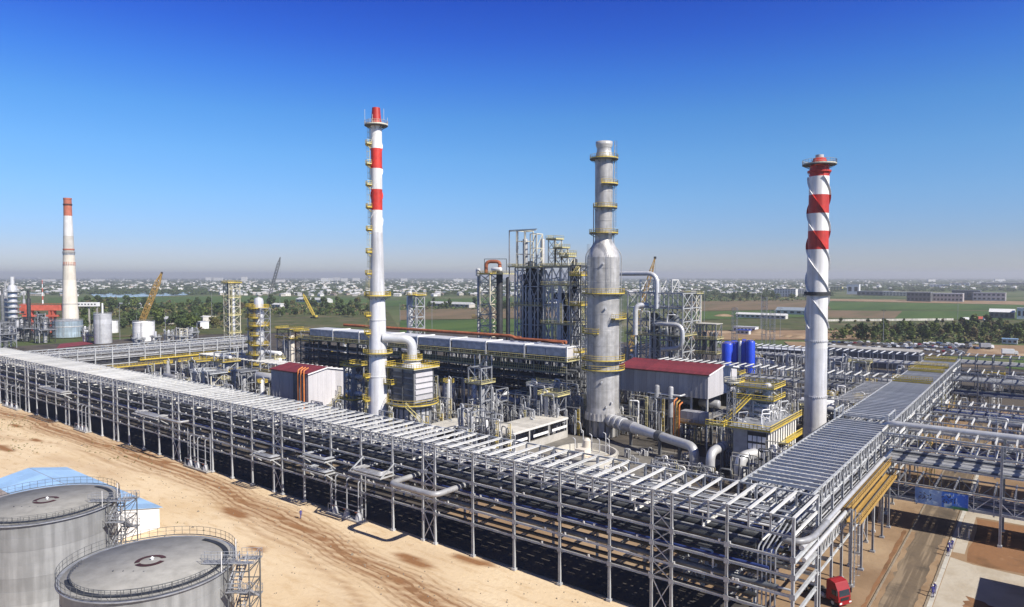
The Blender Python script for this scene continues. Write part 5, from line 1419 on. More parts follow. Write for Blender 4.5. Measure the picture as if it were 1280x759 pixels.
for k in range(9):
    q = random.Random(k+40); x = q.uniform(-6, 6); z_ = q.choice(lv[:5])+q.uniform(1, 3)
    MB().pipe([(x, -5.9, q.uniform(2, 12)), (x, -5.9, z_), (x+q.uniform(-4, 4), -5.9, z_), (x, -2, z_)], q.choice([.15, .25, .4]), 8, .8).build('pipe', q.choice(['clad', 'galv', 'clad_dull', 'white']), t)
for (x, y, z1, r) in ((-3, 0, hr2(372), 2.4), (3.5, -1, hr2(380), 2.4), (0, 4, hr2(325), 1.2)): vessel(t, x, y, 3, z1, r, 'steel_dark', 20, 'reactor')
drum(t, -5, 4, -2, hr2(376)+1.6, 1.7, 'steel_dark', 'x', 'drum')
p = MB().bx(-6, -3, hr2(318), 1, 4, hr2(318)+.2).build('platform', 'steel_mid', t)
MB().rail([(-6, 4, hr2(318)), (-6, -3, hr2(318)), (1, -3, hr2(318)), (1, 4, hr2(318))], 1.6, 1.2, .4, .09).build('railing', 'yellow_pale', p)
q = MB()
for (xa, ya, xb, yb, zt2) in ((-6.5, -5.5, -3, -1, hr2(300)), (-3, -5.5, 0, -1, hr2(311)), (0, -5.5, 3, -1, hr2(322))):
    z0 = lv[5]; n = max(1, round((zt2-z0)/3.2))
    for k in range(n):
        a, b_ = z0+(zt2-z0)*k/n, z0+(zt2-z0)*(k+1)/n
        for (x, y), (x2, y2) in (((xa, ya), (xb, ya)), ((xb, ya), (xb, yb)), ((xb, yb), (xa, yb)), ((xa, yb), (xa, ya))):
            q.bar((x, y, a), (x, y, b_), .32).bar((x, y, b_), (x2, y2, b_), .28).bar((x, y, a), (x2, y2, b_), .18)
    p = MB().bx(xa-.7, ya-.7, zt2, xb+.7, yb+.5, zt2+.15).build('platform', 'steel_mid', t)
    MB().rail([(xa-.7, yb+.5, zt2+.15), (xa-.7, ya-.7, zt2+.15), (xb+.7, ya-.7, zt2+.15), (xb+.7, yb+.5, zt2+.15)], 1.5, 1.3, .5, .09).build('railing', 'yellow_pale', p)
q.build('upper_frame', 'cream', t)
for k in range(6): MB().pipe([(-6+k*2.3, -6, 3), (-6+k*2.3, -6, hr2(350+k*8)), (-5+k*2, 0, hr2(350+k*8)+1)], .2, 8, 1).build('pipe', ['clad', 'clad_dull', 'galv'][k % 3], t)
g = G(724, 520)
t = thing('stair_tower', 'dark lattice stair tower with yellow landings left of the grey riser stack', 'stairs', (g[0], g[1], 0))
def hs(py): return HT(py, g)
lv = [hs(p) for p in (500, 480, 460, 440, 420, 400, 382, 362, 345, 332)]
frame(t, 4, 5, lv, 'steel_mid', 2, .35)
for k, z_ in enumerate(lv):
    z0 = 0 if k == 0 else lv[k-1]
    MB().stair((-1.2 if k % 2 else 1.2, -1.8 if k % 2 else 1.8, z0), (-1.2 if k % 2 else 1.2, 1.8 if k % 2 else -1.8, z_), 1.0).build('flight', 'galv_dull' if k % 3 else 'yellow_pale', t)
for k in (3, 6, 8): MB().rail([(-2.3, -2.8, lv[k]), (2.4, -2.8, lv[k]), (2.4, 2.6, lv[k])], 1.3, 1, .5, .09).build('railing', 'yellow', t)
b3 = G(613, 473)
t = thing('lattice_tower', 'pale and dark lattice tower with an orange bent pipe on top, behind the coolers', 'tower', (b3[0], b3[1], 0))
def hb3(py): return HT(py, b3)
lv = [hb3(p) for p in (455, 436, 420, 407, 393, 380, 366, 353, 343)]
frame(t, 6, 8, lv, 'cream', 2, .5, 1, 1, [lv[-1]], 'yellow')
vessel(t, 4.6, 1.2, 2, hb3(341), 1.5, 'steel_dark', 18); vessel(t, 8.0, 3.2, 2, hb3(348), 1.0, 'steel_dark', 14)
vessel(t, -6.5, -1, 2, hb3(345), .55, 'clad_dull', 12); vessel(t, -6.5, -1, hb3(345), hb3(337), 1.2, 'galv', 12, 'pot')
MB().pipe([(-2.5, 0, hb3(343)), (-2.5, 0, hb3(327)), (3.5, 3, hb3(327)), (4.5, 1.2, hb3(338))], .85, 14, 2.2).build('overhead_pipe', 'rust_pipe', t)
MB().bar((-1, -3, hb3(343)), (-1, -3, hb3(324)), .2).bar((8, 2, hb3(343)), (8, 2, hb3(324)), .2).bar((-1, -3, hb3(324)), (8, 2, hb3(324)), .25).build('davit_frame', 'steel_dark', t)
drum(t, 0.5, 5.5, 1, hb3(337), 1.0, 'white')
p = MB().bx(3, -3.5, hb3(343), 10.5, 5, hb3(343)+.2).build('platform', 'steel_mid', t)
MB().rail([(3, -3.5, hb3(343)), (10.5, -3.5, hb3(343)), (10.5, 5, hb3(343))], 1.5, 1.3, .4, .09).build('railing', 'yellow_pale', p)
p = MB().bx(-7, -5, hb3(398), -2, -3, hb3(398)+.2).build('platform', 'steel_mid', t)
MB().rail([(-7, -5, hb3(398)), (-2, -5, hb3(398))], 1.5, 1.3, .4, .1).build('railing', 'yellow', p)
# small lattice tower behind the thin stack
b4 = G(521, 465)
t = thing('lattice_tower', 'short lattice tower with yellow platform just right of the thin striped stack', 'tower', (b4[0], b4[1], 0))
def hb4(py): return HT(py, b4)
lv = [hb4(p) for p in (440, 425, 410, 396, 383, 370)]
frame(t, 5, 6, lv, 'galv', 2, .45, 1, 1, [lv[-1]], 'yellow')
vessel(t, -4.8, 0, 2, hb4(366), 1.5, 'clad', 18)
# big open structure right of the riser stack
b5 = G(829, 470)
t = thing('pipe_structure', 'large braced open structure of grey and cream steel behind the long red roof', 'structure', (b5[0], b5[1], 0))
def hb5(py): return HT(py, b5)
lv = [hb5(p) for p in (453, 436, 418, 400, 384, 366)]
frame(t, 28, 20, lv, 'galv', 2, .5, 4, 2, [lv[2]], 'yellow_pale', 'steel_mid', 'galv')
q = MB(); 
for (x0, x1_, y0, z0, z1) in ((-8, -1, -9, lv[-1], hb5(350)), (0, 6, -4, lv[-1], hb5(350))):
    for x in (x0, x1_):
        for y in (y0, y0+7): q.bar((x, y, z0), (x, y, z1), .4)
    for y in (y0, y0+7): q.bar((x0, y, z1), (x1_, y, z1), .35).bar((x0, y, z0), (x1_, y, z1), .2).bar((x1_, y, z0), (x0, y, z1), .2)
    for x in (x0, x1_): q.bar((x, y0, z1), (x, y0+7, z1), .35).bar((x, y0, z0), (x, y0+7, z1), .2)
q.build('upper_frame', 'steel_pale', t)
MB().bx(-9.5, -9.5, lv[4]+.3, 9.5, 9.5, lv[4]+.4).build('platform', 'steel_mid', t)
for k in range(16):
    q = random.Random(k+90); x = q.uniform(-13, 13); z_ = q.choice(lv[:5])-q.uniform(0, 3)
    MB().pipe([(x, -10.6, q.uniform(2, 8)), (x, -10.6, z_), (x+q.uniform(-7, 7), -10.6, z_), (x, -4, z_)], q.choice([.15, .25, .4, .55]), 8, .9).build('pipe', q.choice(['clad', 'galv', 'clad_dull', 'white']), t)
for x, y, r in ((-5, 0, 2.2), (3, 3, 2.6), (7, -2, 1.8)): vessel(t, x, y, 3, lv[3]+2, r, 'steel_mid', 18)
MB().pipe([(-24, -9, hb5(342)), (1, -9.5, hb5(342)), (1, -9.5, hb5(385)), ], 1.1, 16, 5).build('overhead_duct', 'clad', t)
MB().pipe([(-4, -8, hb5(381)), (-9, -11.5, hb5(381)), (-9, -11.5, hb5(418))], 1.2, 16, 4).build('elbow_duct', 'clad', t)
MB().pipe([(-1, -8, hb5(404)), (5, -12, hb5(403)), (15, -12, hb5(403)), (15, -12, hb5(430)), (4, -10, hb5(434))], 1.0, 16, 4).build('loop_duct', 'clad', t)
for k in range(8): MB().pipe([(-9+k*2.5, -10.4, 3), (-9+k*2.5, -10.4, hb5(430-k*4)), (-8+k*2.3, 0, hb5(430-k*4))], .25, 8, 1).build('pipe', ['clad', 'clad_dull', 'galv'][k % 3], t)
b6 = G(866, 470)
t = thing('lattice_tower', 'cream braced tower with yellow top deck at the right end of the large open structure', 'tower', (b6[0], b6[1], 0))
def hb6(py): return HT(py, b6)
lv = [hb6(p) for p in (450, 430, 408, 387, 368)]
frame(t, 5, 6, lv, 'cream', 2, .5, 1, 1, [lv[-1]], 'yellow_pale')
b7 = G(886, 472)
t = thing('process_structure', 'small two deck structure with yellow railings left of the blue tanks', 'structure', (b7[0], b7[1], 0))
def hb7(py): return HT(py, b7)
lv = [hb7(p) for p in (442, 424, 405)]
frame(t, 9, 7, lv, 'galv_dull', True, .4, 2, 1, [lv[0], lv[1]], 'yellow_pale')
MB().bx(-5, -4, lv[2], 5, 4, lv[2]+.3).build('roof_slab', 'concrete_pale', t)
for x in (-2.5, 1, 3): vessel(t, x, 0, lv[0]+.5, lv[1]+3, .9, 'steel_mid', 12)
# blue tanks
bb = (-104.5, 296.0)
for k, (px, m, r, top) in enumerate(((910, 'blue', 2.5, 429), (918, 'blue', 2.5, 428), (925.5, 'clad', .8, 425), (931, 'blue', 2.5, 426.5), (938.5, 'blue', 1.9, 426))):
    x, y = AY(px, bb[1]+(k % 2)*2), bb[1]+(k % 2)*2
    l = ['leftmost blue cylindrical tank of the blue cluster', 'second blue cylindrical tank of the cluster, left of the silver column', 'slim silver column among the blue tanks', 'third blue tank of the cluster, right of the silver column', 'rightmost and slimmest blue tank of the cluster'][k]
    t = thing('blue_tank' if m == 'blue' else 'slim_column', l, 'tank' if m == 'blue' else 'column', (x, y, 0))
    vessel(t, 0, 0, 1.5, HT(top+2, (x, y)), r, m, 24, 'shell')
    MB().cyl(0, 0, 0, 1.5, r*.9, 16).build('skirt', 'concrete', t)
    MB().rail(arc(r*.9, HT(top+2, (x, y))+.1, 0, 2*PI, 14), 1.1, .8, 0, .06).build('railing', 'yellow', t)

# ---------------------------------------------------------------- left side column group
b8 = G(291, 452)
t = thing('lattice_tower', 'pale lattice tower with yellow crown standing alone on the left', 'tower', (b8[0], b8[1], 0))
def hb8(py): return HT(py, b8)
lv = [hb8(p) for p in (438, 427, 416, 405, 394, 383, 372, 361, 354.5)]
frame(t, 5.5, 6.5, lv, 'cream', 2, .36, 1, 1, [lv[-1]], 'yellow')
vessel(t, -3.9, .4, 2, hb8(356), .9, 'steel_mid', 12)
vessel(t, .4, .6, 2, hb8(362), .8, 'clad', 12)
MB().ladder((2.9, -2, 0), hb8(356), 1, 0).build('ladder', 'yellow_pale', t)
for k in (2, 4, 6): MB().rail([(-3.4, -3.9, lv[k]), (3.4, -3.9, lv[k]), (3.4, 3.6, lv[k])], 1.2, 1.2, .35, .08).build('railing', 'yellow_pale', t)
b9 = G(325, 488)
t = thing('distillation_column', 'silver column wrapped in many yellow railed platforms left of the cube building', 'column', (b9[0], b9[1], 0))
def hb9(py): return HT(py, b9)
MB().lathe([(1.9, 0), (1.9, hb9(376)), (1.5, hb9(373)), (.02, hb9(371))], 24).build('shell', 'clad', t)
for k, py in enumerate((385, 397, 407, 419, 431, 443, 455, 466)):
    ring_platform(t, hb9(py), 1.9, 4.0, 120 if k % 2 else 60, 330 if k % 2 else 400, 'yellow', 'yellow', h=1.4)
lv9 = [hb9(p) for p in (460, 445, 430, 414, 398, 385)]
frame(t, 9, 4.6, lv9, 'galv_dull', 2, .3, 2, 1, [], 'yellow')
for z_ in lv9:
    p = MB().bx(-5.4, -3, z_+.2, -1.9, 2.6, z_+.3).build('platform', 'steel_mid', t)
    MB().rail([(-1.9, -3, z_+.3), (-5.4, -3, z_+.3), (-5.4, 2.6, z_+.3)], 1.3, 1, .45, .09).build('railing', 'yellow', p)
vessel(t, -3.2, 0, 1, hb9(392), .8, 'clad_dull', 12)
for k in range(4): MB().pipe([(-3.8+k*.9, -2.8, 1), (-3.8+k*.9, -2.8, hb9(395+k*12)), (-1, -1, hb9(393+k*12))], .22, 8, .8).build('pipe', 'clad', t)
MB().ladder((0.6, -2.3, 0), hb9(380), 0, -1).build('ladder', 'yellow', t)
b10 = G(341, 478)
t = thing('exchanger_stack', 'two white horizontal drums stacked beside the yellow railed column', 'drum', (b10[0], b10[1], 0))
frame(t, 10, 4, [hb9(452)-1.5, hb9(444)-1.5], 'cream', True, .3, 1, 1, [hb9(452)-1.5], 'yellow_pale')
for py in (449, 441): drum(t, -6, 6, 0, HT(py, b10), .95, 'white')
b11 = G(346, 500)
t = thing('horizontal_drum', 'big white horizontal drum left of the cube building', 'drum', (b11[0]-6, b11[1], 0))
drum(t, -7, 7, 0, HT(474, b11), 2.0, 'clad')
for x in (-4, 4): MB().bx(x-.5, -1.2, 0, x+.5, 1.2, HT(474, b11)-2.9).build('pier', 'concrete', t)
MB().rail([(-7, -2.2, HT(466, b11)), (7, -2.2, HT(466, b11))], 1.2, 1, .4, .08).build('railing', 'yellow', t)
module(283, 492, 7, 6, [5, 9, 13, 17], 'grey framed module with yellow decks where the left rack ends', 'galv', [(1, 0, 1, 12, 1.2, 'clad_dull')], [(-3.5, 3.5, 0, 15, .8, 'clad')], [9, 13], pipes=8)
module(390, 470, 14, 8, [6, 12, 17, 21], 'brown and yellow framed module at the left end of the air coolers', 'rust_pipe', [(-3, 0, 1, 15, 1.6, 'steel_mid')], [], [17, 21], 'yellow', bm='steel_mid', pipes=6)
module(362, 455, 12, 7, [8, 14, 19], 'low yellow decked module left of the air coolers', 'steel_mid', [(2, 0, 1, 15, 1.6, 'brick_tan'), (-4, 0, 1, 12, 1.4, 'clad_dull')], [], [14, 19], 'yellow', pipes=5)

# rack running away on the left
t = thing('pipe_rack', 'galvanized pipe rack running away on the far left towards the pale lattice tower', 'pipe rack', (-344, 103, 0))
DX0, DX1, DH = -349.0, -337.5, 15.6
def ld_(x, y, z=0): return (x+344, y-103, z)
c = hcol_mesh(DH, .4, .4).mesh('column', 'galv')
dys = [103+k*7.2 for k in range(16)]
for y in dys:
    for x in (DX0, DX1): put('column', c, t, loc=ld_(x, y))
for x in (DX0, DX1):
    for z in (DH, 13.2, 10.6, 8.0, 5.0): MB().ibar(ld_(x, 101, z-.1), ld_(x, dys[-1], z-.1), .26, .36).build('long_beam', 'galv', t)
    w = MB(); y = 103.0; k = 0
    while y < dys[-1]-2: w.bar(ld_(x+.1, y, 13.2 if k % 2 else DH), ld_(x+.1, y+2.4, DH if k % 2 else 13.2), .12).bar(ld_(x+.1, y, 13.2), ld_(x+.1, y, DH), .12); y += 2.4; k += 1
    w.build('truss_web', 'galv', t)
c = MB().ibar((0, 0, 0), (DX1-DX0, 0, 0), .3, .4).mesh('cross_beam', 'galv')
for y in dys:
    for z in (DH, 13.2, 10.6, 8.0): put('cross_beam', c, t, loc=ld_(DX0, y, z-.5))
for (y0, y1, z) in ((128, 165, 6.2), (168, 206, 6.2), (150, 190, 8.6)):
    p = MB().bx(*ld_(DX1+.3, y0, z), *ld_(DX1+2.6, y1, z+.15)).build('walkway', 'yellow_pale', t)
    MB().rail([ld_(DX1+2.6, y0, z), ld_(DX1+2.6, y1, z)], 1.3, 1.3, .5, .08).build('railing', 'yellow', p)
for z, ms in ((13.3, ['clad_dull', 'galv_dull']), (10.7, ['clad', 'clad_dull', 'steel_mid']), (8.1, ['steel_mid', 'clad_dull', 'steel_dark'])):
    x = DX0+.6
    while x < DX1-.8:
        r = rr.choice([.2, .3, .4]); m = rr.choice(ms)
        straight('pipe', (x+r, 101, z+r), (x+r, 212, z+r), r, m, {'clad': 'bright silver', 'clad_dull': 'metal clad', 'galv_dull': 'mid grey', 'steel_mid': 'dark grey', 'steel_dark': 'near black'}[m]+' pipe on the rack running away on the far left', 'pipes on the rack running away on the far left')
        x += 2*r+rr.random()*1.2+.2

# ---------------------------------------------------------------- furnace box group left of the receding rack
bx0 = G(958, 600); fxx, fyy = bx0
t = thing('ribbed_furnace_box', 'white ribbed furnace box with yellow topped decks left of the receding rack', 'furnace', (fxx, fyy, 0))
Lb = AX(997, fxx)-fyy; hb = HT(540, bx0); Wb = 8.0
MB().bx(-Wb, 0, .5, -.2, Lb, hb).build('body', 'clad_dull', t)
n = 12
for k in range(n):
    a = k*Lb/n; MB().bx(-.2, a+.12, .8, .05, a+Lb/n-.12, hb-.3).build('side_panel', 'white', t)
    MB().bar((.12, a, 0), (.12, a, hb+.1), .28).build('rib', 'steel_mid', t)
s = MB()
for i in range(4):
    for j in range(5): s.bx(-Wb*.55+i*1.1, -.15, 1.2+j*(hb-2)/5, -Wb*.55+i*1.1+.9, 0.02, 1.2+(j+.72)*(hb-2)/5)
s.build('louvre', 'white', t)
MB().bx(-Wb*.55-.2, -.1, .5, -.2, -.01, hb).build('louvre_frame', 'steel_dark', t)
p = MB().bx(-Wb-1.5, -1.5, hb, 1.2, Lb+1, hb+.2).build('deck', 'galv_dull', t)
MB().rail([(-Wb-1.5, -1.5, hb+.2), (1.2, -1.5, hb+.2), (1.2, Lb+1, hb+.2)], 1.4, 1, .45, .09).build('railing', 'yellow', p)
p = MB().bx(.2, Lb*.35, hb*.62, 1.9, Lb*.95, hb*.62+.15).build('side_platform', 'yellow_pale', t)
MB().rail([(1.9, Lb*.35, hb*.62), (1.9, Lb*.95, hb*.62)], 1.6, 1, .6, .1).build('railing', 'yellow', p)
for k in range(26):
    q = random.Random(k); x, y = -q.uniform(.5, Wb-.5), q.uniform(1, Lb-1); h_ = q.uniform(1.5, 4.2)
    MB().pipe([(x, y, hb+.2), (x, y, hb+h_), (x-q.uniform(-2, 2), y+q.uniform(0, 3), hb+h_), (x, y+2.5, hb+.3)], q.choice([.1, .14, .2]), 7, .5).build('pipe', q.choice(['clad', 'galv', 'white']), t)
g = G(950, 592); gy_ = bx0[1]+16
t = thing('process_structure', 'steel stage with two yellow decks and small drums behind the white ribbed box', 'structure', (fxx-8, fyy+18, 0))
frame(t, 9, 8, [6, 12.5, 16, 19], 'galv', True, .35, 2, 1, [16, 19], 'yellow')
for k in range(4): drum(t, -4, 4, -3+k*2, 13.6+(k % 2)*.5, .75, ['clad', 'white', 'clad_dull', 'clad'][k])
vessel(t, 2, 1, 16.4, 19.5, 1.0, 'clad', 14); vessel(t, -2, -1, 16.4, 18.5, .9, 'white', 14)
st_ = thing('stair_flight', 'bright yellow steep stair left of the ribbed furnace box', 'stairs', (fxx-13, fyy+6, 0))
MB().stair((0, 0, 10.5), (4.5, 8, 17.2), 1.1).build('flight', 'yellow', st_)
p = MB().bx(-3.5, -2.4, 10.3, 1.2, 0, 10.5).build('landing', 'yellow_pale', st_)
MB().rail([(-3.5, -2.4, 10.5), (1.2, -2.4, 10.5), (1.2, 0, 10.5)], 1.2, 1, .4, .09).build('railing', 'yellow', p)
MB().bar((-3.2, -2.2, 0), (-3.2, -2.2, 10.3), .3).bar((1, -2.2, 0), (1, -2.2, 10.3), .3).bar((4.3, 8, 0), (4.3, 8, 17), .3).build('post', 'galv_dull', st_)
g = G(913, 582)
t = thing('lattice_mast', 'slim lattice light mast with railed crown before the white hall gable', 'mast', (g[0], g[1], 0))
def hm(py): return HT(py, g)
frame(t, 1.6, 1.6, [hm(575-k*11) for k in range(10)], 'galv_dull', 2, .18)
ring_platform(t, hm(478), .3, 1.9, 0, 360, 'steel_mid', 'cream')
MB().cyl(0, 0, hm(478), hm(462), .07, 6).build('rod', 'steel_mid', t)
# sloping dark handrail bridge before the ribbed box
t = thing('sloping_gantry', 'dark railed pipe gantry climbing beside the ribbed furnace box', 'gantry', (fxx+3.2, fyy-10, 0))
for z in (3.2, 5.0, 6.6): MB().bar((0, 0, z), (0, 52, z+.2), .28, .35).build('rail_beam', 'steel_dark', t)
s = MB()
for k in range(27): s.bar((0, k*2, 3.2), (0, k*2, 6.7), .2)
s.build('upright', 'steel_dark', t)
for k in range(6): MB().bar((0, k*10, 0), (0, k*10, 3.2), .3).build('post', 'steel_dark', t)
# ---------------------------------------------------------------- fill of the process area behind the long rack
def light_rack(x0, x1, y0, y1, levels, label, along='x', mt='galv', lb_='', pm=('clad_dull', 'steel_mid', 'galv_dull', 'clad'), bay=6.0, top='steel_pale', cover=.55):
    t = thing('pipe_rack', label, 'pipe rack', (x0, y0, 0))
    L, W = (x1-x0, y1-y0) if along == 'x' else (y1-y0, x1-x0)
    def P(a, b, z): return (a, b, z) if along == 'x' else (b, a, z)
    n = max(1, round(L/bay)); c = hcol_mesh(levels[-1], .35, .35).mesh('column', mt)
    for k in range(n+1):
        for b in (0, W): put('column', c, t, loc=P(k*L/n, b, 0))
    for b in (0, W):
        for z in levels: MB().ibar(P(0, b, z), P(L, b, z), .22, .3).build('long_beam', mt, t)
    cb_ = MB().ibar(P(0, 0, 0), P(0, W, 0), .25, .4).mesh('cross_beam', mt)
    ct = MB().bar(P(0, -.15, 0), P(0, W+.15, 0), .4, .3).mesh('top_beam', top)
    for k in range(n+1):
        for z in levels[:-1]: put('cross_beam', cb_, t, loc=P(k*L/n, 0, z-.3))
    m = n*2
    for k in range(m+1): put('top_beam', ct, t, loc=P(k*L/m, 0, levels[-1]+.2))
    for z in levels[:-1]:
        b = .4
        while b < W-.7:
            r = rr.choice([.14, .2, .28, .36]); mm = rr.choice(pm)
            p, q = P(-1, b+r, z+r), P(L+1, b+r, z+r); p = (p[0]+x0, p[1]+y0, p[2]); q = (q[0]+x0, q[1]+y0, q[2])
            straight('pipe', p, q, r, mm, {'clad_dull': 'metal clad', 'steel_mid': 'dark grey', 'galv_dull': 'mid grey', 'clad': 'bright silver', 'steel_dark': 'near black', 'white': 'white', 'blue_pipe': 'dull blue'}[mm]+' pipe on the '+lb_, 'pipes on the '+lb_, 8)
            b += 2*r+2*r*(1-cover)/cover*(.5+rr.random())
    return t
light_rack(-300, -205, 160, 168, [5, 9, 13], 'low grey pipe rack left of the cube building', lb_='low rack left of the cube building', pm=('clad_dull', 'steel_mid', 'steel_dark'))
light_rack(-300, -130, 118, 124, [4.5, 8], 'low dark pipe track just behind the long front rack', lb_='low track just behind the long front rack', mt='steel_mid', top='galv_dull', pm=('steel_mid', 'steel_dark', 'galv_dull'))
light_rack(-108, -46, 122, 129, [3, 6.5], 'low pale pipe rack before the riser stack basin', lb_='low rack before the riser stack basin', mt='galv_dull', pm=('clad', 'clad_dull', 'white'))
light_rack(-72, -38, 258, 268, [6, 10, 14], 'grey pipe rack with pale top beams between blue tanks and receding rack', lb_='rack between blue tanks and receding rack', pm=('clad_dull', 'steel_mid', 'galv_dull'))
light_rack(-125, -72, 258, 268, [6, 10, 14], 'grey pipe rack with pale top beams right behind the long red roofed hall', lb_='rack right behind the red roofed hall')
light_rack(-130, -36, 330, 340, [6, 11, 15], 'long grey pipe rack with pale roof far behind the spiral striped stack', lb_='long rack far behind the spiral stack', mt='galv_dull', top='cooler_top')
light_rack(-36, 70, 350, 362, [6, 11, 14], 'far right grey pipe rack in front of the parked cars', lb_='far right rack before the parked cars', mt='galv_dull', top='galv')
light_rack(-48, -38, 214, 256, [5, 9, 12.5], 'cross rack beside the spiral striped stack', 'y', lb_='cross rack beside the spiral stack', pm=('clad_dull', 'steel_mid', 'galv_dull'))
light_rack(-24, 40, 246, 254, [5, 9], 'low rack right of the receding rack\'s far end', lb_='low rack right of the receding rack end', mt='galv_dull')
# sheds with long pale roofs behind
def long_roof(px0, px1, py, d, h, label, m='cooler_top'):
    a, b = G(px0, py), G(px1, py); x0, x1, y = a[0], b[0], (a[1]+b[1])/2
    x0, x1 = AY(px0, y), AY(px1, y)
    t = thing('long_shed', label, 'shed', ((x0+x1)/2, y, 0)); w = (x1-x0)/2
    MB().bx(-w, 0, 0, w, d, h-.3).build('wall', 'steel_mid', t)
    n = max(3, int(2*w/6)); me = MB().bx(.02, -.8, h-.3, 2*w/n-.02, d+.8, h).mesh('roof_panel', m)
    for k in range(n): put('roof_panel', me, t, loc=(-w+k*2*w/n, 0, 0))
    for k in range(n+1): MB().bar((-w+k*2*w/n, -.5, 0), (-w+k*2*w/n, -.5, h-.3), .3).build('post', 'steel_pale', t)
long_roof(945, 1005, 452, 14, 7, 'long pale roofed shed left of the spiral striped stack')
long_roof(1032, 1150, 450, 14, 6, 'long pale roofed shed right of the spiral striped stack', 'concrete')
long_roof(1042, 1128, 459, 6, 4, 'low white sided shed before the longer pale one', 'panel_white')

CAT = random.Random(21)
occupied = [(X1, Y1, 6), (X2, Y2, 9), (X3, Y3, 7), (fx, fy, 9), (bc[0], bc[1], 10), (xL-11, yL+7, 16), (-70, 178, 14), (-57, 178, 12), (*G(655, 531, 6), 11), (*G(548, 530, 6), 7), (*G(800, 548, 4), 5), (*G(822, 553, 4), 5), (*G(845, 557, 4), 5), (*G(866, 566, 3), 5), (*G(872, 580, 0), 5), (*G(890, 580, 3), 4)]
for a_ in range(775, 895, 15):
    for b_ in range(548, 600, 13): occupied.append((*G(a_, b_), 3.4))
def free(x, y, r):
    if any(math.hypot(x-a, y-b) < r+c for a, b, c in occupied): return False
    return True
kinds = ['pump skid', 'tall slim vessel', 'horizontal drum', 'pipe frame']
def skid(x, y):
    t = thing('pump_skid', 'grey pump skid on the ground '+near(x, y), 'pump', (x, y, 0), 0, 'pump skids among the process units')
    MB().bx(-2, -1, 0, 2, 1, .3).build('base', 'concrete', t)
    MB().pipe([(-1.5, 0, .9), (.4, 0, .9)], .5, 12).build('motor', CAT.choice(['steel_mid', 'blue_pipe', 'clad_dull']), t)
    MB().lathe([(.7, .3), (.7, 1.2), (.3, 1.5)], 12, 1, 0).build('casing', 'clad_dull', t)
    MB().pipe([(1, 0, 1.3), (1, 0, 3+CAT.random()*2), (1, 3, 3.2)], .16, 7, .5).pipe([(1.6, 0, .8), (3, 0, .8), (3, 0, 3.6)], .16, 7, .4).build('pipe', 'clad', t)
def vess(x, y):
    h = CAT.uniform(7, 13); r = CAT.uniform(.6, 1.3)
    t = thing('vertical_vessel', 'upright '+('silver' if r > .9 else 'slim silver')+' vessel with yellow top platform '+near(x, y, h), 'vessel', (x, y, 0), 0, 'upright vessels among the process units')
    vessel(t, 0, 0, 1.2, h, r, CAT.choice(['clad', 'clad_dull', 'white']), 16, 'shell'); MB().cyl(0, 0, 0, 1.2, r*.9, 12).build('skirt', 'steel_mid', t)
    ring_platform(t, h-.6, r, r+1.1, 0, 300, 'steel_mid', 'yellow')
    MB().pipe([(r+.3, 0, .2), (r+.3, 0, h+1), (0, 0, h+1.6), (0, 0, h+.3)], .15, 7, .5).build('pipe', 'clad', t)
    MB().ladder((0, -r-.3, 0), h, 0, -1).build('ladder', 'galv', t)
def hdrum(x, y):
    L = CAT.uniform(3, 5.5); r = CAT.uniform(.8, 1.4); z = CAT.uniform(2.5, 6)
    t = thing('horizontal_drum', 'horizontal silver drum on a low stage '+near(x, y, z), 'drum', (x, y, 0), 0, 'horizontal drums among the process units')
    drum(t, -L, L, 0, z+r*1.5, r, CAT.choice(['clad', 'white', 'clad_dull']))
    frame(t, 2*L, 3, [z-.2], CAT.choice(['galv', 'galv_dull', 'cream']), True, .3, 2, 1, [z-.2] if CAT.random() < .4 else [], CAT.choice(['yellow_pale', 'galv']))
    MB().pipe([(0, 0, z+r*2.4), (0, 0, z+r*2.4+1.4), (L+1, 0, z+r*2.4+1.4), (L+1, 0, .2)], .18, 7, .5).build('pipe', 'clad', t)
def pframe(x, y):
    h = CAT.choice([[4, 7.5], [4, 8, 12], [5, 9, 13]])
    module(0, 0, CAT.uniform(4, 7), CAT.uniform(4, 6), h, 'grey railed pipe frame '+near(x, y, h[-1]), CAT.choice(['galv', 'galv_dull', 'cream', 'galv_dull']), [(0, 0, .5, h[-1]-2, .7, 'clad_dull')], [], [h[-1]] if CAT.random() < .6 else [], CAT.choice(['yellow_pale', 'yellow', 'galv', 'galv_dull', 'galv']), xy=(x, y), pipes=11, name='process_module', cs=.3)['group'] = 'pipe frames among the process units'
def fill(x0, x1, y0, y1, n, ws):
    k = tries = 0
    while k < n and tries < n*30:
        tries += 1
        x, y = CAT.uniform(x0, x1), CAT.uniform(y0, y1)
        if not free(x, y, 5): continue
        occupied.append((x, y, 4.2)); k += 1
        CAT.choices([skid, vess, hdrum, pframe], ws)[0](x, y)
fill(-146, -116, 140, 188, 16, [2, 1, 1, 4])
fill(-190, -160, 160, 190, 12, [2, 1, 1, 4])
fill(-300, -222, 128, 156, 20, [2, 1, 2, 5])
fill(-300, -220, 172, 190, 8, [2, 2, 2, 3])
fill(-104, -66, 131, 150, 12, [1, 0, 0, 0])
fill(-122, -64, 186, 194, 8, [1, 0, 0, 4])
fill(-48, -40, 108, 150, 4, [3, 0, 0, 1])
fill(-86, -64, 152, 172, 4, [5, 0, 0, 0])
fill(-60, -42, 226, 252, 6, [1, 1, 2, 2])
fill(-70, -40, 274, 325, 14, [1, 2, 2, 3])
fill(-20, 60, 200, 218, 5, [2, 1, 2, 2])
fill(-20, 70, 292, 345, 14, [1, 2, 2, 3])
fill(-330, -260, 225, 300, 14, [1, 2, 3, 3])
fill(-250, -150, 262, 330, 16, [1, 2, 2, 3])
fill(-145, -80, 228, 254, 10, [1, 1, 1, 5])
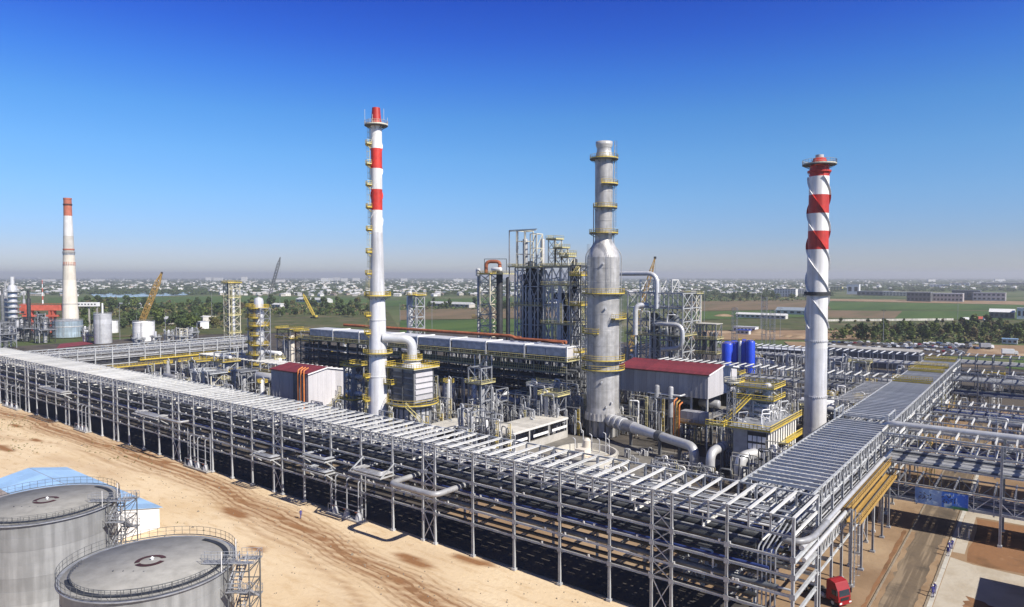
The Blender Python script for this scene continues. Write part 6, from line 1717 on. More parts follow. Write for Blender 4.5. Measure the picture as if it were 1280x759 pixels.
fill(-118, -82, 300, 340, 8, [0, 1, 2, 4])
# dense stands of thin pipes and ladders between the units
def stand(x, y):
    t = thing('pipe_stand', 'stand of thin pipes and ladder '+near(x, y, 5), 'pipe stand', (x, y, 0), 0, 'stands of thin pipes among the process units')
    h = CAT.uniform(2.2, 3.8) if -106 < x < -58 and y < 182 else CAT.uniform(5, 12)
    for k in range(9):
        a, b = CAT.uniform(-2.6, 2.6), CAT.uniform(-1.5, 1.5); z = h*CAT.uniform(.5, 1); c = a+CAT.uniform(-3, 3)
        MB().pipe([(a, b, .1), (a, b, z), (c, b+CAT.uniform(-1, 1), z), (c, b, CAT.uniform(.2, z*.8))], CAT.choice([.09, .12, .16, .25]), 6, .5).build('pipe', CAT.choice(['clad', 'galv', 'clad_dull', 'galv_dull', 'white', 'steel_mid']), t)
    q = MB()
    for sx in (-2.8, 2.8): q.bar((sx, 0, 0), (sx, 0, h), .22)
    for f in (.35, .65, 1): q.bar((-2.8, 0, h*f), (2.8, 0, h*f), .2)
    q.build('goalpost', CAT.choice(['galv', 'cream', 'galv_dull']), t)
    MB().ladder((2.8, -.5, 0), h, 0, -1, .5, h > 7).build('ladder', CAT.choice(['yellow_pale', 'galv', 'yellow']), t)
def fill2(x0, x1, y0, y1, n):
    k = tries = 0
    while k < n and tries < n*40:
        tries += 1; x, y = CAT.uniform(x0, x1), CAT.uniform(y0, y1)
        if any(math.hypot(x-a, y-b) < 1.3+c*.5 for a, b, c in occupied): continue
        occupied.append((x, y, 2.8)); k += 1; stand(x, y)
fill2(-146, -112, 126, 190, 34)
fill2(-196, -160, 126, 190, 22)
fill2(-100, -64, 130, 150, 10)
fill2(-64, -40, 150, 165, 5)
fill2(-300, -222, 126, 190, 40)
fill2(-70, -40, 196, 256, 14)
fill2(-78, -64, 152, 196, 9)
fill2(-112, -80, 184, 196, 8)
fill2(-20, 50, 200, 300, 12)
fill2(-140, -80, 228, 256, 10)
fill2(-112, -66, 270, 300, 8)
fill2(-215, -160, 212, 240, 8)
for a_, b_ in ((782, 572), (795, 580), (806, 570), (818, 586), (832, 577), (845, 590), (852, 574), (880, 592), (890, 600), (770, 585)):
    x, y = G(a_, b_); t = thing('valve_group', 'low group of valves and bent pipes before the fat duct', 'valve group', (x, y, 0), 0, 'low valve groups before the flue duct')
    for k in range(5):
        p, q = CAT.uniform(-1.5, 1.5), CAT.uniform(-1.2, 1.2); z = CAT.uniform(.8, 2.4)
        MB().pipe([(p, q, .1), (p, q, z), (p+CAT.uniform(-1.5, 1.5), q, z), (p+CAT.uniform(-1.5, 1.5), q+1, .2)], CAT.choice([.09, .14, .2]), 7, .4).build('pipe', CAT.choice(['clad', 'white', 'galv', 'clad_dull']), t)
    MB().cyl(0, .5, 0, 1.3, .5, 12).build('valve_body', 'clad_dull', t)
# flat concrete paved pad around the riser stack and its low walls
sheet('concrete_pad', rag([(-124, 128), (-66, 128), (-66, 176), (-124, 176)], .8), 0.004, 'concrete_dark')
# slim white level gauge posts and lamp masts
def lamp(px, py, h, label, grp=None):
    x, y = G(px, py); t = thing('lamp_mast', label, 'lamp mast', (x, y, 0), 0, grp)
    MB().pipe([(0, 0, 0), (0, 0, h)], .22, 8, r2=.1).build('pole', 'galv_dull', t)
    MB().bar((-1.2, 0, h), (1.2, 0, h), .16).cb(-1.1, 0, h-.25, .7, .5, .25).cb(1.1, 0, h-.25, .7, .5, .25).build('lamp_head', 'steel_mid', t)
for px, py, hp in ((207, 425, 392), (265, 405, 365), (500, 402, 378), (595, 400, 382), (951, 415, 360), (1104, 428, 388), (1197, 400, 372), (975, 422, 385), (1008, 418, 388), (880, 420, 360), (540, 412, 372), (350, 395, 372), (246, 412, 392), (150, 425, 380), (171, 410, 392)):
    xy = G(px, py); lamp(px, py, HT(hp, xy), 'slim lamp mast standing in the open '+near(*xy), 'lamp masts beyond the plant')

# ---------------------------------------------------------------- older works on the far left
def white_tank(px, py, wpx, hpx, label, m='white', roof='cone', parts=()):
    g = G(px, py); r = wpx/2*dist(g)/FPX; h = HT(py-hpx, g)
    t = thing('storage_tank', label, 'tank', (g[0], g[1], 0))
    n = 6
    for k in range(n): MB().lathe([(r-.02*(k % 2), h*k/n), (r-.02*(k % 2), h*(k+1)/n-.03)], 32).build('shell_course', m, t)
    MB().lathe([(r+.15, h-.05), (r+.15, h+.1), (.02, h+(r*.14 if roof == 'cone' else .2))], 32).build('roof', m if m != 'tank_blue' else 'galv_dull', t)
    MB().rail(arc(r, h+.1, 0, 2*PI, 28), 1.2, 2, 0, .08).build('railing', 'galv_dull', t)
    MB().ladder((r*math.cos(R(-35))+.2, r*math.sin(R(-35))-.2, 0), h+1, .8, -.6, .8).build('ladder', 'galv', t)
    return t, g, r, h
t_, g_, r_, h_ = white_tank(85, 421, 33, 20, 'blue grey banded tank at the foot of the tall brick chimney', 'tank_blue')
MB().lathe([(r_+.1, h_*.62), (r_+.25, h_*.66), (r_+.1, h_*.7)], 32).build('wind_girder', 'galv', t_)
t_, g_, r_, h_ = white_tank(129, 429, 20, 36, 'tall silver white tank with pipework left of the lone white tank', 'clad')
MB().cyl(0, 0, h_+.8, h_+8, .6, 10).build('vent', 'white', t_)
white_tank(180, 426, 25, 23, 'squat lone white tank in front of the orange lattice crane', 'white')
white_tank(138, 416, 18, 14, 'pale low tank partly hidden behind the tall silver white one', 'white')
for (px, py, top, wpx, l, m) in ((17, 418, 346, 10, 'thick silver column ringed with platforms at the far left edge', 'clad'), (37, 424, 363, 4.5, 'dark slim chimney at the far left edge', 'steel_dark'), (4, 420, 358, 4, 'dark column at the very left edge', 'steel_mid'), (31, 415, 366, 3, 'slender pale column behind the ringed silver one', 'galv_dull'), (8, 416, 352, 4.5, 'grey column just left of the ringed silver one', 'clad_dull')):
    g = G(px, py); r = wpx/2*dist(g)/FPX; h = HT(top, g)
    t = thing('process_column', l, 'column', (g[0], g[1], 0))
    vessel(t, 0, 0, 0, h*.82, r, m, 18, 'shell'); MB().cyl(0, 0, h*.8, h, r*.5, 12).build('top_pipe', m, t)
    if wpx > 6:
        for k in range(7): ring_platform(t, h*(.2+.09*k), r, r+2.2, 0, 360, 'steel_mid', 'galv')
g = G(50, 416); 
t = thing('gantry_crane', 'faded red gantry bridge on box legs left of the tall brick chimney', 'gantry', (g[0], g[1], 0))
mw = dist(g)/FPX; hz = HT(388, g)
for sx in (-12, 16): 
    MB().bx(sx*mw-2, -2, 0, sx*mw-.4, 2, hz).bx(sx*mw+.8, -2, 0, sx*mw+2.2, 2, hz).build('leg', 'red_crane', t)
    MB().bx(sx*mw-5, -2.5, hz*.72, sx*mw+5, 2.5, hz*.8).build('tie_beam', 'red_crane', t)
t.rotation_euler = (0, 0, YAW)
MB().bx(-20*mw, -2.4, hz, 33*mw, -1, hz+4.4).bx(-20*mw, 1, hz, 33*mw, 2.4, hz+4.4).build('girder', 'red_crane', t)
MB().rail([(-20*mw, -2.6, hz+4.4), (33*mw, -2.6, hz+4.4)], 1.4, 2.5, 0, .12).build('railing', 'red_crane', t)
MB().bx(-22*mw, -3, hz-3, -14*mw, 3, hz+5).build('cabin', 'red_crane', t)
MB().bx(-20*mw, -3.05, hz-2.4, -16*mw, -3, hz-.6).build('window', 'glass', t)
t = thing('conveyor_gallery', 'short white conveyor gallery sticking out right of the tall brick chimney', 'gallery', (*G(112, 412), 0))
g = G(112, 412); mw = dist(g)/FPX; hz = HT(383, g)
t.rotation_euler = (0, 0, YAW)
MB().bx(-18*mw, -2, hz, 12*mw, 2, hz+3.6).build('gallery', 'white', t)
for k in range(6): MB().bx((-12+k*4)*mw, -2.06, hz+1.4, (-10+k*4)*mw, -2, hz+2.4).build('window', 'glass', t)
for k in (-14, 0, 10): MB().bar((k*mw, 0, 0), (k*mw, 0, hz), 1.0).build('leg', 'concrete', t)
rg = random.Random(4)
for k in range(12):
    px, py = rg.uniform(2, 62), rg.uniform(418, 436); g = G(px, py); w = rg.uniform(6, 12)
    module(px, py, w, w*.8, [5, 9, 13, 17][:rg.choice([2, 3, 4])], 'dark older process frame at the far left '+near(*g), rg.choice(['steel_mid', 'steel_dark', 'galv_dull', 'oxide']), [(0, 0, 0, 14, 1.4, rg.choice(['steel_mid', 'clad_dull', 'steel_dark']))], [], [9], 'galv_dull', pipes=5, name='process_module')['group'] = 'older process frames at the far left'
for k in range(10):
    px, py = rg.uniform(105, 262), rg.uniform(420, 440); g = G(px, py); w = rg.uniform(4, 7)
    module(px, py, w, w*.8, [4, 7, 10][:rg.choice([1, 2, 3])], 'small pale pipe frame near the white tanks '+near(*g), rg.choice(['galv', 'galv_dull', 'cream']), [(0, 0, 0, 8, .7, 'clad')], [], [4], 'galv', pipes=6, name='process_module')['group'] = 'small pipe frames near the white tanks'
sheet('red_bed', [G(75, 430), G(112, 426), G(116, 430), G(70, 436)], 0.02, 'red_roof')
# low works buildings with windows in the mid distance
def works(px, py, wpx, hm_, d, label, wm, rm, rows=1, cols=6, flat=True, name='works_building'):
    g = G(px, py); w = wpx*dist(g)/FPX/2
    ang = -YAW*0+R(0)
    t = thing(name, label, 'building', (g[0], g[1], 0), 0)
    MB().bx(-w, 0, 0, w, d, hm_).build('wall', wm, t)
    if flat: MB().bx(-w-.3, -.3, hm_, w+.3, d+.3, hm_+.5).build('roof', rm, t)
    else:
        q = MB(); q.v = [(-w-.4, -.6, hm_), (w+.4, -.6, hm_), (w+.4, d/2, hm_+d*.22), (-w-.4, d/2, hm_+d*.22), (w+.4, d+.6, hm_), (-w-.4, d+.6, hm_)]
        q.face((0, 1, 2, 3)); q.face((3, 2, 4, 5)); q.face((0, 3, 5)); q.face((1, 4, 2)); q.face((0, 5, 4, 1)); q.build('roof', rm, t)
    sh = hm_/rows
    me = MB().bx(-.55*w/cols, -.12, sh*.3, .55*w/cols, -.02, sh*.75).mesh('window', 'glass')
    for r in range(rows):
        for c in range(cols): put('window', me, t, loc=(-w+(c+.5)*2*w/cols, 0, r*sh))
    return t
for (px, py, wpx, h, d, l, wm, rm, rows, cols, fl) in [
    (155, 386, 62, 7, 30, 'long pale workshop beyond the lone white tank', 'white', 'cooler_top', 1, 10, True),
    (245, 402, 34, 5, 14, 'low cream canteen building in the trees right of the lone white tank', 'house_wall0', 'house_roof4', 1, 5, True),
    (247, 411, 14, 6, 8, 'small white store right of the trees beside the lone white tank', 'white', 'cooler_top', 1, 2, True),
    (205, 405, 20, 5, 10, 'small beige workshop behind the lone white tank', 'house_wall1', 'house_roof1', 1, 3, False),
    (30, 348, 90, 14, 60, 'very long white warehouse at the far left skyline', 'white', 'cooler_top', 1, 12, True),
    (388, 378, 60, 5, 16, 'long low pale barn beyond the yellow crane', 'house_wall2', 'house_roof1', 1, 8, False),
    (345, 385, 18, 5, 10, 'small white roofed barn behind the yellow railed column', 'house_wall2', 'house_roof4', 1, 3, False),
    (560, 384, 70, 5, 14, 'long grey farm shed beyond the green field in the centre', 'house_wall1', 'house_roof1', 1, 9, False),
    (700, 384, 40, 6, 14, 'pale long barn seen through the tallest structure', 'house_wall0', 'house_roof4', 1, 6, False),
    (950, 398, 62, 4, 9, 'long narrow white roofed greenhouse left of the spiral striped stack', 'house_wall0', 'house_roof4', 1, 10, False),
    (990, 393, 40, 5, 16, 'pale blue roofed barn just left of the spiral striped stack', 'house_wall2', 'house_roof3', 1, 5, False),
    (930, 415, 28, 4, 8, 'low white site cabin row on the dirt behind the blue tanks', 'white', 'cooler_top', 1, 6, True)]:
    works(px, py, wpx, h, d, l, wm, rm, rows, cols, fl)
for (px, py, wpx, h, d, l, wm, rm, rows, cols, fl) in [
    (981, 371, 26, 18, 18, 'pale five storey apartment block left of the spiral striped stack', 'house_wall2', 'house_roof4', 5, 8, True),
    (1002, 371, 18, 17, 18, 'cream apartment block touching the pale five storey one', 'house_wall0', 'house_roof1', 5, 6, True),
    (1045, 364, 14, 14, 14, 'yellow walled block right behind the spiral striped stack', 'yellow_pale', 'house_roof0', 4, 4, True),
    (1066, 368, 14, 26, 16, 'twin white silo block right of the spiral striped stack', 'white', 'house_roof4', 1, 2, True),
    (1093, 369.5, 40, 10, 40, 'dark sided long hall right of the twin white silos', 'steel_mid', 'galv_dull', 1, 8, True),
    (1120, 370, 30, 9, 25, 'pale flat block between the dark halls', 'concrete_pale', 'cooler_top', 2, 8, True),
    (1148, 377, 26, 17, 30, 'dark clad office hall with two tones in the right background', 'steel_mid', 'galv_dull', 2, 6, True),
    (1182, 377, 36, 15, 26, 'pink grey new factory front with a row of windows in the right background', 'pink_roof', 'cooler_top', 2, 9, True),
    (1207, 375, 30, 19, 30, 'dark sided new factory behind the pink grey front', 'steel_mid', 'galv_dull', 1, 4, True),
    (1236, 376, 34, 15, 26, 'pinkish second new factory front at the right', 'pink_roof', 'galv_dull', 2, 7, True),
    (1262, 357, 60, 14, 50, 'long dark warehouse with pale roof at the right skyline', 'steel_mid', 'cooler_top', 1, 10, True),
    (1200, 357, 20, 12, 20, 'orange topped white store in the right distance', 'white', 'orange', 1, 4, True),
    (1175, 359, 22, 10, 20, 'white long block in the right distance', 'white', 'cooler_top', 2, 6, True),
    (1252, 398, 26, 7, 16, 'white roofed bus depot shed at the right edge of the green field', 'steel_mid', 'white', 1, 5, False),
    (1277, 399, 10, 12, 8, 'white small silo block at the right edge', 'white', 'cooler_top', 1, 2, True)]:
    works(px, py, wpx, h, d, l, wm, rm, rows, cols, fl)
# concrete panel fence along the green field
a, b = G(1010, 402), G(1192, 400.5)
t = thing('panel_fence', 'long white concrete panel fence along the green field on the right', 'fence', (a[0], a[1], 0))
d = Vector((b[0]-a[0], b[1]-a[1], 0)); n = 60
for k in range(n):
    p, q = d*(k/n), d*((k+.94)/n)
    MB().bar((p.x, p.y, 1.1), (q.x, q.y, 1.1), .2, 2.2).build('fence_panel', 'concrete_pale' if k % 7 else 'concrete', t)

# ---------------------------------------------------------------- cranes
def crane(pb, pyb, pt, pyt, label, m, width=1.6, carrier=True, dd=0.0, hook=False):
    g = G(pb, pyb); D = dist(g)
    # boom foot on the ground point, tip at same distance from the camera
    lat = (pt-pb)*D/FPX; h = HT(pyt, g)
    t = thing('lattice_crane', label, 'crane', (g[0], g[1], 0))
    tip = Vector((RT.x*lat, RT.y*lat, h)); foot = Vector((0, 0, 2.5)); n = 14
    ax = (tip-foot).normalized(); s1 = ax.cross(Vector((FH.x, FH.y, 0))).normalized(); s2 = ax.cross(s1)
    q = MB()
    def cn(f, i):
        w = width/2*(1 if f < .85 else max(.25, (1-f)/.15)); w = max(w*.35, w*min(1, f*8+.3))
        return foot.lerp(tip, f)+s1*w*(1 if i in (0, 3) else -1)+s2*w*(1 if i < 2 else -1)
    bar = .12*width+.06
    for k in range(n):
        for i in range(4):
            q.bar(cn(k/n, i), cn((k+1)/n, i), bar); q.bar(cn(k/n, i), cn((k+1)/n, (i+1) % 4), bar*.7); q.bar(cn(k/n, i), cn(k/n, (i+1) % 4), bar*.7)
    q.build('boom', m, t)
    MB().bx(tip.x-.6, tip.y-.6, tip.z-.8, tip.x+.6, tip.y+.6, tip.z+.6).build('boom_head', 'steel_dark', t)
    sg = -1 if lat > 0 else 1
    cc = MB().bx(-4 if sg < 0 else -1.6, -1.6, 1.5, 1.6 if sg < 0 else 4, 1.6, 3.6).build('cab_house', m, t)
    MB().bx(.4, -1.8, 1.8, 1.6, -1.62, 3.3).build('window', 'glass', cc)
    MB().bx(-5.5, -1.4, .7, 5.5, 1.4, 1.5).build('chassis', 'steel_dark', t)
    w = MB().lathe([(.3, -.25), (.65, -.25), (.65, .25), (.3, .25)], 14, hard=True)
    w.v = [(x, z, y) for x, y, z in w.v]; w.f = [tuple(reversed(f)) for f in w.f]; me = w.mesh('wheel', 'rubber')
    for x in (-4.4, -2.8, 2.8, 4.4):
        for y in (-1.45, 1.45): put('wheel', me, t, loc=(x, y, .65))
    rope = MB().tri(tip, (tip.x+.3, tip.y+.3, max(6, tip.z*.55)), .06); rope.build('hoist_rope', 'steel_dark', t)
    MB().tri((-4*(-sg)*-1, 0, 3.6), tip, .07).build('pendant', 'steel_dark', t)
    return t
crane(170, 424, 204, 341, 'orange lattice boom crane leaning right behind the lone white tank', 'ochre', 2.9)
crane(336, 376, 351, 322, 'thin dark grey lattice boom leaning right on the skyline', 'steel_mid', 4.5)
crane(393, 398, 379, 367, 'yellow crane with boom leaning left above the air coolers', 'yellow', 2.2)
crane(786, 442, 818, 322, 'orange lattice crane leaning right behind the riser stack', 'ochre', 2.0)

# ---------------------------------------------------------------- red truck at the rack corner
tx_, ty_ = -24.6, 109.0
t = thing('truck', 'bright red tractor truck parked under the rack corner beside the dirt', 'truck', (tx_, ty_, 0), R(-28))
def body_profile(par, name, pts, w, m):
    q = MB(); n = len(pts); q.v = [(x, -w/2, z) for x, z in pts]+[(x, w/2, z) for x, z in pts]
    q.face(tuple(range(n))); q.face(tuple(n+n-1-i for i in range(n)))
    for i in range(n): j = (i+1) % n; q.face((j, i, n+i, n+j))
    o = q.build(name, m, par); bv = o.modifiers.new('b', 'BEVEL'); bv.width = .07; bv.segments = 2; return o
cab = body_profile(t, 'cab', [(.2, .75), (2.35, .75), (2.42, 1.5), (2.25, 2.5), (1.75, 3.55), (.9, 3.75), (.2, 3.6)], 2.5, 'red_truck')
q = MB(); q.v = [(2.44, -1.05, 1.72), (2.44, 1.05, 1.72), (2.27, .95, 2.55), (2.27, -.95, 2.55)]; q.face((0, 1, 2, 3)); q.build('windscreen', 'glass', cab)
for y in (-1.27, 1.27): MB().bx(1.2, y-.01, 1.75, 2.1, y+.01, 2.5).build('side_window', 'glass', cab)
MB().bx(2.4, -1.2, .5, 2.56, 1.2, 1.0).build('bumper', 'red_truck', t)
for y in (-.95, .95): MB().bx(2.55, y-.22, .68, 2.59, y+.22, .9).build('headlight', 'white', t)
MB().bx(2.38, -.8, 1.05, 2.46, .8, 1.5).build('grille', 'black', t)
MB().bx(-4.6, -.5, .75, 1.0, .5, 1.05).build('chassis', 'steel_dark', t)
MB().lathe([(.1, 1.1), (.6, 1.1), (.55, 1.22), (.1, 1.22)], 16, -3.0, 0, hard=True).build('fifth_wheel', 'steel_dark', t)
for y in (-1, 1): MB().pipe([(-1.6, y, .85), (-.2, y, .85)], .34, 12).build('fuel_tank', 'clad', t)
w = MB().lathe([(.3, -.17), (.5, -.17), (.52, 0), (.5, .17), (.3, .17)], 18, hard=False); w.v = [(x, z, y) for x, y, z in w.v]; w.f = [tuple(reversed(f)) for f in w.f]; wm_ = w.mesh('wheel', 'rubber')
rm_ = MB().cyl(0, 0, -.12, .12, .3, 12); rm_.v = [(x, z, y) for x, y, z in rm_.v]; rm_.f = [tuple(reversed(f)) for f in rm_.f]; rmm = rm_.mesh('rim', 'galv')
for x in (1.35, -2.5, -3.75):
    for y in (-1.08, 1.08):
        o = put('wheel', wm_, t, loc=(x, y, .52)); put('rim', rmm, o)
for y in (-1.12, 1.12): MB().bx(.85, y-.2, 1.05, 1.9, y+.2, 1.12).build('mudguard', 'black', t)
for y in (-1.45, 1.45): MB().bx(2.15, y-.12, 1.9, 2.3, y+.12, 2.6).build('mirror', 'black', t)

# ---------------------------------------------------------------- people
def person(x, y, rz, label, lean=0.0, stride=.22, h=1.74, swing=.25):
    t = thing('person', label, 'person', (x, y, 0.02), rz)
    v = [(0, 0, .93), (0, .02, 1.12), (0, .01, 1.36), (0, 0, 1.48), (0, .02, 1.54),        # 0 pelvis 1 waist 2 chest 3 neck 4 head base
         (.10, 0, .88), (.11, stride*.55, .50), (.11, stride, .09), (.11, stride+.16, .04),
         (-.10, 0, .88), (-.11, -stride*.25, .49), (-.11, -stride*.95, .10), (-.11, -stride*.8, .03),
         (.19, .0, 1.41), (.24, -swing*.4, 1.13), (.23, -swing*.3+.06, .90), (.22, -swing*.2+.10, .81),
         (-.19, .0, 1.41), (-.24, swing*.4, 1.13), (-.23, swing*.8, .91), (-.22, swing*.95, .82)]
    v = [(a, b+lean*max(0, c-.9), c) for a, b, c in v]
    e = [(0, 1), (1, 2), (2, 3), (3, 4), (0, 5), (5, 6), (6, 7), (7, 8), (0, 9), (9, 10), (10, 11), (11, 12), (2, 13), (13, 14), (14, 15), (15, 16), (2, 17), (17, 18), (18, 19), (19, 20)]
    rad = [.14, .135, .15, .065, .06, .10, .072, .052, .045, .10, .072, .052, .045, .075, .055, .042, .03, .075, .055, .042, .03]
    me = bpy.data.meshes.new('body'); me.from_pydata(v, e, []); me.materials.append(M['overalls'])
    o = put('body', me, t)
    o.modifiers.new('skin', 'SKIN')
    for i, r in enumerate(rad): me.skin_vertices[0].data[i].radius = (r, r*.85)
    me.skin_vertices[0].data[0].use_root = True
    o.modifiers.new('sub', 'SUBSURF').levels = 1
    hd = MB(); hy = .03+lean*.7
    hd.lathe([(.02, 1.50), (.06, 1.52), (.085, 1.58), (.09, 1.64), (.08, 1.70), (.03, 1.75), (.005, 1.755)], 12, 0, hy)
    hd.cb(0, hy+.09, 1.61, .03, .04, .05); ho_ = hd.build('head', 'skin', t)
    for sx in (-1, 1): MB().cb(sx*.033, hy+.083, 1.645, .02, .012, .012).build('eye', 'black', ho_)
    MB().cb(0, hy+.085, 1.565, .05, .012, .01).build('mouth', 'red_roof', ho_)
    MB().lathe([(.10, 1.68), (.098, 1.73), (.07, 1.79), (.005, 1.81)], 12, 0, hy).lathe([(.10, 1.675), (.135, 1.675), (.13, 1.69), (.10, 1.69)], 12, 0, hy, hard=True).build('helmet', 'helmet', t)
    for (ix, sg) in ((16, 1), (20, -1)):
        c = Vector(v[ix]); hm_ = MB().pipe([c, c+Vector((0, .01, -.07))], .032, 8, r2=.036)
        for f in range(4):
            a = c+Vector((sg*-.0, .027-.018*f, -.065)); L_ = (.062, .072, .068, .05)[f]
            hm_.pipe([a, a+Vector((-sg*.008, .006, -L_*.55)), a+Vector((-sg*.022, .008, -L_))], .0088, 5)
        a = c+Vector((0, .03, -.02)); hm_.pipe([a, a+Vector((-sg*.01, .03, -.03)), a+Vector((-sg*.014, .035, -.055))], .0098, 5)
        hm_.build('hand', 'skin', t)
    for (ix, iy) in ((7, 8), (11, 12)):
        a = Vector(v[ix]); s_ = MB().bx(a.x-.05, a.y-.09, max(0, a.z-.09), a.x+.05, a.y+.19, max(0, a.z-.09)+.09)
        s_.build('boot', 'black', t)
    return t
g = G(376, 648); person(g[0], g[1], R(75), 'worker in dark blue overalls and pale helmet walking alone across the sand')
for k, (px, py, rz, l) in enumerate(((1187, 690, 20, 'worker in dark blue overalls crouched forward at the road edge, the upper of two groups'), (1190, 686, 200, 'worker in dark blue overalls standing behind the bending one at the road edge'), (1185, 695, 160, 'worker in dark blue overalls nearest the lens in the upper roadside group'), (1166, 747, 10, 'worker in dark blue overalls bending low at the road edge near the picture bottom'), (1168, 742, 190, 'worker in dark blue overalls standing upright at the road edge near the picture bottom'))):
    g = G(px, py); person(g[0], g[1], R(rz), l, .5 if k in (0, 3) else .12, .12)
for k in range(0):
    x, y = -12.3+rg.uniform(-.25, .25), 113+k*1.1
    s = MB().lathe([(.02, 0), (rg.uniform(.2, .35), .06), (rg.uniform(.14, .25), .2), (.02, .28)], 6); o = s.build('kerb_stone', 'kerb', loc=(x, y, .02)); o.rotation_euler = (0, 0, k); tag(o, 'loose pale kerb stone lying along the road edge beside the workers', 'stone', 'loose stones along the road edge')
for (px, py) in ((1198, 672), (1211, 674)):
    g = G(px, py); t = thing('gate_post', 'thin pale post at the footpath by the bridge shadow, the '+('left' if px < 1205 else 'right')+' one', 'post', (g[0], g[1], 0)); MB().cyl(0, 0, 0, 1.9, .09, 8).build('post', 'steel_pale', t); MB().cyl(0, 0, 0, .2, .25, 8).build('foot', 'concrete', t)

# ---------------------------------------------------------------- parked cars and vans
def car(paint, label):
    t = thing('parked_car', label, 'car', (0, 0, 0))
    body_profile(t, 'body', [(-2.2, .3), (2.15, .3), (2.2, .65), (1.3, .88), (.7, 1.38), (-.9, 1.42), (-1.75, .95), (-2.2, .85)], 1.75, paint)
    body_profile(t, 'windows', [(1.12, .9), (.64, 1.33), (-.86, 1.37), (-1.55, .95)], 1.79, 'glass')
    w = MB().cyl(0, 0, -.1, .1, .32, 12); w.v = [(x, z, y) for x, y, z in w.v]; w.f = [tuple(reversed(f)) for f in w.f]; me = w.mesh('wheel', 'rubber')
    for x in (-1.35, 1.35):
        for y in (-.8, .8): put('wheel', me, t, loc=(x, y, .32))
    return t
pn = ['white', 'black', 'grey', 'dark red', 'cream', 'dark blue']
protos = []
gcar = 'cars parked in a long row beyond the receding rack'
pn_ = 0
def where_car(px): return 'left of the far rack end' if px < 1140 else 'right of the far rack end' if px > 1200 else 'behind the far rack end'
k = 0
for row, py in enumerate((429.5, 434, 438.5)):
    px = 1032+row*3
    while px < (1238 if row < 2 else 1205):
        g = G(px, py+rg.uniform(-1.6, 1.6)+(px-1040)*.008); i = rg.choices(range(6), [5, 4, 4, 1, 3, 1])[0]
        lab = pn[i]+' car in the '+['back', 'middle', 'front'][row]+' row, '+where_car(px)
        pr = next((p for p in protos if p[0] == i), None)
        rz = R(rg.choice([80, 95, 5, 260, 88]))
        if pr is None:
            o = car('paint%d' % i, lab); protos.append((i, o)); o.location = (g[0], g[1], .02); o.rotation_euler = (0, 0, rz); o['group'] = gcar
        else: dup(pr[1], (g[0], g[1], .02), rz, lab, gcar)
        px += rg.uniform(3.2, 7); k += 1
def lorry(px, py, rz, box, cabm, label):
    g = G(px, py); t = thing('box_lorry', label, 'lorry', (g[0], g[1], 0), rz)
    MB().bx(-4, -1.25, 1.0, 2.2, 1.25, 3.7).build('cargo_box', box, t)
    c = body_profile(t, 'cab', [(2.4, .6), (4.2, .6), (4.2, 1.6), (3.9, 2.6), (2.4, 2.7)], 2.3, cabm)
    MB().bx(4.1, -1.0, 1.6, 4.14, 1.0, 2.3).build('windscreen', 'glass', c)
    MB().bx(-4, -.5, .6, 2.5, .5, 1).build('chassis', 'steel_dark', t)
    for x in (-2.8, 3.2):
        for y in (-1, 1):
            w = MB().cyl(0, 0, -.15, .15, .48, 12); w.v = [(a, c_, b) for a, b, c_ in w.v]; w.f = [tuple(reversed(f)) for f in w.f]; w.build('wheel', 'rubber', t, loc=(x, y, .48))
lorry(1233, 436, R(30), 'panel_grey_and_shaded', 'white', 'grey box lorry parked in front of the dark trees on the right')
lorry(1262, 444, R(15), 'white', 'white', 'white box lorry at the dirt lot near the right edge')
lorry(1208, 401, R(38), 'white', 'white', 'white lorry driving by the far white fence on the right')
lorry(1226, 400, R(38), 'red_crane', 'oxide', 'red lorry standing beside the white lorry at the far fence')
lorry(1234, 401, R(38), 'white', 'white', 'small white van behind the red lorry at the far fence')
for (px, py, l, c) in ((1262, 430, 'pale blue site cabin at the right edge among dark trees', 'blue_roof'), (928, 418, 'blue roofed site cabin behind the blue tanks', 'blue')):
    works(px, py, 16, 3.2, 5, l, 'house_wall2', c, 1, 3, True, 'site_cabin')
# earth heaps on the dirt behind the blue tanks
for k, (px, py, r, h) in enumerate(((950, 416, 9, 3.2), (960, 416.5, 7, 2.4), (1000, 422, 8, 2), (985, 421, 6, 1.8), (905, 395, 12, 2.5))):
    g = G(px, py); s = MB().lathe([(r, -.1), (r*.7, h*.45), (r*.35, h*.85), (.05, h)], 14)
    s.v = [(x*(1+.25*noise.noise((x*.3, y*.3, k))), y*(1+.25*noise.noise((y*.3, x*.3, k+5))), z) for x, y, z in s.v]
    tag(s.build('earth_heap', 'earth', loc=(g[0], g[1], 0)), 'heap of tan earth on the bare ground '+['behind the blue tanks, tallest', 'behind the blue tanks, joined to the tallest', 'close left of the spiral striped stack', 'second left of the spiral striped stack', 'in the ploughed field'][k], 'earth heap')
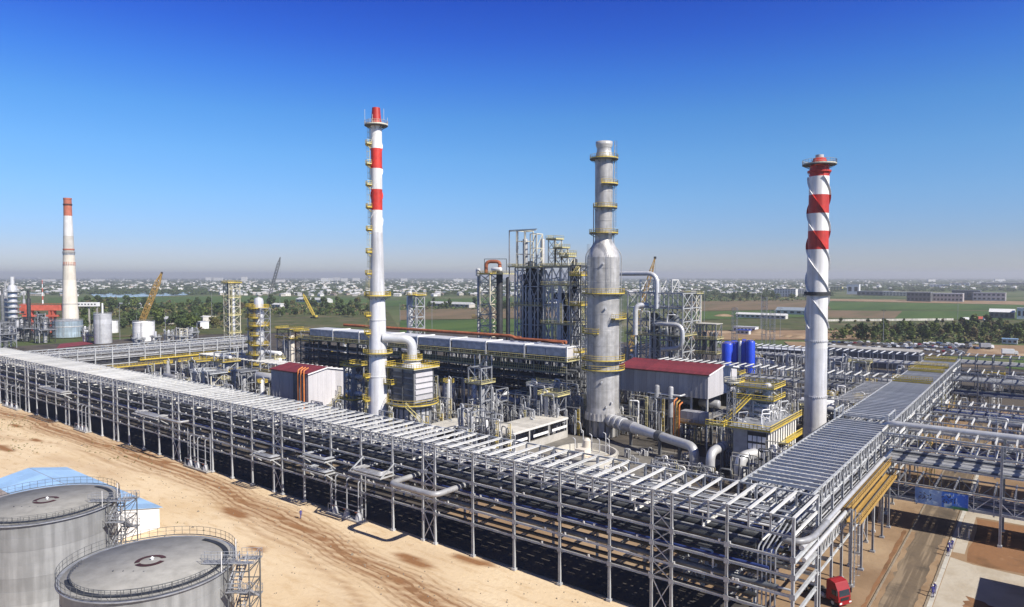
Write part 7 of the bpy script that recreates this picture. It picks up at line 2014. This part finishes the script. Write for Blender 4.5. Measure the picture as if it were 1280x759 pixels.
# ---------------------------------------------------------------- trees
def tree_parts(seed, leafm, h=9.0, w=5.0, n=520, dense=1.0):
    q = random.Random(seed)
    tr = MB(); tr.pipe([(0, 0, 0), (q.uniform(-.2, .2), q.uniform(-.2, .2), h*.3), (q.uniform(-.4, .4), q.uniform(-.4, .4), h*.72)], .24, 6, r2=.07)
    cl = []
    for k in range(9):
        a = q.uniform(0, 2*PI); rr_ = q.uniform(.25, .8)*w*.5; z = h*q.uniform(.32, .88); rr_ *= 1.1-.55*abs(z/h-.5)
        c = Vector((math.cos(a)*rr_, math.sin(a)*rr_, z)); cl.append((c, q.uniform(.22, .36)*w))
        tr.pipe([(0, 0, h*.28), c*.6+Vector((0, 0, z*.4)), c], .09, 4, r2=.03)
    lf = MB()
    for k in range(n):
        c, r = q.choice(cl)
        d = Vector((q.gauss(0, 1), q.gauss(0, 1), q.gauss(0, .8))).normalized()*r*(q.random()**.4)
        p = c+d; s = q.uniform(.35, .75)
        a = Vector((q.gauss(0, 1), q.gauss(0, 1), q.gauss(0, .6))).normalized(); b = a.cross(Vector((q.gauss(0, 1), q.gauss(0, 1), q.gauss(0, 1)))).normalized()
        lf.quad(p-a*s-b*s*.6, p+a*s-b*s*.6, p+a*s*.8+b*s*.6, p-a*s*.7+b*s*.7)
    return tr.mesh('trunk', 'bark'), lf.mesh('crown', leafm)
TP = [tree_parts(3, 'leaf0'), tree_parts(4, 'leaf1', 10, 6), tree_parts(5, 'leaf2', 11, 5.5, 600), tree_parts(6, 'leaf3', 8, 5.5), tree_parts(7, 'leaf4', 7.5, 5, 380), tree_parts(8, 'leaf2', 9, 7, 640)]
tn_ = ['mid green round tree', 'fresh green broad tree', 'dark green upright tree', 'olive yellow tree', 'thin brownish tree', 'dark green spreading tree']
tcount = 0
def tree(x, y, k, sc, where, grp):
    global tcount; tcount += 1
    s_ = rnd.uniform(.72, 1.28)
    t = thing('tree', ('small ' if s_ < .9 else 'large ' if s_ > 1.1 else '')+tn_[k]+' '+where, 'tree', (x, y, 0), rnd.uniform(0, 6), grp)
    s_ *= sc; t.scale = (s_, s_, s_*rnd.uniform(.85, 1.15))
    put('trunk', TP[k][0], t); put('crown', TP[k][1], t)
def belt(n, px0, px1, py0, py1, ks, sc, where, grp):
    for _ in range(n):
        px, py = rnd.uniform(px0, px1), rnd.uniform(py0, py1); g = G(px, py)
        tree(g[0], g[1], rnd.choice(ks), sc, where, grp)
belt(64, 95, 470, 380, 392, [0, 1, 2, 3, 4, 5], 1.5, 'in the belt beyond the left works', 'trees of the belt beyond the left works')
belt(38, 105, 290, 391, 412, [0, 2, 5, 3, 1], 1.3, 'among the yards on the left', 'trees among the yards on the left')
belt(14, 225, 250, 404, 418, [2, 5, 0], 1.35, 'in the clump right of the white tank', 'trees of the clump left of the lattice tower')
belt(22, 330, 480, 386, 397, [0, 2, 5], 1.0, 'behind the left end of the air coolers', 'trees behind the left air coolers')
belt(10, 45, 75, 408, 418, [2, 5, 0], 1.0, 'beside the red gantry at the far left', 'trees beside the red gantry')
belt(8, 98, 120, 398, 416, [2, 5, 0], 1.1, 'right of the blue grey banded tank', 'trees right of the blue grey tank')
for a_, b_, w_ in ((1035, 1100, 'in the left thicket behind the cars'), (1100, 1195, 'in the middle thicket behind the cars'), (1195, 1285, 'in the thicket near the grey box lorry')):
    belt({1035: 14, 1100: 28, 1195: 40}[a_], a_, b_, 409 if a_ > 1050 else 414, 429, [2, 1, 0, 3, 1, 4], .95, w_, 'trees of the thicket behind the parked cars')
belt(22, 1040, 1285, 403, 411, [2, 5, 3, 4], .6, 'low on the scrub slope', 'bushes on the scrub slope')
belt(26, 860, 1020, 368, 377, [2, 5, 0], 1.2, 'along the ploughed field', 'trees along the ploughed field')
belt(14, 500, 650, 381, 388, [2, 5, 0, 4], 1.0, 'along the green field in the centre distance', 'trees along the centre field')
# undergrowth that fills the belts between the trees
s = MB(); q = random.Random(9)
for px0, px1, py0, py1, n_, sz in ((1090, 1300, 406, 429, 800, 1.5), (1030, 1090, 412, 424, 130, 1.2), (95, 480, 380, 394, 1500, 2.4), (100, 300, 394, 412, 500, 1.5), (860, 1030, 368, 377, 300, 2.5), (500, 720, 381, 387, 300, 2.0)):
    for _ in range(n_):
        g = G(q.uniform(px0, px1), q.uniform(py0, py1)); w = sz*q.uniform(.5, 1.6); h_ = w*q.uniform(.7, 1.3)
        s.m = q.choice([0, 0, 1, 2, 3])
        for k in range(7):
            p = Vector((g[0]+q.gauss(0, .6)*w, g[1]+q.gauss(0, .6)*w, h_*q.random()))
            a = Vector((q.gauss(0, 1), q.gauss(0, 1), q.gauss(0, .6))).normalized()*w*.42; b = a.cross(Vector((q.gauss(0, 1), q.gauss(0, 1), q.gauss(0, 1)))).normalized()*w*.34
            s.quad(p-a-b, p+a-b*.8, p+a*.7+b, p-a*.8+b)
s.build('undergrowth', ['leaf2', 'leaf0', 'leaf3', 'leaf4'], kind='stuff')
# a far-off wood and gardens that read as one mass
s = MB(); q = random.Random(17)
def clump(x, y, r, h):
    for k in range(7):
        a, b = q.uniform(0, 2*PI), q.uniform(0, 1)
        cx, cy, cz = x+math.cos(a)*r*b, y+math.sin(a)*r*b, h*q.uniform(.25, .75)
        w = r*q.uniform(.35, .7); n = len(s.v)
        for j in range(5):
            th = 2*PI*j/5+a; s.v.append((cx+math.cos(th)*w*q.uniform(.7, 1.2), cy+math.sin(th)*w*q.uniform(.7, 1.2), cz+h*q.uniform(-.25, .1)))
        s.v.append((cx+q.uniform(-.3, .3)*w, cy+q.uniform(-.3, .3)*w, cz+h*q.uniform(.2, .4)))
        for j in range(5): s.face((n+j, n+(j+1) % 5, n+5))
for k in range(9000):
    px = q.uniform(-120, 1400); v = q.random()**1.5
    top, bot = (347.5, 369) if px < 860 else (347.5, 372 if px < 1040 else 365)
    py = top+(bot-top)*v
    if 60 < px < 470 and py > 371: continue
    g = G(px, py); D = dist(g)
    clump(g[0], g[1], q.uniform(4.5, 9)*(1+D/9000), q.uniform(5, 9))
s.build('distant_trees', 'far_leaf', kind='stuff')

# ---------------------------------------------------------------- town
def house_mesh(seed, w, d, h, rh, wm, rm):
    s = MB(); s.bx(-w/2, -d/2, 0, w/2, d/2, h); s.m = 1; n = len(s.v); e = .5
    s.v += [(-w/2-e, -d/2-e, h), (w/2+e, -d/2-e, h), (w/2+e, d/2+e, h), (-w/2-e, d/2+e, h), (-w/2-e, 0, h+rh), (w/2+e, 0, h+rh)]
    for f in ((0, 1, 5, 4), (2, 3, 4, 5), (0, 4, 3), (1, 2, 5), (0, 3, 2, 1)): s.face(tuple(n+i for i in f))
    s.m = 2; z = h*.35
    for k in range(3): x = -w/2+w*(k+.5)/3; s.bx(x-.6, -d/2-.06, z, x+.6, -d/2+.02, z+1.3)
    return s.mesh('house', [wm, rm, 'glass'])
HM = []
for k in range(12): HM.append((house_mesh(k, rnd.uniform(9, 16), rnd.uniform(8, 12), rnd.uniform(3, 5.5), rnd.uniform(1.4, 3), 'house_wall%d' % (k % 4), 'house_roof%d' % (k % 5)), k))
wn = ['cream', 'tan', 'white', 'brown']; rn = ['grey', 'pale grey', 'brown', 'slate blue', 'whitish']
pts = []
q = random.Random(31)
for k in range(2500):
    px = q.uniform(-60, 1340)
    if px < 860: py = 348.5+22*q.random()**1.25
    elif px < 1040: py = 348.5+20*q.random()**1.3
    else: py = 348.5+13*q.random()**1.2
    if 100 < px < 260 and py > 363: continue
    if 60 < px < 480 and py > 371: continue
    if px > 1040 and q.random() < .6: continue
    pts.append((px, py))
pts.sort(key=lambda p: -p[1]*100)
ind = [p for p in pts if 0 <= p[0] <= 1280][:290]; rest_ = [p for p in pts if p not in set(ind)]
def hood(px): return 'town beyond the white tank' if px < 320 else 'town behind the coolers' if px < 740 else 'town behind the blue tanks' if px < 1020 else 'hamlet at far right'
for px, py in ind:
    g = G(px, py); me, k = q.choice(HM)
    o = put('house', me, loc=(g[0], g[1], 0), rz=q.uniform(0, PI))
    tag(o, '%s house with %s roof in the %s' % (wn[k % 4], rn[k % 5], hood(px)), 'house', 'houses of the far town')
s = MB()
hm = ['house_wall0', 'house_wall2', 'house_wall1', 'house_roof1', 'house_roof4', 'house_roof0', 'house_roof2']
for px, py in rest_:
    g = G(px, py); a = q.uniform(0, PI); w, d, h = q.uniform(5, 9)*1.1, q.uniform(4, 6)*1.1, q.uniform(3, 6)
    c, sn = math.cos(a), math.sin(a); n = len(s.v); rh = q.uniform(1.2, 2.6)
    for (x, y, z) in ((-w, -d, 0), (w, -d, 0), (w, d, 0), (-w, d, 0), (-w, -d, h), (w, -d, h), (w, d, h), (-w, d, h), (-w, 0, h+rh), (w, 0, h+rh)):
        s.v.append((g[0]+c*x-sn*y, g[1]+sn*x+c*y, z))
    s.m = q.choice([0, 0, 1, 1, 2])
    for f in ((0, 1, 5, 4), (1, 2, 6, 9, 5), (2, 3, 7, 6), (3, 0, 4, 8, 7)): s.face(tuple(n+i for i in f))
    s.m = q.choice([3, 3, 4, 4, 5, 6])
    for f in ((4, 5, 9, 8), (6, 7, 8, 9)): s.face(tuple(n+i for i in f))
s.build('distant_town', hm, kind='stuff')
# apartment blocks along the skyline
for k, (px, py, w, h) in enumerate(((262, 351, 10, 34), (268, 351, 8, 30), (274, 351.5, 8, 32), (305, 352, 7, 40), (405, 352, 8, 30), (413, 351, 8, 28), (421, 351, 7, 34), (430, 352, 8, 28), (445, 351, 9, 26), (505, 352, 8, 26), (642, 352.5, 10, 62), (648, 352, 6, 55), (573, 352, 12, 22), (350, 353, 12, 20), (120, 352, 14, 20), (60, 352, 16, 20), (200, 353, 14, 18), (1165, 353, 9, 22), (1250, 352, 12, 20), (890, 354, 14, 18))):
    g = G(px, py); W = w*dist(g)/FPX/2; rows = 5
    t = thing('apartment_block', ('dark tall' if h > 50 else 'pale') + ' apartment block on the hazy skyline '+near(*g, h), 'apartment block', (g[0], g[1], 0), YAW, 'apartment blocks on the skyline')
    MB().bx(-W, 0, 0, W, 16, h).build('wall', 'house_wall3' if h > 50 else 'house_wall2', t); MB().bx(-W-.5, -.5, h, W+.5, 16.5, h+1.2).build('roof', 'house_roof0', t)
# thin television mast on the left skyline
g = G(53.5, 380)
t = thing('radio_mast', 'thin red and white lattice mast on the left skyline behind the red gantry', 'mast', (g[0], g[1], 0))
for k in range(6):
    z0, z1 = HT(380-k*5, g), HT(375-k*5, g)
    MB().pipe([(0, 0, z0), (0, 0, z1)], 1.2*(1-k*.12), 6).build('mast_section', 'red_crane' if k % 2 else 'white', t)
# pylons right of centre
for (px, py, tp) in ((918, 432, 385), (955, 430, 372), (965, 432, 388)):
    g = G(px, py); t = thing('lattice_pylon', 'thin grey lattice pylon on the dirt behind the plant '+near(*g), 'pylon', (g[0], g[1], 0), 0, 'thin lattice pylons behind the plant')
    frame(t, 3, 3, [HT(py-(py-tp)*f, g) for f in (.2, .4, .6, .8, 1)], 'galv_dull', 2, .2)

# ---------------------------------------------------------------- workshop just outside the frame whose shadow falls on the apron
t = thing('brick_workshop', 'tan workshop beside the apron, standing right of the road', 'building', (8, 122, 0))
MB().bx(-6.2, -13, 0, 6, 9, 7.6).build('wall', 'brick_tan', t); MB().bx(-6.6, -13.4, 7.6, 6.4, 9.4, 8.0).build('roof', 'concrete', t)
me = MB().bx(-.04, -.8, 0, .02, .8, 1.6).mesh('window', 'glass')
for k in range(5): put('window', me, t, loc=(-6.2, -10.5+k*4.2, 2.6))
# ---------------------------------------------------------------- labels: alike things told apart by their place
bpy.context.view_layer.update()
by = {}
for o in list(COL.objects):
    if o.parent is None and 'label' in o.keys(): by.setdefault(o['label'], []).append(o)
ORD = ['first', 'second', 'third', 'fourth', 'fifth', 'sixth', 'seventh', 'eighth', 'ninth', 'tenth', 'eleventh', 'twelfth', 'thirteenth', 'fourteenth', 'fifteenth']
for l, os_ in by.items():
    if not 2 <= len(os_) <= 15: continue
    def ctr(o):
        if o.type == 'MESH' and o.location.length < 1e-6:
            vs = o.data.vertices; n = len(vs); c = Vector((0, 0, 0))
            for v in (vs[0], vs[n//3], vs[2*n//3], vs[n-1]): c += v.co/4
            return c
        return o.location
    pipe = os_[0].get('category') in ('pipe', 'cable tray')
    os_.sort(key=(lambda o: dist(ctr(o))) if pipe else (lambda o: PX(*ctr(o))))
    for k, o in enumerate(os_):
        w = ('nearest one' if k == 0 else 'farthest' if k == len(os_)-1 else ORD[k]+' nearest') if pipe else ('leftmost' if k == 0 else 'rightmost' if k == len(os_)-1 else ORD[k]+' from left')
        o['label'] = l+', '+w
if 0:
    for o in COL.objects:
        if o.parent is None and 'label' in o.keys() and len(o['label'].split()) > 16: print('LONG', o.name, '|', o['label'])
# ---------------------------------------------------------------- haze: the dusty air over the plain
s = MB().bx(-15500, -15500, -2, 15500, 15500, 112)
hz = s.build('haze', [], kind='stuff')
hm_ = bpy.data.materials.new('haze'); hm_.use_nodes = True
tt = hm_.node_tree; tt.nodes.remove(tt.nodes['Principled BSDF'])
pv = tt.nodes.new('ShaderNodeVolumePrincipled'); pv.inputs['Color'].default_value = (0.87, 0.88, 0.90, 1)
pv.inputs['Density'].default_value = 0.00013; pv.inputs['Anisotropy'].default_value = 0.2
tt.links.new(pv.outputs[0], tt.nodes['Material Output'].inputs['Volume'])
hz.data.materials.append(hm_)
